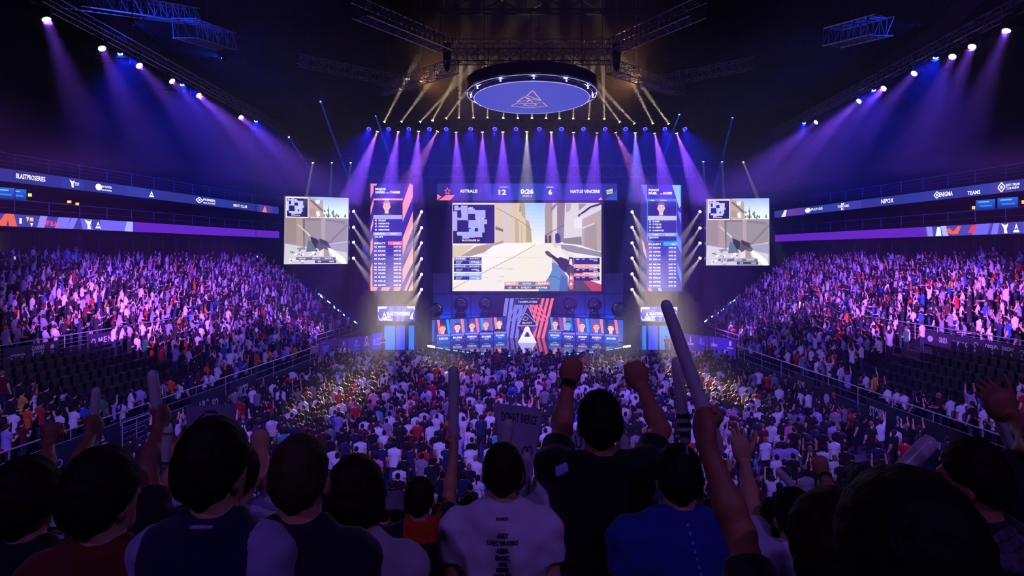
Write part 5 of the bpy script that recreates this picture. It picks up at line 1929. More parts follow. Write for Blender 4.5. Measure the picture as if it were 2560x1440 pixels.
class Person:
    """Joint positions for a person 1.78 m tall facing +Y; x is the person's right."""

    def __init__(self, L=DOWN_L, R=DOWN_R, handL='relaxed', handR='relaxed', nL=None, nR=None, tL=None, tR=None, head=(0, 0), lean=0.0, build=1.0, sit=False, female=False):
        self.L, self.R, self.hL, self.hR = L, R, handL, handR
        self.nL, self.nR, self.tL, self.tR = nL, nR, tL, tR
        self.head, self.lean, self.b, self.sit, self.fem = head, lean, build, sit, female

    def up(self, p):
        """Lean of the upper body about the hips."""
        x, y, z = p
        c, s = math.cos(self.lean), math.sin(self.lean)
        return (x, (z - .95) * s + y * c, .95 + (z - .95) * c - y * s)

    def hd(self, p):
        """Turn (about z) and nod of the head about the top of the neck."""
        t, nd = self.head
        x, y, z = p
        y0, z0 = .0, 1.56
        y, z = y - y0, z - z0
        y, z = y * math.cos(nd) + z * math.sin(nd), z * math.cos(nd) - y * math.sin(nd)
        x, y = x * math.cos(t) - y * math.sin(t), x * math.sin(t) + y * math.cos(t)
        return self.up((x, y + y0, z + z0))

    def shoulder(self, s):
        arm = self.L if s < 0 else self.R
        raise_ = max(0, (arm[0][2] - 1.35)) * .28
        return np.array(self.up((s * .178 * self.b, 0, 1.415 + raise_)))

    def torso(self, S, e, k=.05, g=0, flat=False):
        b = self.b
        f = S.cyl if flat else S.cone
        U = self.up
        if self.fem:
            S.cone(U((0, 0, 1.0)), U((0, 0, 1.12)), .142 * b + e, .128 * b + e, k, .72, g)
            S.cone(U((0, 0, 1.12)), U((0, .0, 1.32)), .128 * b + e, .152 * b + e, k, .72, g)
        else:
            S.cone(U((0, 0, 1.02)), U((0, -.005, 1.32)), .150 * b + e, .172 * b + e, k, .7, g)
        S.cone(U((-.09 * b, 0, 1.37)), U((.09 * b, 0, 1.37)), .09 + e, .09 + e, k, .8, g)
        for s in (-1, 1):
            sh = self.shoulder(s)
            S.cone(U((s * .05, -.01, 1.5)), sh * .72 + np.array(U((0, 0, 1.47))) * .28, .046 + e, .05 + e, .04, 1, g)
            S.cone(np.array(U((s * .08, 0, 1.36))), sh, .075 + e, .06 + e, .04, .9, g)

    def arms(self, S, fine, g=0, thick=0.0):
        for s, arm, kind, n, t in ((-1, self.L, self.hL, self.nL, self.tL), (1, self.R, self.hR, self.nR, self.tR)):
            sh, el, wr = self.shoulder(s), np.array(arm[0]), np.array(arm[1])
            S.cone(sh, el, .05 + thick, .04 + thick, .03, 1, g)
            mid = el + (wr - el) * .3
            S.cone(el, mid, .041 + thick, .042 + thick, .03, 1, g)
            S.cone(mid, wr, .042 + thick, .027 + thick, .03, 1, g)
            d = unit(arm[2])
            if fine:
                n_ = np.array(n if n is not None else (-s, .2, 0), float)
                n_ = unit(n_ - d * n_.dot(d))
                t_ = np.cross(d, n_) * (1 if t is None else t)
                hand(S, wr + d * .01, d, n_, t_, kind, g)
            else:
                S.cone(wr, wr + d * .1, .036 + thick, .033 + thick, .02, 1, g)

    def headparts(self, S, fine, g=0):
        H = self.hd
        S.cone(self.up((0, -.012, 1.45)), H((0, 0, 1.59)), .062, .056, .03, 1, g)
        S.ell(H((0, .005, 1.675)), (.076, .096, .1), .02, g)
        S.ell(H((0, .04, 1.62)), (.061, .066, .085), .03, g)
        if fine:
            for s in (-1, 1):
                S.ell(H((s * .081, .0, 1.632)), (.015, .023, .034), .012, g)
                S.dig(H((s * .03, .098, 1.66)), (.017, .016, .011), .01)
                S.ell(H((s * .03, .09, 1.658)), (.013, .013, .011), .004, g)
                S.cone(H((s * .012, .1, 1.676)), H((s * .048, .088, 1.678)), .009, .008, .01, 1, g)
            S.cone(H((0, .1, 1.665)), H((0, .122, 1.63)), .009, .014, .014, 1, g)
            S.cone(H((-.022, .095, 1.59)), H((.022, .095, 1.59)), .008, .008, .008, 1, g)
            S.cone(H((-.02, .093, 1.578)), H((.02, .093, 1.578)), .008, .008, .008, 1, g)
            S.ell(H((0, .08, 1.552)), (.03, .028, .022), .02, g)

    def legs(self, S, e, k=.04, g=0, foot=True, shoe=0):
        if self.sit:
            for s in (-1, 1):
                S.cone((s * .1, 0, .93), (s * .13, .42, .95), .088 + e, .062 + e, k, 1, g)
                S.cone((s * .13, .42, .95), (s * .13, .42, .56), .06 + e, .044 + e, k, 1, g)
            return
        S.ell((0, 0, .93), (.165 * self.b + e, .115 + e, .13 + e), k, g)
        for s in (-1, 1):
            S.cone((s * .09, 0, .88), (s * .105, .01, .5), .085 + e, .058 + e, k, 1, g)
            S.cone((s * .105, .01, .5), (s * .11, -.015, .1), .058 + e, .042 + e, k, 1, g)
            if foot:
                S.cone((s * .11, -.03, .045), (s * .125, .15, .035), .045 + e, .034 + e, .02, 1, shoe)

    def skin(self, fine):
        S = Solid()
        self.legs(S, 0)
        self.torso(S, 0)
        self.headparts(S, fine)
        self.arms(S, fine)
        return S

    def shirt(self, e=.014, hem=.84, sleeve=.55):
        S = Solid()
        b = self.b
        self.torso(S, e)
        S.cyl(self.up((0, 0, 1.15)), (0, 0, hem), .158 * b + e, .192 * b + e, .05, .76)
        for s, arm in ((-1, self.L), (1, self.R)):
            sh, el = self.shoulder(s), np.array(arm[0])
            S.cyl(sh, sh + (el - sh) * sleeve, .058 + e, .060 + e, .035)
            S.ell(sh, (.062 + e,) * 3, .03)
        if sleeve > .9:
            for s, arm in ((-1, self.L), (1, self.R)):
                S.cone(np.array(arm[0]), np.array(arm[1]), .044 + e, .034 + e, .02)
        S.cone(self.up((0, -.012, 1.4)), self.up((0, -.012, 1.475)), .066 + e, .063 + e, .04)
        S.dig(self.up((0, .02, 1.55)), (.066, .075, .05), .012)
        return S

    def pants(self, e=.012, shorts=False):
        S = Solid()
        self.legs(S, e, foot=True)
        return S

    def hair(self, e=.014, style='short'):
        S = Solid()
        H = self.hd
        S.ell(H((0, .0, 1.68)), (.077 + e, .097 + e, .1 + e), .02)
        S.ell(H((0, -.03, 1.64)), (.068 + e, .062 + e, .075 + e * .5), .03)
        a = np.array(H((0, .105, 1.715))) - np.array(H((0, -.1, 1.555)))
        nrm = np.array(H((0, -1, 1.75 + .5))) - np.array(H((0, 0, 1.25 + .5)))
        up = unit(np.array(H((0, -.15 * 1.0, 1.56 + .22))) - np.array(H((0, 0, 1.56))))
        mid = np.array(H((0, .0, 1.635)))
        S.cut(up, float(up.dot(mid)), .012)
        if style == 'long':
            S.cone(H((0, -.05, 1.68)), H((0, -.075, 1.42)), .085, .07, .04, .8)
            S.cone(H((-.05, -.03, 1.62)), H((-.07, -.03, 1.42)), .04, .04, .04)
            S.cone(H((.05, -.03, 1.62)), H((.07, -.03, 1.42)), .04, .04, .04)
        if style == 'bowl':
            S.cone(H((-.055, -.01, 1.67)), H((-.055, -.01, 1.6)), .045, .04, .03)
            S.cone(H((.055, -.01, 1.67)), H((.055, -.01, 1.6)), .045, .04, .03)
            S.ell(H((0, -.03, 1.625)), (.088, .085, .06), .03)
        if style == 'tail':
            S.cone(H((0, -.1, 1.7)), H((0, -.15, 1.5)), .03, .022, .02)
        if style == 'cap':
            S.cone(H((0, .08, 1.72)), H((0, .16, 1.7)), .06, .05, .02, .6)
        return S


def solid_mesh(name, S, h, m, wob=None):
    V, Q = S.mesh(h, wob)
    return mesh_np(name, V, Q, mats=[m], smooth=True)


SKINC = [lin(c) for c in ('e0ac90', 'd8a084', 'eab898', 'c88c6c', 'a87050', 'e6b49c')]
HAIRC = [lin(c) for c in ('1c1410', '2c1e16', '3a281c', '100c0a', '18100c', '241812', '46301e', '8a6a40')]


def assemble(name, meshes, loc, rz, scale, cols, label, cat, group=None):
    """A person object: the body mesh on top, clothing and hair as children."""
    o = link(name, meshes['body'], None, loc)
    o.rotation_euler = (0, 0, rz)
    o.scale = (scale,) * 3
    o.color = (*cols['skin'], 1)
    for part in ('shirt', 'trousers', 'hair'):
        c = link({'shirt': 't_shirt'}.get(part, part), meshes[part], o)
        c.color = (*cols[part], 1)
    return tag(o, label, cat, group)


# ------------------------------------------------------------------ poses for the crowd
POSES = {
    'arms down': Person(),
    'clapping hands': Person(L=((-.22, .1, 1.16), (-.06, .3, 1.22), (.4, .5, .4)), R=((.22, .1, 1.16), (.06, .3, 1.22), (-.4, .5, .4))),
    'both arms raised': Person(L=((-.27, .03, 1.66), (-.24, .06, 1.93), (0, .1, 1)), R=((.26, .03, 1.67), (.22, .05, 1.94), (0, .1, 1))),
    'one arm raised': Person(R=((.25, .04, 1.67), (.2, .08, 1.93), (0, .1, 1))),
    'phone held up': Person(L=((-.24, .16, 1.3), (-.07, .34, 1.55), (.1, .1, 1)), R=((.24, .16, 1.3), (.07, .34, 1.55), (-.1, .1, 1))),
    'hands on hips': Person(L=((-.36, -.08, 1.18), (-.19, .02, 1.0), (.8, .2, -.3)), R=((.36, -.08, 1.18), (.19, .02, 1.0), (-.8, .2, -.3))),
    'arms folded': Person(L=((-.24, .06, 1.15), (.04, .2, 1.16), (1, .1, .1)), R=((.24, .06, 1.15), (-.04, .22, 1.18), (-1, .1, .1))),
    'leaning': Person(L=((-.25, .1, 1.15), (-.2, .34, 1.12), (.1, 1, 0)), R=((.25, .1, 1.15), (.2, .34, 1.12), (-.1, 1, 0)), lean=.16, build=1.06),
}
PNAMES = list(POSES)
PROTO = {}


def proto(pose, style='short', fem=False):
    key = (pose, style, fem)
    if key not in PROTO:
        P0 = POSES[pose]
        P = Person(P0.L, P0.R, P0.hL, P0.hR, head=P0.head, lean=P0.lean, build=.9 if fem else P0.b, female=fem)
        nm = 'crowd_'
        PROTO[key] = {'body': solid_mesh(nm + 'body', P.skin(False), .024, M_SKIN), 'shirt': solid_mesh(nm + 't_shirt', P.shirt(), .024, M_CLOTH, (.004, 22)),
                      'trousers': solid_mesh(nm + 'trousers', P.pants(), .03, M_CLOTH), 'hair': solid_mesh(nm + 'hair', P.hair(.012, style), .02, M_HAIR)}
    return PROTO[key]


FARM = {}


def far_proto(pose, h):
    """One light mesh per pose: vertices, quads and which faces are skin 0, shirt 1, trousers 2, hair 3."""
    key = (pose, h)
    if key not in FARM:
        P = POSES[pose]
        S = Solid()
        P.legs(S, .01, g=2, shoe=2)
        P.torso(S, .012, g=1)
        S.cyl((0, 0, 1.1), (0, 0, .86), .17, .18, .04, .75, g=1)
        P.headparts(S, False, g=0)
        P.arms(S, False, g=0, thick=.006)
        for s, arm in ((-1, P.L), (1, P.R)):
            sh = P.shoulder(s)
            S.cone(sh, sh + (np.array(arm[0]) - sh) * .6, .066, .062, .03, 1, g=1)
        S.ell(P.hd((0, -.025, 1.68)), (.092, .1, .11), .02, g=3)
        FARM[key] = S.mesh(h, groups=True)
    return FARM[key]

# ================================================================== THE CROWD
PAL = {'black': '16161c', 'white': 'd8d8dc', 'grey': '80808c', 'navy': '1a2248', 'red': 'b01c24', 'blue': '2450b0', 'lavender': '9c90c8', 'teal': '3a9cb0', 'maroon': '54141c', 'orange': 'd0581c', 'green': '1c7a50', 'yellow': 'c89a30', 'pink': 'd880a8'}
FLOORMIX = ['black'] * 54 + ['white'] * 20 + ['grey'] * 8 + ['navy'] * 10 + ['lavender'] * 5 + ['red'] * 3 + ['maroon'] * 4 + ['blue'] * 2 + ['teal'] * 1 + ['pink'] * 1
SIDEMIX = ['black'] * 30 + ['white'] * 28 + ['grey'] * 10 + ['navy'] * 9 + ['lavender'] * 8 + ['red'] * 5 + ['maroon'] * 3 + ['blue'] * 3 + ['orange'] * 3 + ['yellow'] + ['green']
FLOORPOSE = ['arms down'] * 52 + ['hands on hips'] * 6 + ['arms folded'] * 10 + ['one arm raised'] * 7 + ['phone held up'] * 8 + ['both arms raised'] * 5 + ['clapping hands'] * 8 + ['leaning'] * 4
SIDEPOSE = ['arms down'] * 20 + ['clapping hands'] * 34 + ['leaning'] * 14 + ['one arm raised'] * 11 + ['both arms raised'] * 9 + ['phone held up'] * 6 + ['arms folded'] * 6
TROU = [lin(c) for c in ('14161e', '1c2236', '22283c', '101014', '343a50')]
N_IND = {'n': 0}
IND = []          # individually built people: dicts
FAR = []          # (x, y, z, yaw, scale, pose, colour name)


def individual(x, y, z, yaw, shirt, pose, label, group, style=None, fem=False, scale=None):
    style = style or random.choice(['short'] * 12 + ['long', 'tail', 'cap', 'bowl'])
    fem = fem or style in ('long', 'tail')
    cols = {'skin': random.choice(SKINC), 'shirt': lin(PAL[shirt]), 'trousers': random.choice(TROU), 'hair': random.choice(HAIRC) if style != 'cap' else lin(random.choice(['20242c', 'b0b0b8', '5a1820']))}
    N_IND['n'] += 1
    return assemble('person', proto(pose, style, fem), (x, y, z), yaw, scale or random.uniform(.93, 1.04), cols, label, 'person', group)


# where the foreground people hide what is behind (pixel boxes): nobody is built unseen there
HIDE = ((0, 1190, 345, 1440), (375, 1225, 700, 1440), (455, 1090, 610, 1300), (676, 1100, 822, 1330), (600, 1315, 1000, 1440), (828, 1170, 950, 1300), (1212, 1115, 1304, 1250), (1105, 1262, 1385, 1440),
        (1452, 1000, 1545, 1130), (1392, 1150, 1605, 1440), (1645, 1115, 1752, 1265), (1580, 1295, 1850, 1440), (1980, 1265, 2350, 1440), (2390, 1120, 2510, 1275), (2320, 1280, 2560, 1440), (1020, 1260, 1105, 1440))


def hidden(px, py, m=0):
    return any(a - m < px < c + m and b - m < py < d + m for a, b, c, d in HIDE) or py > 1400


class Spots:
    def __init__(self, r):
        self.r, self.g = r, {}

    def ok(self, x, y):
        i, j = int(x // self.r), int(y // self.r)
        for a in (-1, 0, 1):
            for b in (-1, 0, 1):
                for p, q in self.g.get((i + a, j + b), ()):
                    if (p - x) ** 2 + (q - y) ** 2 < self.r ** 2:
                        return False
        self.g.setdefault((i, j), []).append((x, y))
        return True


spots = Spots(.46)
HZ = 1.66

# people on the floor that stand out in the photograph: head pixel, shirt, pose
KNOWN = [(758, 1000, 'white'), (794, 995, 'white'), (730, 1018, 'white'), (702, 1000, 'black'), (728, 984, 'black'), (824, 997, 'black'), (849, 981, 'red'), (875, 997, 'black'), (896, 948, 'white'), (933, 980, 'pink'), (838, 1028, 'blue'),
         (891, 981, 'lavender'), (710, 1072, 'teal'), (944, 1060, 'white'), (974, 1035, 'white'), (1063, 981, 'lavender'), (1057, 941, 'red'), (1091, 916, 'red'), (1066, 916, 'lavender'), (1246, 925, 'teal'), (1210, 935, 'white'), (1101, 969, 'white'),
         (1021, 1053, 'white'), (1246, 985, 'red'), (833, 1119, 'white'), (891, 1119, 'black'), (941, 1128, 'pink'), (986, 1116, 'white'), (1060, 1106, 'red'), (1055, 1138, 'grey'), (1176, 1119, 'white'), (1088, 1141, 'black'), (1024, 1119, 'navy'), (1029, 1075, 'maroon'),
         (1171, 1075, 'white'), (1226, 1106, 'white'), (998, 1160, 'white'), (974, 1150, 'white'), (1381, 925, 'white'), (1461, 960, 'white'), (1490, 953, 'white'), (1481, 982, 'red'), (1516, 972, 'blue'), (1564, 969, 'white'), (1656, 966, 'white'), (1587, 979, 'white'),
         (1672, 994, 'white'), (1662, 1010, 'white'), (1858, 960, 'white'), (1878, 948, 'lavender'), (1948, 968, 'white'), (1803, 1013, 'blue'), (1828, 1018, 'pink'), (1847, 1002, 'black'), (1872, 1022, 'lavender'), (1905, 1010, 'black'), (1828, 1049, 'maroon'),
         (1806, 1029, 'navy'), (1550, 1063, 'black'), (1594, 1047, 'black'), (1814, 1066, 'lavender'), (1853, 1060, 'navy'), (1892, 1047, 'navy'), (1928, 1060, 'white'), (1976, 1060, 'pink'), (2041, 1025, 'lavender'), (2083, 1060, 'lavender'), (2022, 1097, 'black'),
         (1948, 1107, 'lavender'), (1942, 1144, 'white'), (2056, 1116, 'white'), (1983, 1129, 'black'), (1447, 1022, 'blue'), (1537, 1110, 'blue'), (1500, 1013, 'navy'), (1878, 1141, 'teal'), (1694, 1047, 'black')]
NR = 9
ROWY = [19.6 + 1.15 * r for r in range(NR)]
YCUT = ROWY[-1] + .6
rows = [[] for _ in range(NR)]
for px, py, c in KNOWN:
    Y = F * (EYE - HZ) / (py - CY)
    x = (px - CX) / F * Y
    if Y < YCUT:
        r = int(np.argmin([abs(Y - q) for q in ROWY]))
        x = (px - CX) / F * ROWY[r]
        if spots.ok(x, ROWY[r]):
            rows[r].append((x, ROWY[r], c, 'arms down'))
    elif spots.ok(x, Y):
        FAR.append((x, Y, 0, random.uniform(-.15, .15), random.uniform(.97, 1.05), 'arms down', c))
for r, Y0 in enumerate(ROWY):
    x = -10.9 - .12 * r + .25 * (r % 2)
    while x < 14.2:
        xx, yy = x + random.uniform(-.14, .14), Y0 + random.uniform(-.18, .18)
        px, py = CX + xx / yy * F, CY + (EYE - HZ) / yy * F
        if not hidden(px, py, -3) and random.random() < .93 and spots.ok(xx, yy):
            rows[r].append((xx, yy, random.choice(FLOORMIX), random.choice(FLOORPOSE)))
        x += .66
for r in range(NR):
    for i, (x, y, c, pz) in enumerate(sorted(rows[r])):
        individual(x, y, 0, random.gauss(0, .18), c, pz, 'person in %s t-shirt, %s floor row from the rear, %s from the red side' % (c, ordinal(r), ordinal(i)), 'crowd in the rear floor rows')

# people in the near stand below the camera, seen in the gaps between the foreground heads
GAPS = [(350, 8), (362, 12), (820, 9.5), (962, 8), (985, 12), (1000, 10), (1095, 9), (1112, 12.5), (1150, 11), (1172, 9), (1195, 13), (1318, 12), (1342, 10), (1614, 11.7), (1628, 9.6), (1605, 14), (1770, 9), (1792, 12), (1830, 10.5), (1850, 13), (1905, 11),
        (2030, 9), (2055, 12), (2082, 10), (2110, 13.5), (2140, 11.2), (2345, 9), (2362, 12), (2380, 14), (660, 9.5), (640, 13), (668, 12)]
near = {}
for px, Y in GAPS:
    k = int(round((Y - 1.8) / .85))
    near.setdefault(k, []).append((px, 1.8 + .85 * k))
for q, k in enumerate(sorted(near)):
    for i, (px, Y) in enumerate(sorted(near[k])):
        c = 'blue' if px == 1614 else random.choice(FLOORMIX)
        individual((px - CX) / F * Y, Y, NEAR_Z(k), random.gauss(0, .15), c, random.choice(['arms down'] * 4 + ['one arm raised', 'arms folded']),
                   'person in %s t-shirt, near stand %s row down, %s from the red side' % (c, ordinal(k), ordinal(i)), 'people in the near stand')

individual(*gp(1667, 60.6), math.pi, 'black', 'arms down', 'person in dark clothes standing before the blue doorway below the blue pillar screen', 'people at the stage doorways')
individual(*gp(958, 60.4), 2.6, 'navy', 'arms folded', 'person in dark clothes standing before the blue doorway below the red pillar screen', 'people at the stage doorways')
# the far floor crowd, in front of the stage
y = YCUT + .5
while y < 58:
    xl = -11.2 - .16 * min(y - 26, 10)
    xr = 14.4
    x = xl
    while x < xr:
        xx, yy = x + random.uniform(-.17, .17), y + random.uniform(-.3, .3)
        px = CX + xx / yy * F
        Yfront = F * EYE / (861 + 26 * max(0, 1 - (2 * (px - 1068) / 509 - 1) ** 2) - CY) if 1040 < px < 1600 else 60
        if yy < Yfront - 7.5 + 1.5 * 0 and yy < 53.5 - .02 * abs(xx) and random.random() < .95 and spots.ok(xx, yy):
            FAR.append((xx, yy, 0, random.gauss(0, .2) + (1.3 - xx) * .01, random.uniform(.93, 1.04), random.choice(FLOORPOSE), random.choice(FLOORMIX)))
        x += .58
    y += .95
# people along the walls either side of the floor
for i in range(150):
    s = random.choice((-1, 1))
    y = random.uniform(27, 54)
    x = wall_x(s, y) - s * random.uniform(.5, 2.6)
    if spots.ok(x, y):
        FAR.append((x, y, 0, random.gauss(0, .5), random.uniform(.95, 1.04), random.choice(FLOORPOSE), random.choice(['black'] * 5 + ['navy', 'grey', 'white', 'red'])))

# the side stands
EMPTY = (29.6, 38.2)


def aisle(Y):
    return (Y - 6.0) % 11.0 < 1.1


for s in (-1, 1):
    for block, rws in (('lower', LOWER), ('upper', UPPER)):
        for ri, (d, z) in enumerate(rws):
            cnt = 0
            Y = YS + 2
            while Y < y_end(d) - 2.6:
                Y += random.uniform(.54, .66)
                if block == 'upper' and aisle(Y) and ri < 12:
                    continue
                x = wall_x(s, Y) + s * d
                px = CX + x / Y * F
                if px < -260 or px > 2820:
                    continue
                if block == 'lower' and EMPTY[0] - .3 * ri < Y < EMPTY[1] + (1.2 if s > 0 else 0) and ri > 0 and not (ri == 7 and random.random() < .06):
                    continue
                if block == 'upper' and s > 0 and 36 < Y < 41 and 8 < ri:
                    continue
                if random.random() < (.10 if Y < 62 else .2):
                    continue
                yaw = math.atan2(-(1.3 - x), 62 - Y + 6) * .85
                yaw = yaw if s < 0 else yaw
                c, pz = random.choice(SIDEMIX), random.choice(SIDEPOSE)
                py = CY + (EYE - z - HZ) / Y * F
                sit = .86 if random.random() < .45 else 1.0
                if block == 'lower' and Y < 29 and not hidden(px, py) and px > -10 and px < 2570 and N_IND['n'] < 290 and px > 0 and px < 2560:
                    individual(x, Y, z, yaw + random.gauss(0, .2), c, pz, 'person in %s t-shirt, %s side lower stand, %s row from rail, %s from camera' % (c, SIDE[s], ordinal(ri), ordinal(cnt)), 'crowd in the near end of the lower stands')
                    cnt += 1
                else:
                    FAR.append((x, Y, z - (.3 if sit < 1 else 0), yaw + random.gauss(0, .25), random.uniform(.93, 1.03), pz, c))

# one mesh for everybody farther away
PALN = list(PAL)
VV, QQ, CC = [], [], []
off = 0
groups = {}
for q in FAR:
    h = .045 if q[1] < 36 else .06 if q[1] < 52 else .075
    groups.setdefault((q[5], h), []).append(q)
for (pz, h), L in groups.items():
    V, Q, g = far_proto(pz, h)
    A = np.array([q[:5] for q in L])
    co, si = np.cos(A[:, 3])[:, None], np.sin(A[:, 3])[:, None]
    sc = A[:, 4][:, None]
    X = A[:, 0:1] + sc * (V[None, :, 0] * co - V[None, :, 1] * si)
    Y = A[:, 1:2] + sc * (V[None, :, 0] * si + V[None, :, 1] * co)
    Z = A[:, 2:3] + sc * V[None, :, 2]
    n = len(L)
    VV.append(np.stack([X, Y, Z], 2).reshape(-1, 3))
    QQ.append((Q[None] + (np.arange(n) * len(V))[:, None, None]).reshape(-1, 4) + off)
    off += n * len(V)
    pal = np.zeros((n, 4, 3))
    for i, q in enumerate(L):
        pal[i] = (random.choice(SKINC), np.array(lin(PAL[q[6]])) * random.uniform(.8, 1.1), random.choice(TROU), random.choice(HAIRC))
    CC.append(pal[:, g].reshape(-1, 3))
me = mesh_np('crowd', np.concatenate(VV), np.concatenate(QQ), mats=[print_mat('crowd_cloth', .8)], smooth=True, col=np.concatenate(CC))
tag(link('crowd', me), 'dense crowd of far spectators on the floor and in the side stands', 'crowd', None, 'stuff')
print('INDIVIDUALS', N_IND['n'], 'FAR', len(FAR), 'FACES', len(me.polygons))

# ------------------------------------------------------------------ empty folding seats in the unoccupied blocks
SEATM = mat('seat_plastic', '18182a', .35, noise=.15)
seat = MB().box((0, .0, .43), (.44, .4, .05)).box((0, -.2, .66), (.44, .05, .46)).box((-.2, 0, .2), (.04, .3, .4)).box((.2, 0, .2), (.04, .3, .4)).mesh('folding_seat', SEATM)
for s in (-1, 1):
    for ri, (d, z) in enumerate(LOWER):
        if ri == 0:
            continue
        Y = EMPTY[0] + .4 - .3 * ri
        while Y < EMPTY[1] - .2:
            o = link('folding_seat', seat, None, (wall_x(s, Y) + s * (d + .05), Y, z))
            o.rotation_euler = (0, 0, math.pi / 2 if s > 0 else -math.pi / 2)
            tag(o, 'dark empty folding seat in the unoccupied rows of the %s side lower stand' % SIDE[s], 'seat', 'empty seats on the %s side' % SIDE[s])
            Y += .6

# ------------------------------------------------------------------ banners on the stands
def wall_banner(s, d, px0, px1, z0, z1, label, draw, colr='3c3c50', group='grey stand banners'):
    a, b = wp(s, px0, d, 0), wp(s, px1, d, 0)
    mid = (a + b) / 2
    mid.z = z0
    o = empty('sponsor_banner', mid, label, 'banner', group)
    A, B = a - Vector((mid.x, mid.y, 0)), b - Vector((mid.x, mid.y, 0))
    up = Vector((0, 0, z1 - z0))
    fn, n = quad_map((px0, 0, px1, 1), A, B, A + up, B + up)
    k = n * -.03
    MB().add([A, B, B + up, A + up, A + k, B + k, B + up + k, A + up + k], [(0, 1, 2, 3), (7, 6, 5, 4), (0, 4, 5, 1), (3, 2, 6, 7), (0, 3, 7, 4), (1, 5, 6, 2)]).build('cloth', mat('banner_' + colr, colr, .7, noise=.12), o)
    P = Panel(fn, n, .008)
    draw(P)
    P.build('print', print_mat('board_print'), o)
    return o


def words_on(*items):
    def f(P):
        for it in items:
            if it[0] == 'm':
                mark(Scaled(P, it[2], it[3], 1.0, 1 / it[5]), it[1], 0, 0, it[4], 'f6f2e8')
            else:
                _, s, x, y, h, w = it
                P.text(s, x, y, h, 'f6f2e8', 2, 'l', .03, width=w)
    return f


MB_L = ((10, 66, 'pale sponsor banner at the camera end of the red side middle rail', words_on(('m', 'ring', 15, .72, 9, 34), ('t', 'CYBERCIX', 25, .78, .3, 38))),
        (67, 121, 'second sponsor banner from the camera end of the red side middle rail', words_on(('t', 'GAMMA', 78, .45, .32, 33), ('t', 'BROOKS', 80, .8, .3, 30))),
        (121, 148, 'third sponsor banner from the camera end of the red side middle rail', words_on(('m', 'badge', 125, .38, 10, 32), ('t', 'LIT', 123, .85, .2, 12))),
        (219, 306, 'long dark banner with widely spaced white letters on the red side middle rail', words_on(('t', 'O', 227, .82, .5, 11), ('t', 'M', 244, .78, .48, 10), ('t', 'E', 257, .75, .46, 8), ('t', 'N', 268, .72, .46, 9), ('m', 'diamond', 279, .48, 13, 33))),
        (300, 345, 'banner next after the widely spaced letters on the red side middle rail', words_on(('t', 'TREND', 302, .8, .5, 24), ('m', 'badge', 331, .5, 10, 30), ('t', 'GE', 333, .9, .16, 9))),
        (364, 405, 'fifth sponsor banner from the camera end of the red side middle rail', words_on(('m', 'diamond', 367, .5, 8, 30), ('t', 'OPENSIC', 377, .66, .3, 25))),
        (406, 437, 'sixth sponsor banner from the camera end of the red side middle rail', words_on(('t', 'GAMMA', 412, .5, .3, 23), ('t', 'BROOK', 413, .82, .26, 20))),
        (439, 457, 'short last sponsor banner at the far end of the red side middle rail', words_on(('t', 'JO', 442, .55, .3, 11), ('t', 'NEWS', 441, .82, .16, 12))))
for a, b, lab, dr in MB_L:
    wall_banner(-1, 7.38, a, b, 3.95, 4.66, lab, dr)
zx = lambda v: 1760 + v / 3.2
MB_R = ((1168, 1350, 'violet tinted banner at the stage end of the blue side middle rail', words_on(('t', 'CYBER', zx(1190), .6, .3, 20))),
        (1352, 1535, 'banner with four widely spaced letters on the blue side middle rail', words_on(('t', 'S', zx(1345), .75, .4, 7), ('t', 'OMEN', zx(1420), .75, .42, 30))),
        (1540, 1625, 'small banner beside the widely spaced letters on the blue side middle rail', words_on(('t', 'DISCORD', zx(1545), .75, .36, 22))),
        (1745, 1862, 'banner with a white block logo on the blue side middle rail', words_on(('m', 'bottle', zx(1755), .5, 9, 26), ('m', 'badge', zx(1790), .55, 14, 30), ('t', 'SPORT', zx(1800), .65, .2, 12))),
        (1866, 1970, 'banner with one short bold word on the blue side middle rail', words_on(('t', 'GINZA', zx(1880), .68, .38, 22))),
        (1975, 2120, 'banner with thin pale script on the blue side middle rail', words_on(('m', 'diamond', zx(1985), .5, 8, 28), ('t', 'OPENSIC', zx(2010), .68, .3, 31))),
        (2125, 2240, 'banner with a ringed Q mark on the blue side middle rail', words_on(('m', 'ring', zx(2160), .4, 11, 30), ('t', 'BLAST', zx(2155), .85, .18, 15))),
        (2245, 2365, 'banner with two stacked pale words on the blue side middle rail', words_on(('t', 'OPEND', zx(2250), .55, .34, 32), ('t', 'BROOK', zx(2255), .82, .18, 28))),
        (2370, 2490, 'banner with two lines of large writing on the blue side middle rail', words_on(('t', 'SUNDAY', zx(2385), .42, .24, 30), ('t', 'RACING', zx(2385), .78, .28, 32))),
        (2494, 2600, 'cut off banner at the camera end of the blue side middle rail', words_on(('m', 'ring', zx(2525), .4, 12, 30), ('t', 'BLAST', zx(2525), .85, .2, 14))))
for a, b, lab, dr in MB_R:
    wall_banner(1, 7.38, zx(a), zx(b), 3.75, 4.55, lab, dr)
FW_L = ((-10, 62, 'navy front wall board nearest the camera on the red side', words_on(('m', 'ring', 20, .5, 14, 60))),
        (64, 214, 'navy front wall board with two ringed marks on the red side', words_on(('m', 'ring', 134, .42, 18, 90), ('m', 'ring', 178, .4, 22, 90), ('m', 'diamond', 183, .4, 11, 90))),
        (216, 300, 'navy front wall board with a drop logo on the red side', words_on(('m', 'peak', 250, .2, 12, 70), ('t', 'NESV', 246, .52, .18, 23), ('t', 'ESPORTS', 245, .72, .1, 25))),
        (480, 560, 'dark front wall board with white torn lettering on the red side', words_on(('t', 'NRG', 497, .62, .4, 22), ('t', 'SO', 528, .6, .3, 16))),
        (575, 640, 'dark front wall board with one white word nearest the stage, red side', words_on(('t', 'VICES', 592, .6, .4, 27))))
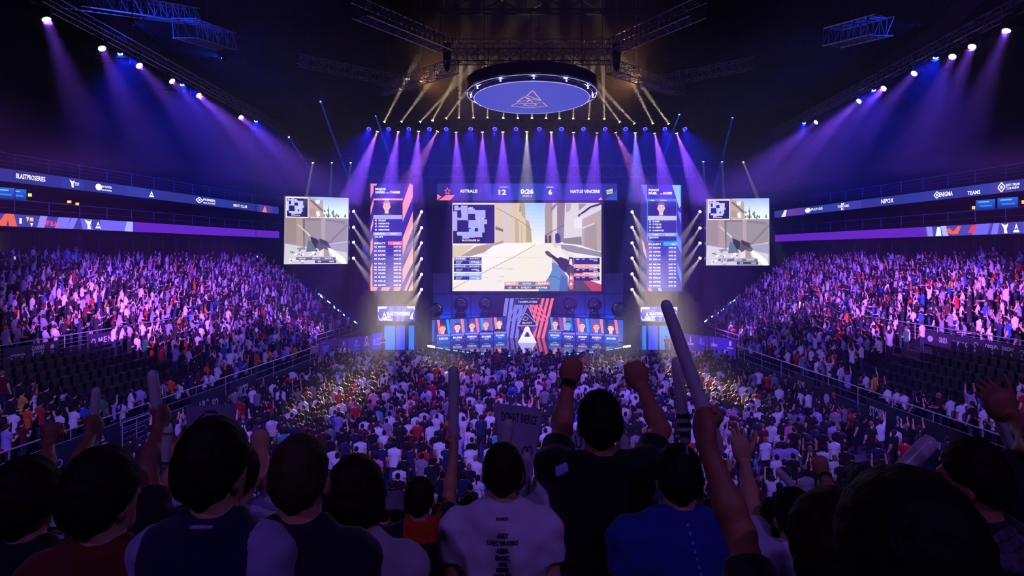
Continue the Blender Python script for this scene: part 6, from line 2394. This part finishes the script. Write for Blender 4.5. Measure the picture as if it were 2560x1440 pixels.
for a, b, lab, dr in FW_L:
    wall_banner(-1, -.02, a, b, .25, 1.9, lab, dr, '1c2044', 'front wall boards')
FW_R = ((1985, 2035, 'dark front wall board with pale lettering near the stage on the blue side', words_on(('t', 'NMS', 1996, .4, .2, 17), ('t', 'GAMES', 1996, .66, .2, 17))),
        (2050, 2085, 'front wall board with a yellow lit shield mark on the blue side', words_on(('m', 'badge', 2060, .5, 16, 40))),
        (2165, 2235, 'front wall board with white script on the blue side', words_on(('t', 'STORM', 2175, .45, .3, 42), ('t', 'LINE', 2190, .75, .18, 26))),
        (2238, 2330, 'front wall board with a small S mark on the blue side', words_on(('t', 'S', 2242, .45, .3, 8), ('t', 'SHARING', 2288, .62, .26, 32))),
        (2332, 2390, 'front wall board with a small white six-letter word on the blue side', words_on(('t', 'SPARCS', 2333, .62, .2, 34))),
        (2420, 2480, 'front wall board with white player cut outs on the blue side', words_on(('m', 'bird', 2426, .4, 22, 60), ('m', 'bottle', 2448, .4, 20, 60))))
for a, b, lab, dr in FW_R:
    wall_banner(1, -.02, a, b, .25, 1.9, lab, dr, '22222e', 'front wall boards')

# ------------------------------------------------------------------ belt barriers along the walkways
for nm, pts in (('red', [(326, 1132), (431, 1076), (589, 1009), (720, 950), (822, 907)]), ('blue', [(1812, 904), (1872, 934), (1931, 963)])):
    W = [at(px, py, F * 8.2 / (py - CY)) for px, py in pts]
    o = empty('belt_barrier', (W[0].x, W[0].y, 0), 'red belt barrier with thin posts along the %s side walkway of the floor' % nm, 'barrier')
    MB().path([p - o.location for p in W], .035, 5).build('belt', mat('belt_red', '8c2c4c', .7), o)
    for i in range(len(W) - 1):
        for q in range(3):
            p = W[i].lerp(W[i + 1], q / 3) - o.location
            MB().tube((p.x, p.y, 0), (p.x, p.y, 1.02), .03, 6).lathe([(.17, 0), (.17, .03), (.03, .06)], 12, 0, (p.x, p.y, 0)).build('post', HOUS, o)
# steel gate at the corner of the front wall, red side
p = wp(-1, 340, -.05, 0)
rail('crowd_gate', 'louvred steel gate in the front wall below the seats on the red side', None, [wp(-1, 306, -.12, .2), wp(-1, 375, -.12, .2)], 1.7, 7, .9)

# ================================================================== THE NEAREST PEOPLE
def ray_at(px, py, S, L, far=True):
    """The point seen at (px, py) that lies L from S (as near as it can be)."""
    d = Vector(((px - CX) / F, 1.0, (CY - py) / F))
    o = Vector((0, 0, EYE)) - Vector(S)
    a, b, c = d.dot(d), 2 * d.dot(o), o.dot(o) - L * L
    disc = b * b - 4 * a * c
    t = (-b + (math.sqrt(disc) if far else -math.sqrt(disc))) / (2 * a) if disc > 0 else -b / (2 * a)
    return Vector((0, 0, EYE)) + d * t


def fore(label, head, Y, shirt, hair='1c1410', skin='c89478', style='short', L=None, R=None, build=1.0, turn=(0, 0), lean=0.0, sleeve=.55, terr=None, e=.013, fine=True, he=.014, trousers='14161e', far=(True, True), hem=.84, group=None):
    """A person of the nearest rows: head centre pixel and distance; arms given by elbow, wrist and finger-end pixels and hand kind."""
    k = int(round((Y - 1.8) / .85)) if terr is None else terr
    fz = NEAR_Z(k)
    h = at(head[0], head[1], Y)
    sc = (h.z - fz) / 1.66
    foot = Vector((h.x, h.y, fz))
    P = Person(build=build, head=turn, lean=lean)
    loc = lambda w: np.array((Vector(w) - foot) / sc)
    wor = lambda p: Vector(tuple(p)) * sc + foot
    if lean:
        foot.y -= .7 * math.sin(lean) * sc
    info = {'foot': foot, 'scale': sc}
    for s, A, fr in ((-1, L, far[0]), (1, R, far[1])):
        if A is None:
            continue
        el, wr, tip, kind = A[:4]
        arm0 = [(s * .3, .02, 1.3 if el[1] > head[1] + 60 else 1.65)]
        if s < 0:
            P.L = (arm0[0], P.L[1], P.L[2])
        else:
            P.R = (arm0[0], P.R[1], P.R[2])
        S = wor(P.shoulder(s))
        E = ray_at(el[0], el[1], S, .29 * sc, fr)
        W = ray_at(wr[0], wr[1], E, .26 * sc, A[5] if len(A) > 5 else fr)
        T = at(tip[0], tip[1], W.y + (.02 if len(A) < 5 else A[4]))
        d = unit(np.array(T - W))
        tup = (tuple(loc(E)), tuple(loc(W)), tuple(d))
        n, t = (0, 1, 0), None
        if kind == 'hold':            # fist round an upright stick
            kind = 'grip'
            tup = (tup[0], tup[1], (0.12 * -s, .75, .62))
            n = (-s, 0, .1)
        if s < 0:
            P.L, P.hL, P.nL, P.tL = tup, kind, n, -1
            info['wl'] = W
        else:
            P.R, P.hR, P.nR, P.tR = tup, kind, n, 1
            info['wr'] = W
    hands = L is not None or R is not None
    h_ = .0052 if hands else .008
    M = {'body': solid_mesh('body', P.skin(True), h_, M_SKIN), 'shirt': solid_mesh('t_shirt', P.shirt(e, hem, sleeve), .011, M_CLOTH, (.0035, 26)),
         'trousers': solid_mesh('trousers', P.pants(), .02, M_CLOTH), 'hair': solid_mesh('hair', P.hair(he, style), .008, M_HAIR, (.0022, 60))}
    o = assemble('person', M, foot, 0, sc, {'skin': lin(skin), 'shirt': lin(shirt), 'trousers': lin(trousers), 'hair': lin(hair)}, label, 'person', group or 'nearest spectators')
    info['o'], info['P'], info['loc'] = o, P, loc
    return info


def onto(o, name, m, parent):
    """Link a mesh made in the person's own coordinates under the person or one of its parts."""
    return link(name, m, parent)


def back_text(info, lines, col, parent_part='t_shirt'):
    """Print on the back of a shirt: (text, x, z, height, width) in body metres, bent onto the cloth."""
    P = info['P']
    f, lo, h, _ = P.shirt().grid(.011, (.0035, 26))
    ins = f < 0
    q = np.argmax(ins, 1)
    any_ = ins.any(1)
    I, K = np.meshgrid(np.arange(f.shape[0]), np.arange(f.shape[2]), indexing='ij')
    f1, f0 = f[I, q, K], f[I, np.maximum(q - 1, 0), K]
    Ys = np.where(any_, lo[1] + h * (q - 1 + f0 / (f0 - f1 + 1e-9)), -.12)
    mb_v, mb_t = [], []
    off = 0
    for s, x, z, hh, w in lines:
        v, t = glyphs(s, .03)
        k = w / v[:, 0].max()
        pts = []
        for a, b in v:
            px, pz = x + (a * k - w / 2), z + b * hh
            u, w_ = (px - lo[0]) / h, (pz - lo[2]) / h
            i, j = int(u), int(w_)
            u, w_ = u - i, w_ - j
            y = (Ys[i, j] * (1 - u) + Ys[i + 1, j] * u) * (1 - w_) + (Ys[i, j + 1] * (1 - u) + Ys[i + 1, j + 1] * u) * w_
            pts.append((px, y - .004, pz))
        mb_v += pts
        mb_t += [tuple(int(q_) + off for q_ in tri) for tri in t]
        off += len(pts)
    sh = [c for c in info['o'].children if c.name.startswith(parent_part)][0]
    me = bpy.data.meshes.new('print')
    me.from_pydata(mb_v, [], mb_t)
    me.materials.append(mat('print_' + col, col, .7, noise=.05))
    return link('print', me, sh)


def watch(info, which, col='101014'):
    P = info['P']
    arm = P.L if which == 'l' else P.R
    w, d = np.array(arm[1]), unit(np.array(arm[1]) - np.array(arm[0]))
    m = MB()
    a, b = w - d * .03, w - d * .005
    m.tube(Vector(a), Vector(b), .038, 18)
    m.box(Vector((a + b) / 2) + Vector((0, -.036, 0)), (.03, .012, .034))
    return m.build('wrist_watch', mat('watch_' + col, col, .4, noise=.1), info['o'])


def ring_band(info, z, r, name, col, y=-.012):
    """A cord round the neck."""
    m = MB()
    n = 24
    m.path([(r * math.sin(2 * math.pi * i / n), y + r * 1.0 * math.cos(2 * math.pi * i / n), z - .018 * math.cos(2 * math.pi * i / n)) for i in range(n)], .007, 6, closed=True)
    return m.build(name, mat('cord_' + col, col, .6, noise=.1), info['o'])


# row nearest the camera and the rows below it, from the red side to the blue side
fore('person with dark bushy hair and black shirt, cut off at the red side edge', (62, 1250), 2.35, '0c0c12', 'style' and '140e0a', he=.03, build=.95)
f_red = fore('person in a dark red t-shirt with curly dark hair, near the red side edge', (252, 1238), 1.86, '5c0c10', '120c0a', he=.026, turn=(-.35, 0), build=.9)
f_nav = fore('person in a navy shirt with pale lilac shoulders, dark short hair, looking to the stage', (531, 1165), 1.86, '141a3c', '140e0c', turn=(-.3, 0), build=.8, he=.02)
f_buz = fore('person with a buzz cut and navy shirt, largest head beside the bowl-cut head', (748, 1190), 1.95, '0e1428', '3a2a1c', he=.009, build=.92, skin='c08a70')
f_bowl = fore('person with a dark bowl haircut and white shirt shoulder', (888, 1236), 2.4, 'c4bcd8', '1a100c', style='bowl', he=.02, build=.95)
f_org = fore('person with orange red collar and dark jacket holding up a white inflatable stick', (1048, 1245), 4.2, '14182c', '20140e', R=((1122, 1245), (1135, 1128), (1140, 1080), 'hold'), he=.01)
f_wht = fore('person in white t-shirt with lines of text on the back and dark neck cord', (1257, 1178), 2.95, 'c8c0dc', '1c1210', build=1.14, he=.012, skin='c49078')
f_blk = fore('person in a black t-shirt raising both fists, dark wrist watch', (1500, 1055), 3.0, '050507', '0e0a0a', L=((1406, 1075), (1421, 955), (1435, 895), 'fist'), R=((1652, 1075), (1603, 965), (1582, 915), 'grip'), build=1.06, skin='a8705a', far=(True, True))
f_blu = fore('person in a royal blue t-shirt with a dotted line down the back', (1697, 1190), 2.75, '1a2a8c', '120e0c', he=.016, build=1.2)
f_arm = fore('person with curly dark hair raising one arm with a long white inflatable stick', (2085, 1372), 1.55, '0c0a10', '1a0e0c', style='long', he=.03, L=((1850, 1335), (1765, 1110), (1745, 1045), 'hold'), skin='9c6650')
f_lng = fore('person with long black hair, largest dark head at the bottom blue side', (2275, 1400), 1.02, '08080c', '0c0808', style='long', he=.045, terr=-1)
f_scf = fore('person in profile with short dark hair and a grey striped scarf', (2447, 1195), 2.35, '16161e', '160f0c', turn=(.75, .1), build=1.12, he=.014, skin='a87058')
f_cor = fore('person with dark hair at the blue side edge gripping a white stick', (2543, 1250), 3.0, '0e0e14', '100c0a', L=((2556, 1250), (2536, 1185), (2530, 1150), 'hold'))
f_wcl = fore('person with a white collared shirt raising an open hand', (1985, 1288), 3.2, 'b0a8cc', '140e0c', L=((1878, 1262), (1862, 1152), (1845, 1092), 'open'))
f_wcb = fore('person with short dark hair beside the white collared shirt, on the stage side', (1932, 1295), 4.2, '1a1a28', '140e0c')
f_cap = fore('person with pale cap raising a fist with a dark wrist band', (2165, 1222), 4.1, '101018', '30283c', style='cap', L=((2098, 1262), (2058, 1188), (2046, 1150), 'fist'), skin='b07c64')
f_hd2 = fore('person with dark round hair just behind the long black hair', (2306, 1262), 4.0, '12121c', '0e0a0a', he=.03)
f_fst = fore('person in a pale striped t-shirt raising one fist, half hidden by the navy shirt', (598, 1185), 3.4, 'a89cc4', '1a120e', R=((672, 1215), (655, 1130), (648, 1085), 'fist'))
f_lit = fore('person in a black shirt whose raised hand catches warm light', (505, 1192), 3.2, '0a0a10', '120e0c', L=((395, 1265), (432, 1165), (445, 1120), 'open'), skin='c8906c')
f_two = fore('person raising one bare fist and a hand with a pale stick, behind the bushy hair', (158, 1240), 3.3, '12121c', '120e0c', L=((112, 1175), (122, 1112), (126, 1080), 'fist'), R=((192, 1170), (226, 1092), (238, 1050), 'hold'), skin='8c5c50')
f_stk = fore('person holding up two pale sticks behind the dark red shirt', (292, 1225), 3.2, '0e0e16', '120e0c', R=((368, 1170), (398, 1068), (402, 1030), 'hold'), skin='8c5c50')
f_slv = fore('person with a printed white sleeve raising an arm beside the black shirt', (1268, 1186), 3.6, 'b4acd0', '140e0c', R=((1372, 1180), (1402, 1095), (1412, 1050), 'fist'), sleeve=.75, skin='b88468')
f_edge = fore('person outside the blue side edge reaching a hand over a long stick', (2640, 1120), 2.6, '0e0e14', '120e0c', L=((2580, 1100), (2528, 1040), (2500, 1010), 'open'), skin='94604c', terr=1)

# prints, cords and shirt details
back_text(f_wht, (('BUNKER', .0, 1.480, .012, .052), ('ANDY', 0, 1.417, .019, .05), ('OAEC WI-KBBO', 0, 1.388, .019, .137), ('ABBIA', 0, 1.358, .019, .054), ('EROIC', 0, 1.330, .019, .06), ('ANB', 0, 1.304, .019, .036), ('EBBE', 0, 1.277, .019, .052), ('BETA BB', 0, 1.250, .019, .075), ('GIORE', 0, 1.223, .019, .06)), '2a2040')
back_text(f_blu, [('I', .01 + .006 * i, 1.495 - .028 * i, .012, .009) for i in range(7)], '6a74d8')
ring_band(f_wht, 1.5, .066, 'neck_cord', '0c0c10')
watch(f_blk, 'l')
watch(f_cap, 'l')


def patch(info, part, test, col, name, lift=.004, m=None):
    """A differently coloured panel of a garment: the faces of the cloth that pass the test, lifted off it a little."""
    sh = [c for c in info['o'].children if c.name.startswith(part)][0]
    me = sh.data
    n = len(me.vertices)
    co = np.empty(n * 3, np.float32)
    me.vertices.foreach_get('co', co)
    co = co.reshape(-1, 3)
    no = np.empty(n * 3, np.float32)
    me.vertex_normals.foreach_get('vector', no)
    no = no.reshape(-1, 3)
    q = np.empty(len(me.loops), np.int32)
    me.loops.foreach_get('vertex_index', q)
    q = q.reshape(-1, 4)
    c = co[q].mean(1)
    keep = q[test(c[:, 0], c[:, 1], c[:, 2])]
    ids, inv = np.unique(keep, return_inverse=True)
    if not len(ids):
        return None
    o = link(name, mesh_np(name, co[ids] + no[ids] * lift, inv.reshape(-1, 4), mats=[m or M_CLOTH], smooth=True), sh)
    o.color = (*lin(col), 1)
    o['label'] = name.replace('_', ' ') + ' in a paler colour' if lin(col)[2] > .1 else name.replace('_', ' ')
    return o


def panel(info, name, col, cuts, lift=.004):
    """A differently coloured part of the shirt with clean edges: the shirt a little larger, kept where n.x >= d for each cut."""
    sh = [c for c in info['o'].children if c.name.startswith('t_shirt')][0]
    S = info['P'].shirt(.013 + lift, sleeve=.75 if info is f_slv else .55)
    for n, d in cuts:
        S.cut(np.array(n, float) / np.linalg.norm(n), d / np.linalg.norm(n), .003)
    V, Q = S.mesh(.008, (.0035, 26))
    if not len(Q):
        return None
    o = link(name, mesh_np(name, V, Q, mats=[M_CLOTH], smooth=True), sh)
    o.color = (*lin(col), 1)
    return o


panel(f_nav, 'shoulder_panel', '8c84b4', (((1, 0, 0), .125), ((.55, 0, 1), 1.42)))
panel(f_nav, 'shoulder_trim', '8c84b4', (((-1, 0, 0), .17), ((-.55, 0, 1), 1.46)))
ring_band(f_nav, 1.502, .068, 'collar_edge', '9088b0')
panel(f_org, 'collar', 'b43c12', (((0, 0, 1), 1.43), ((1, 0, 0), -.09), ((-1, 0, 0), -.13)))
panel(f_org, 'sleeve_cuff', '8078a8', (((.4, 0, 1), 1.64), ((1, 0, 0), .2)))
panel(f_blk, 'sleeve_logo', '8890d8', (((1, 0, .3), .255), ((-1, 0, -.3), -.315), ((.3, 0, -1), -1.56), ((-.3, 0, 1), 1.52), ((0, -1, 0), -.03)))
panel(f_slv, 'sleeve_print', '2a2848', (((1, 0, 0), .2), ((-1, 0, 0), -.25), ((0, 0, 1), 1.42), ((0, 0, -1), -1.5), ((0, -1, 0), -.02)))
panel(f_wcl, 'collar', 'd4cce8', (((0, 0, 1), 1.455), ((1, 0, 0), -.075), ((-1, 0, 0), -.075)))
patch(f_fst, 't_shirt', lambda x, y, z: np.sin(z * 170 + x * 40) > .2, '7c70a4', 'stripe')
# scarf of the person in profile
m = MB()
for q in range(4):
    rr = .075 + .018 * q
    zc = 1.5 - .022 * q
    pts = [(rr * 1.15 * math.sin(2 * math.pi * i / 20), -.005 + rr * math.cos(2 * math.pi * i / 20), zc + .012 * math.sin(3 * 2 * math.pi * i / 20 + q)) for i in range(20)]
    m.path(pts, .02, 8, closed=True)
m.build('scarf', mat('scarf_grey', '4a4458', .9, noise=.5, scale=40), f_scf['o'], True)

# ------------------------------------------------------------------ inflatable clapping sticks
def balloon_mat():
    m = bpy.data.materials.new('inflatable_film')
    m.use_nodes = True
    nt = m.node_tree
    b = nt.nodes['Principled BSDF']
    tc = nt.nodes.new('ShaderNodeTexCoord')
    nz = nt.nodes.new('ShaderNodeTexNoise')
    nz.inputs['Scale'].default_value = 9
    rp = nt.nodes.new('ShaderNodeValToRGB')
    rp.color_ramp.elements[0].color = (.8, .77, .88, 1)
    rp.color_ramp.elements[1].color = (.86, .84, .92, 1)
    nt.links.new(tc.outputs['Object'], nz.inputs['Vector'])
    nt.links.new(nz.outputs['Fac'], rp.inputs['Fac'])
    nt.links.new(rp.outputs['Color'], b.inputs['Base Color'])
    b.inputs['Roughness'].default_value = .22
    b.inputs['Subsurface Weight'].default_value = .0
    tr = nt.nodes.new('ShaderNodeBsdfTranslucent')
    tr.inputs[0].default_value = (.75, .72, .85, 1)
    mx = nt.nodes.new('ShaderNodeMixShader')
    mx.inputs[0].default_value = .45
    out = nt.nodes['Material Output']
    nt.links.new(b.outputs[0], mx.inputs[1])
    nt.links.new(tr.outputs[0], mx.inputs[2])
    nt.links.new(mx.outputs[0], out.inputs[0])
    return m


FILM = balloon_mat()


def stick(label, a, b, r0, r1, printed=0):
    """A blown-up film tube from a (held end) to b (round tip)."""
    a, b = Vector(a), Vector(b)
    L = (b - a).length
    prof = [(.004, 0), (r0 * .55, .004), (r0 * .85, .018), (r0, .05)]
    for t in np.linspace(.15, .88, 9):
        prof.append((r0 + (r1 - r0) * t + .0012 * math.sin(t * 40), L * t))
    for t in np.linspace(0, math.pi / 2, 7)[1:]:
        prof.append((max(r1 * math.cos(t) ** .8, .001), L - r1 * 1.5 + r1 * 1.5 * math.sin(t)))
    m = MB()
    m.lathe(prof, 24)
    o = empty('inflatable_stick', a, label, 'inflatable stick', 'inflatable clapping sticks')
    q = (b - a).to_track_quat('Z', 'Y')
    o.rotation_mode = 'QUATERNION'
    o.rotation_quaternion = q
    m.build('tube', FILM, o, True)
    m = MB()
    m.box((0, 0, -.012), (r0 * .9, .004, .03))
    m.build('valve_tab', FILM, o)
    if printed:
        m = MB()
        for i in range(printed):
            z = L * (.22 + .1 * i)
            m.lathe([(r0 * 1.02 + .001, z), (r0 * 1.02 + .001, z + .012)], 24)
        m.build('print', mat('stick_print', '241a40', .5, noise=.1), o)
    return o


def held(info, w, a_px, b_px, dY=.07):
    """End points of a stick at the depth of the hand."""
    Y = info[w].y + dY
    return at(*a_px, Y), at(*b_px, Y)


px_r = lambda px, Y: px / F * Y / 2
a, b = held(f_two, 'wr', (233, 1130), (240, 968))
stick('pale inflatable stick held up behind the curly hair of the dark red shirt', a, b, px_r(24, a.y), px_r(21, a.y))
a, b = held(f_stk, 'wr', (400, 1085), (380, 925))
stick('taller of two pale inflatable sticks behind the dark red shirt, leaning to the red side', a, b, px_r(24, a.y), px_r(27, a.y))
a, b = at(410, 1172, 3.45), at(421, 1066, 3.45)
stick('lower of two pale inflatable sticks behind the dark red shirt', a, b, px_r(24, a.y), px_r(24, a.y))
a, b = held(f_org, 'wr', (1134, 1150), (1134, 915))
stick('pale inflatable stick held straight up at the middle of the floor crowd', a, b, px_r(25, a.y), px_r(28, a.y))
a, b = held(f_arm, 'wl', (1800, 1140), (1661, 750), .06)
stick('longest violet white inflatable stick rising in front of the blue side portal', a, b, px_r(40, a.y), px_r(30, a.y))
a, b = held(f_arm, 'wl', (1716, 1112), (1690, 893), .13)
stick('second inflatable stick with dark printed bands beside the longest one', a, b, px_r(31, a.y), px_r(27, a.y), 2)
a, b = held(f_cor, 'wl', (2546, 1165), (2472, 985), .05)
stick('pale inflatable stick leaning to the red side at the blue side edge', a, b, px_r(27, a.y), px_r(24, a.y))
a, b = at(2008, 1244, 3.9), at(1942, 1172, 3.9)
stick('short inflatable stick over the white collared shirt', a, b, px_r(20, a.y), px_r(20, a.y))
a, b = at(2175, 1255, 3.7), at(2335, 1095, 3.7)
stick('violet inflatable stick slanting toward the blue side over the cap', a, b, px_r(40, a.y), px_r(44, a.y))
a, b = at(2278, 1275, 4.3), at(2208, 1168, 4.3)
stick('inflatable stick crossing behind the slanting violet one', a, b, px_r(24, a.y), px_r(20, a.y))
a, b = at(1262, 1120, 4.6), at(1272, 1048, 4.6)
stick('inflatable stick in front of the handwritten sign', a, b, px_r(28, a.y), px_r(30, a.y))
a, b = at(1300, 1262, 4.6), at(1318, 1130, 4.6)
stick('crumpled pale inflatable stick below the handwritten sign', a, b, px_r(24, a.y), px_r(26, a.y))
a, b = at(150, 1330, 2.9), at(150, 1228, 2.9)
stick('wide white inflatable stick between the bushy hair and the dark red shirt', a, b, px_r(46, a.y), px_r(40, a.y))
a, b = at(1563, 1150, 7.0), at(1562, 1088, 7.0)
stick('dim violet inflatable stick behind the arm of the black shirt', a, b, px_r(22, a.y), px_r(22, a.y))


# ------------------------------------------------------------------ signs and paper sheets held up in the near rows
def sheet(name, label, pts, Y, col, draw=None, cat='sign', thick=.006):
    """A stiff sheet with corners at the given pixels (tl, tr, br, bl)."""
    W = [at(px, py, Y + dy) for (px, py), dy in zip(pts, (0, .05, .02, -.02))]
    mid = sum(W, Vector()) / 4
    tl, tr, br, bl = [w - mid for w in W]
    o = empty(name, mid, label, cat)
    fn, n = quad_map((0, 0, 100, 100), bl, br, tl, tr)
    vs, fs = [], []
    N = 8
    for j in range(N + 1):
        for i in range(N + 1):
            vs.append(Vector(fn(100 * i / N, 100 * j / N)) + n * (.008 * math.sin(i * 1.1 + j * .5)))
    for j in range(N):
        for i in range(N):
            a = j * (N + 1) + i
            fs.append((a, a + N + 1, a + N + 2, a + 1))
    k = len(vs)
    vs += [v - n * thick for v in vs]
    fs += [tuple(q + k for q in f[::-1]) for f in fs]
    MB().add(vs, fs).build('board', mat('sheet_' + col, col, .8, noise=.08), o, True)
    if draw:
        P = Panel(lambda x, y: Vector(fn(x, y)) + n * (.008 * math.sin(x / 100 * N * 1.1 + y / 100 * N * .5) + .004), n, .002)
        draw(P)
        P.build('drawing', print_mat('sign_ink', .8), o)
    return o


def emblem(P):
    pts = [(50 + 33 * math.cos(a), 52 + 38 * math.sin(a)) for a in np.linspace(0, 2 * math.pi, 29)[:-1]]
    for i in range(0, 28):
        if i % 4 != 3:
            P.line([pts[i], pts[(i + 1) % 28]], 3.2, '2c2448', 1)
    P.rect(40, 30, 61, 68, '2c2448', 1)
    P.line([(46, 60), (46, 45), (50.5, 38), (55, 45), (55, 60)], 2, 'b0a4c8', 2)
    P.rect(38, 72, 63, 75, '2c2448', 1)
    P.text('REHA', 38, 16, 5, '2c2448', 1, width=24)


def handwriting(P):
    P.text("DOHAT BIERCE", 14, 23, 13, '3a2c54', 1, width=76, bold=.0)
    P.line([(62, 60), (70, 55), (78, 60), (74, 68), (64, 68)], 2, '3a2c54', 1, True)
    P.line([(74, 58), (84, 54), (90, 62), (84, 70), (76, 66)], 2, '3a2c54', 1, True)
    P.line([(58, 74), (66, 78), (74, 76)], 1.6, '3a2c54', 1)


sheet('sign', 'pale cloth sign with a ring emblem held above the navy shirt', ((466, 1016), (588, 1009), (590, 1130), (468, 1132)), 5.0, '8c80a8', emblem)
sheet('sign', 'pale handwritten sign held up left of the black shirt', ((1234, 1006), (1357, 1023), (1330, 1195), (1252, 1190)), 5.2, 'a89cc4', handwriting)
sheet('paper_sheet', 'folded white sheet held up beside the raised arm of the black shirt', ((1333, 1140), (1400, 1080), (1398, 1215), (1340, 1230)), 4.6, 'b4a8cc', None, 'sheet')
sheet('paper_sheet', 'white sheet with a scribbled letter just left of the black shirt head', ((1400, 1078), (1462, 1075), (1464, 1140), (1402, 1142)), 4.9, 'a89cc4', lambda P: P.line([(60, 20), (62, 60), (72, 66), (82, 58), (84, 22)], 5, '3a2c54', 1), 'sheet')
sheet('paper_sheet', 'pale cardboard held low between the bowl haircut and the orange collar', ((945, 1228), (1010, 1226), (1008, 1275), (948, 1272)), 6.0, '8c7898', None, 'sheet')
sheet('paper_sheet', 'narrow violet paper pointing up beside the black shirt', ((1588, 1228), (1594, 1228), (1606, 1330), (1574, 1326)), 4.4, 'a094c8', None, 'sheet')
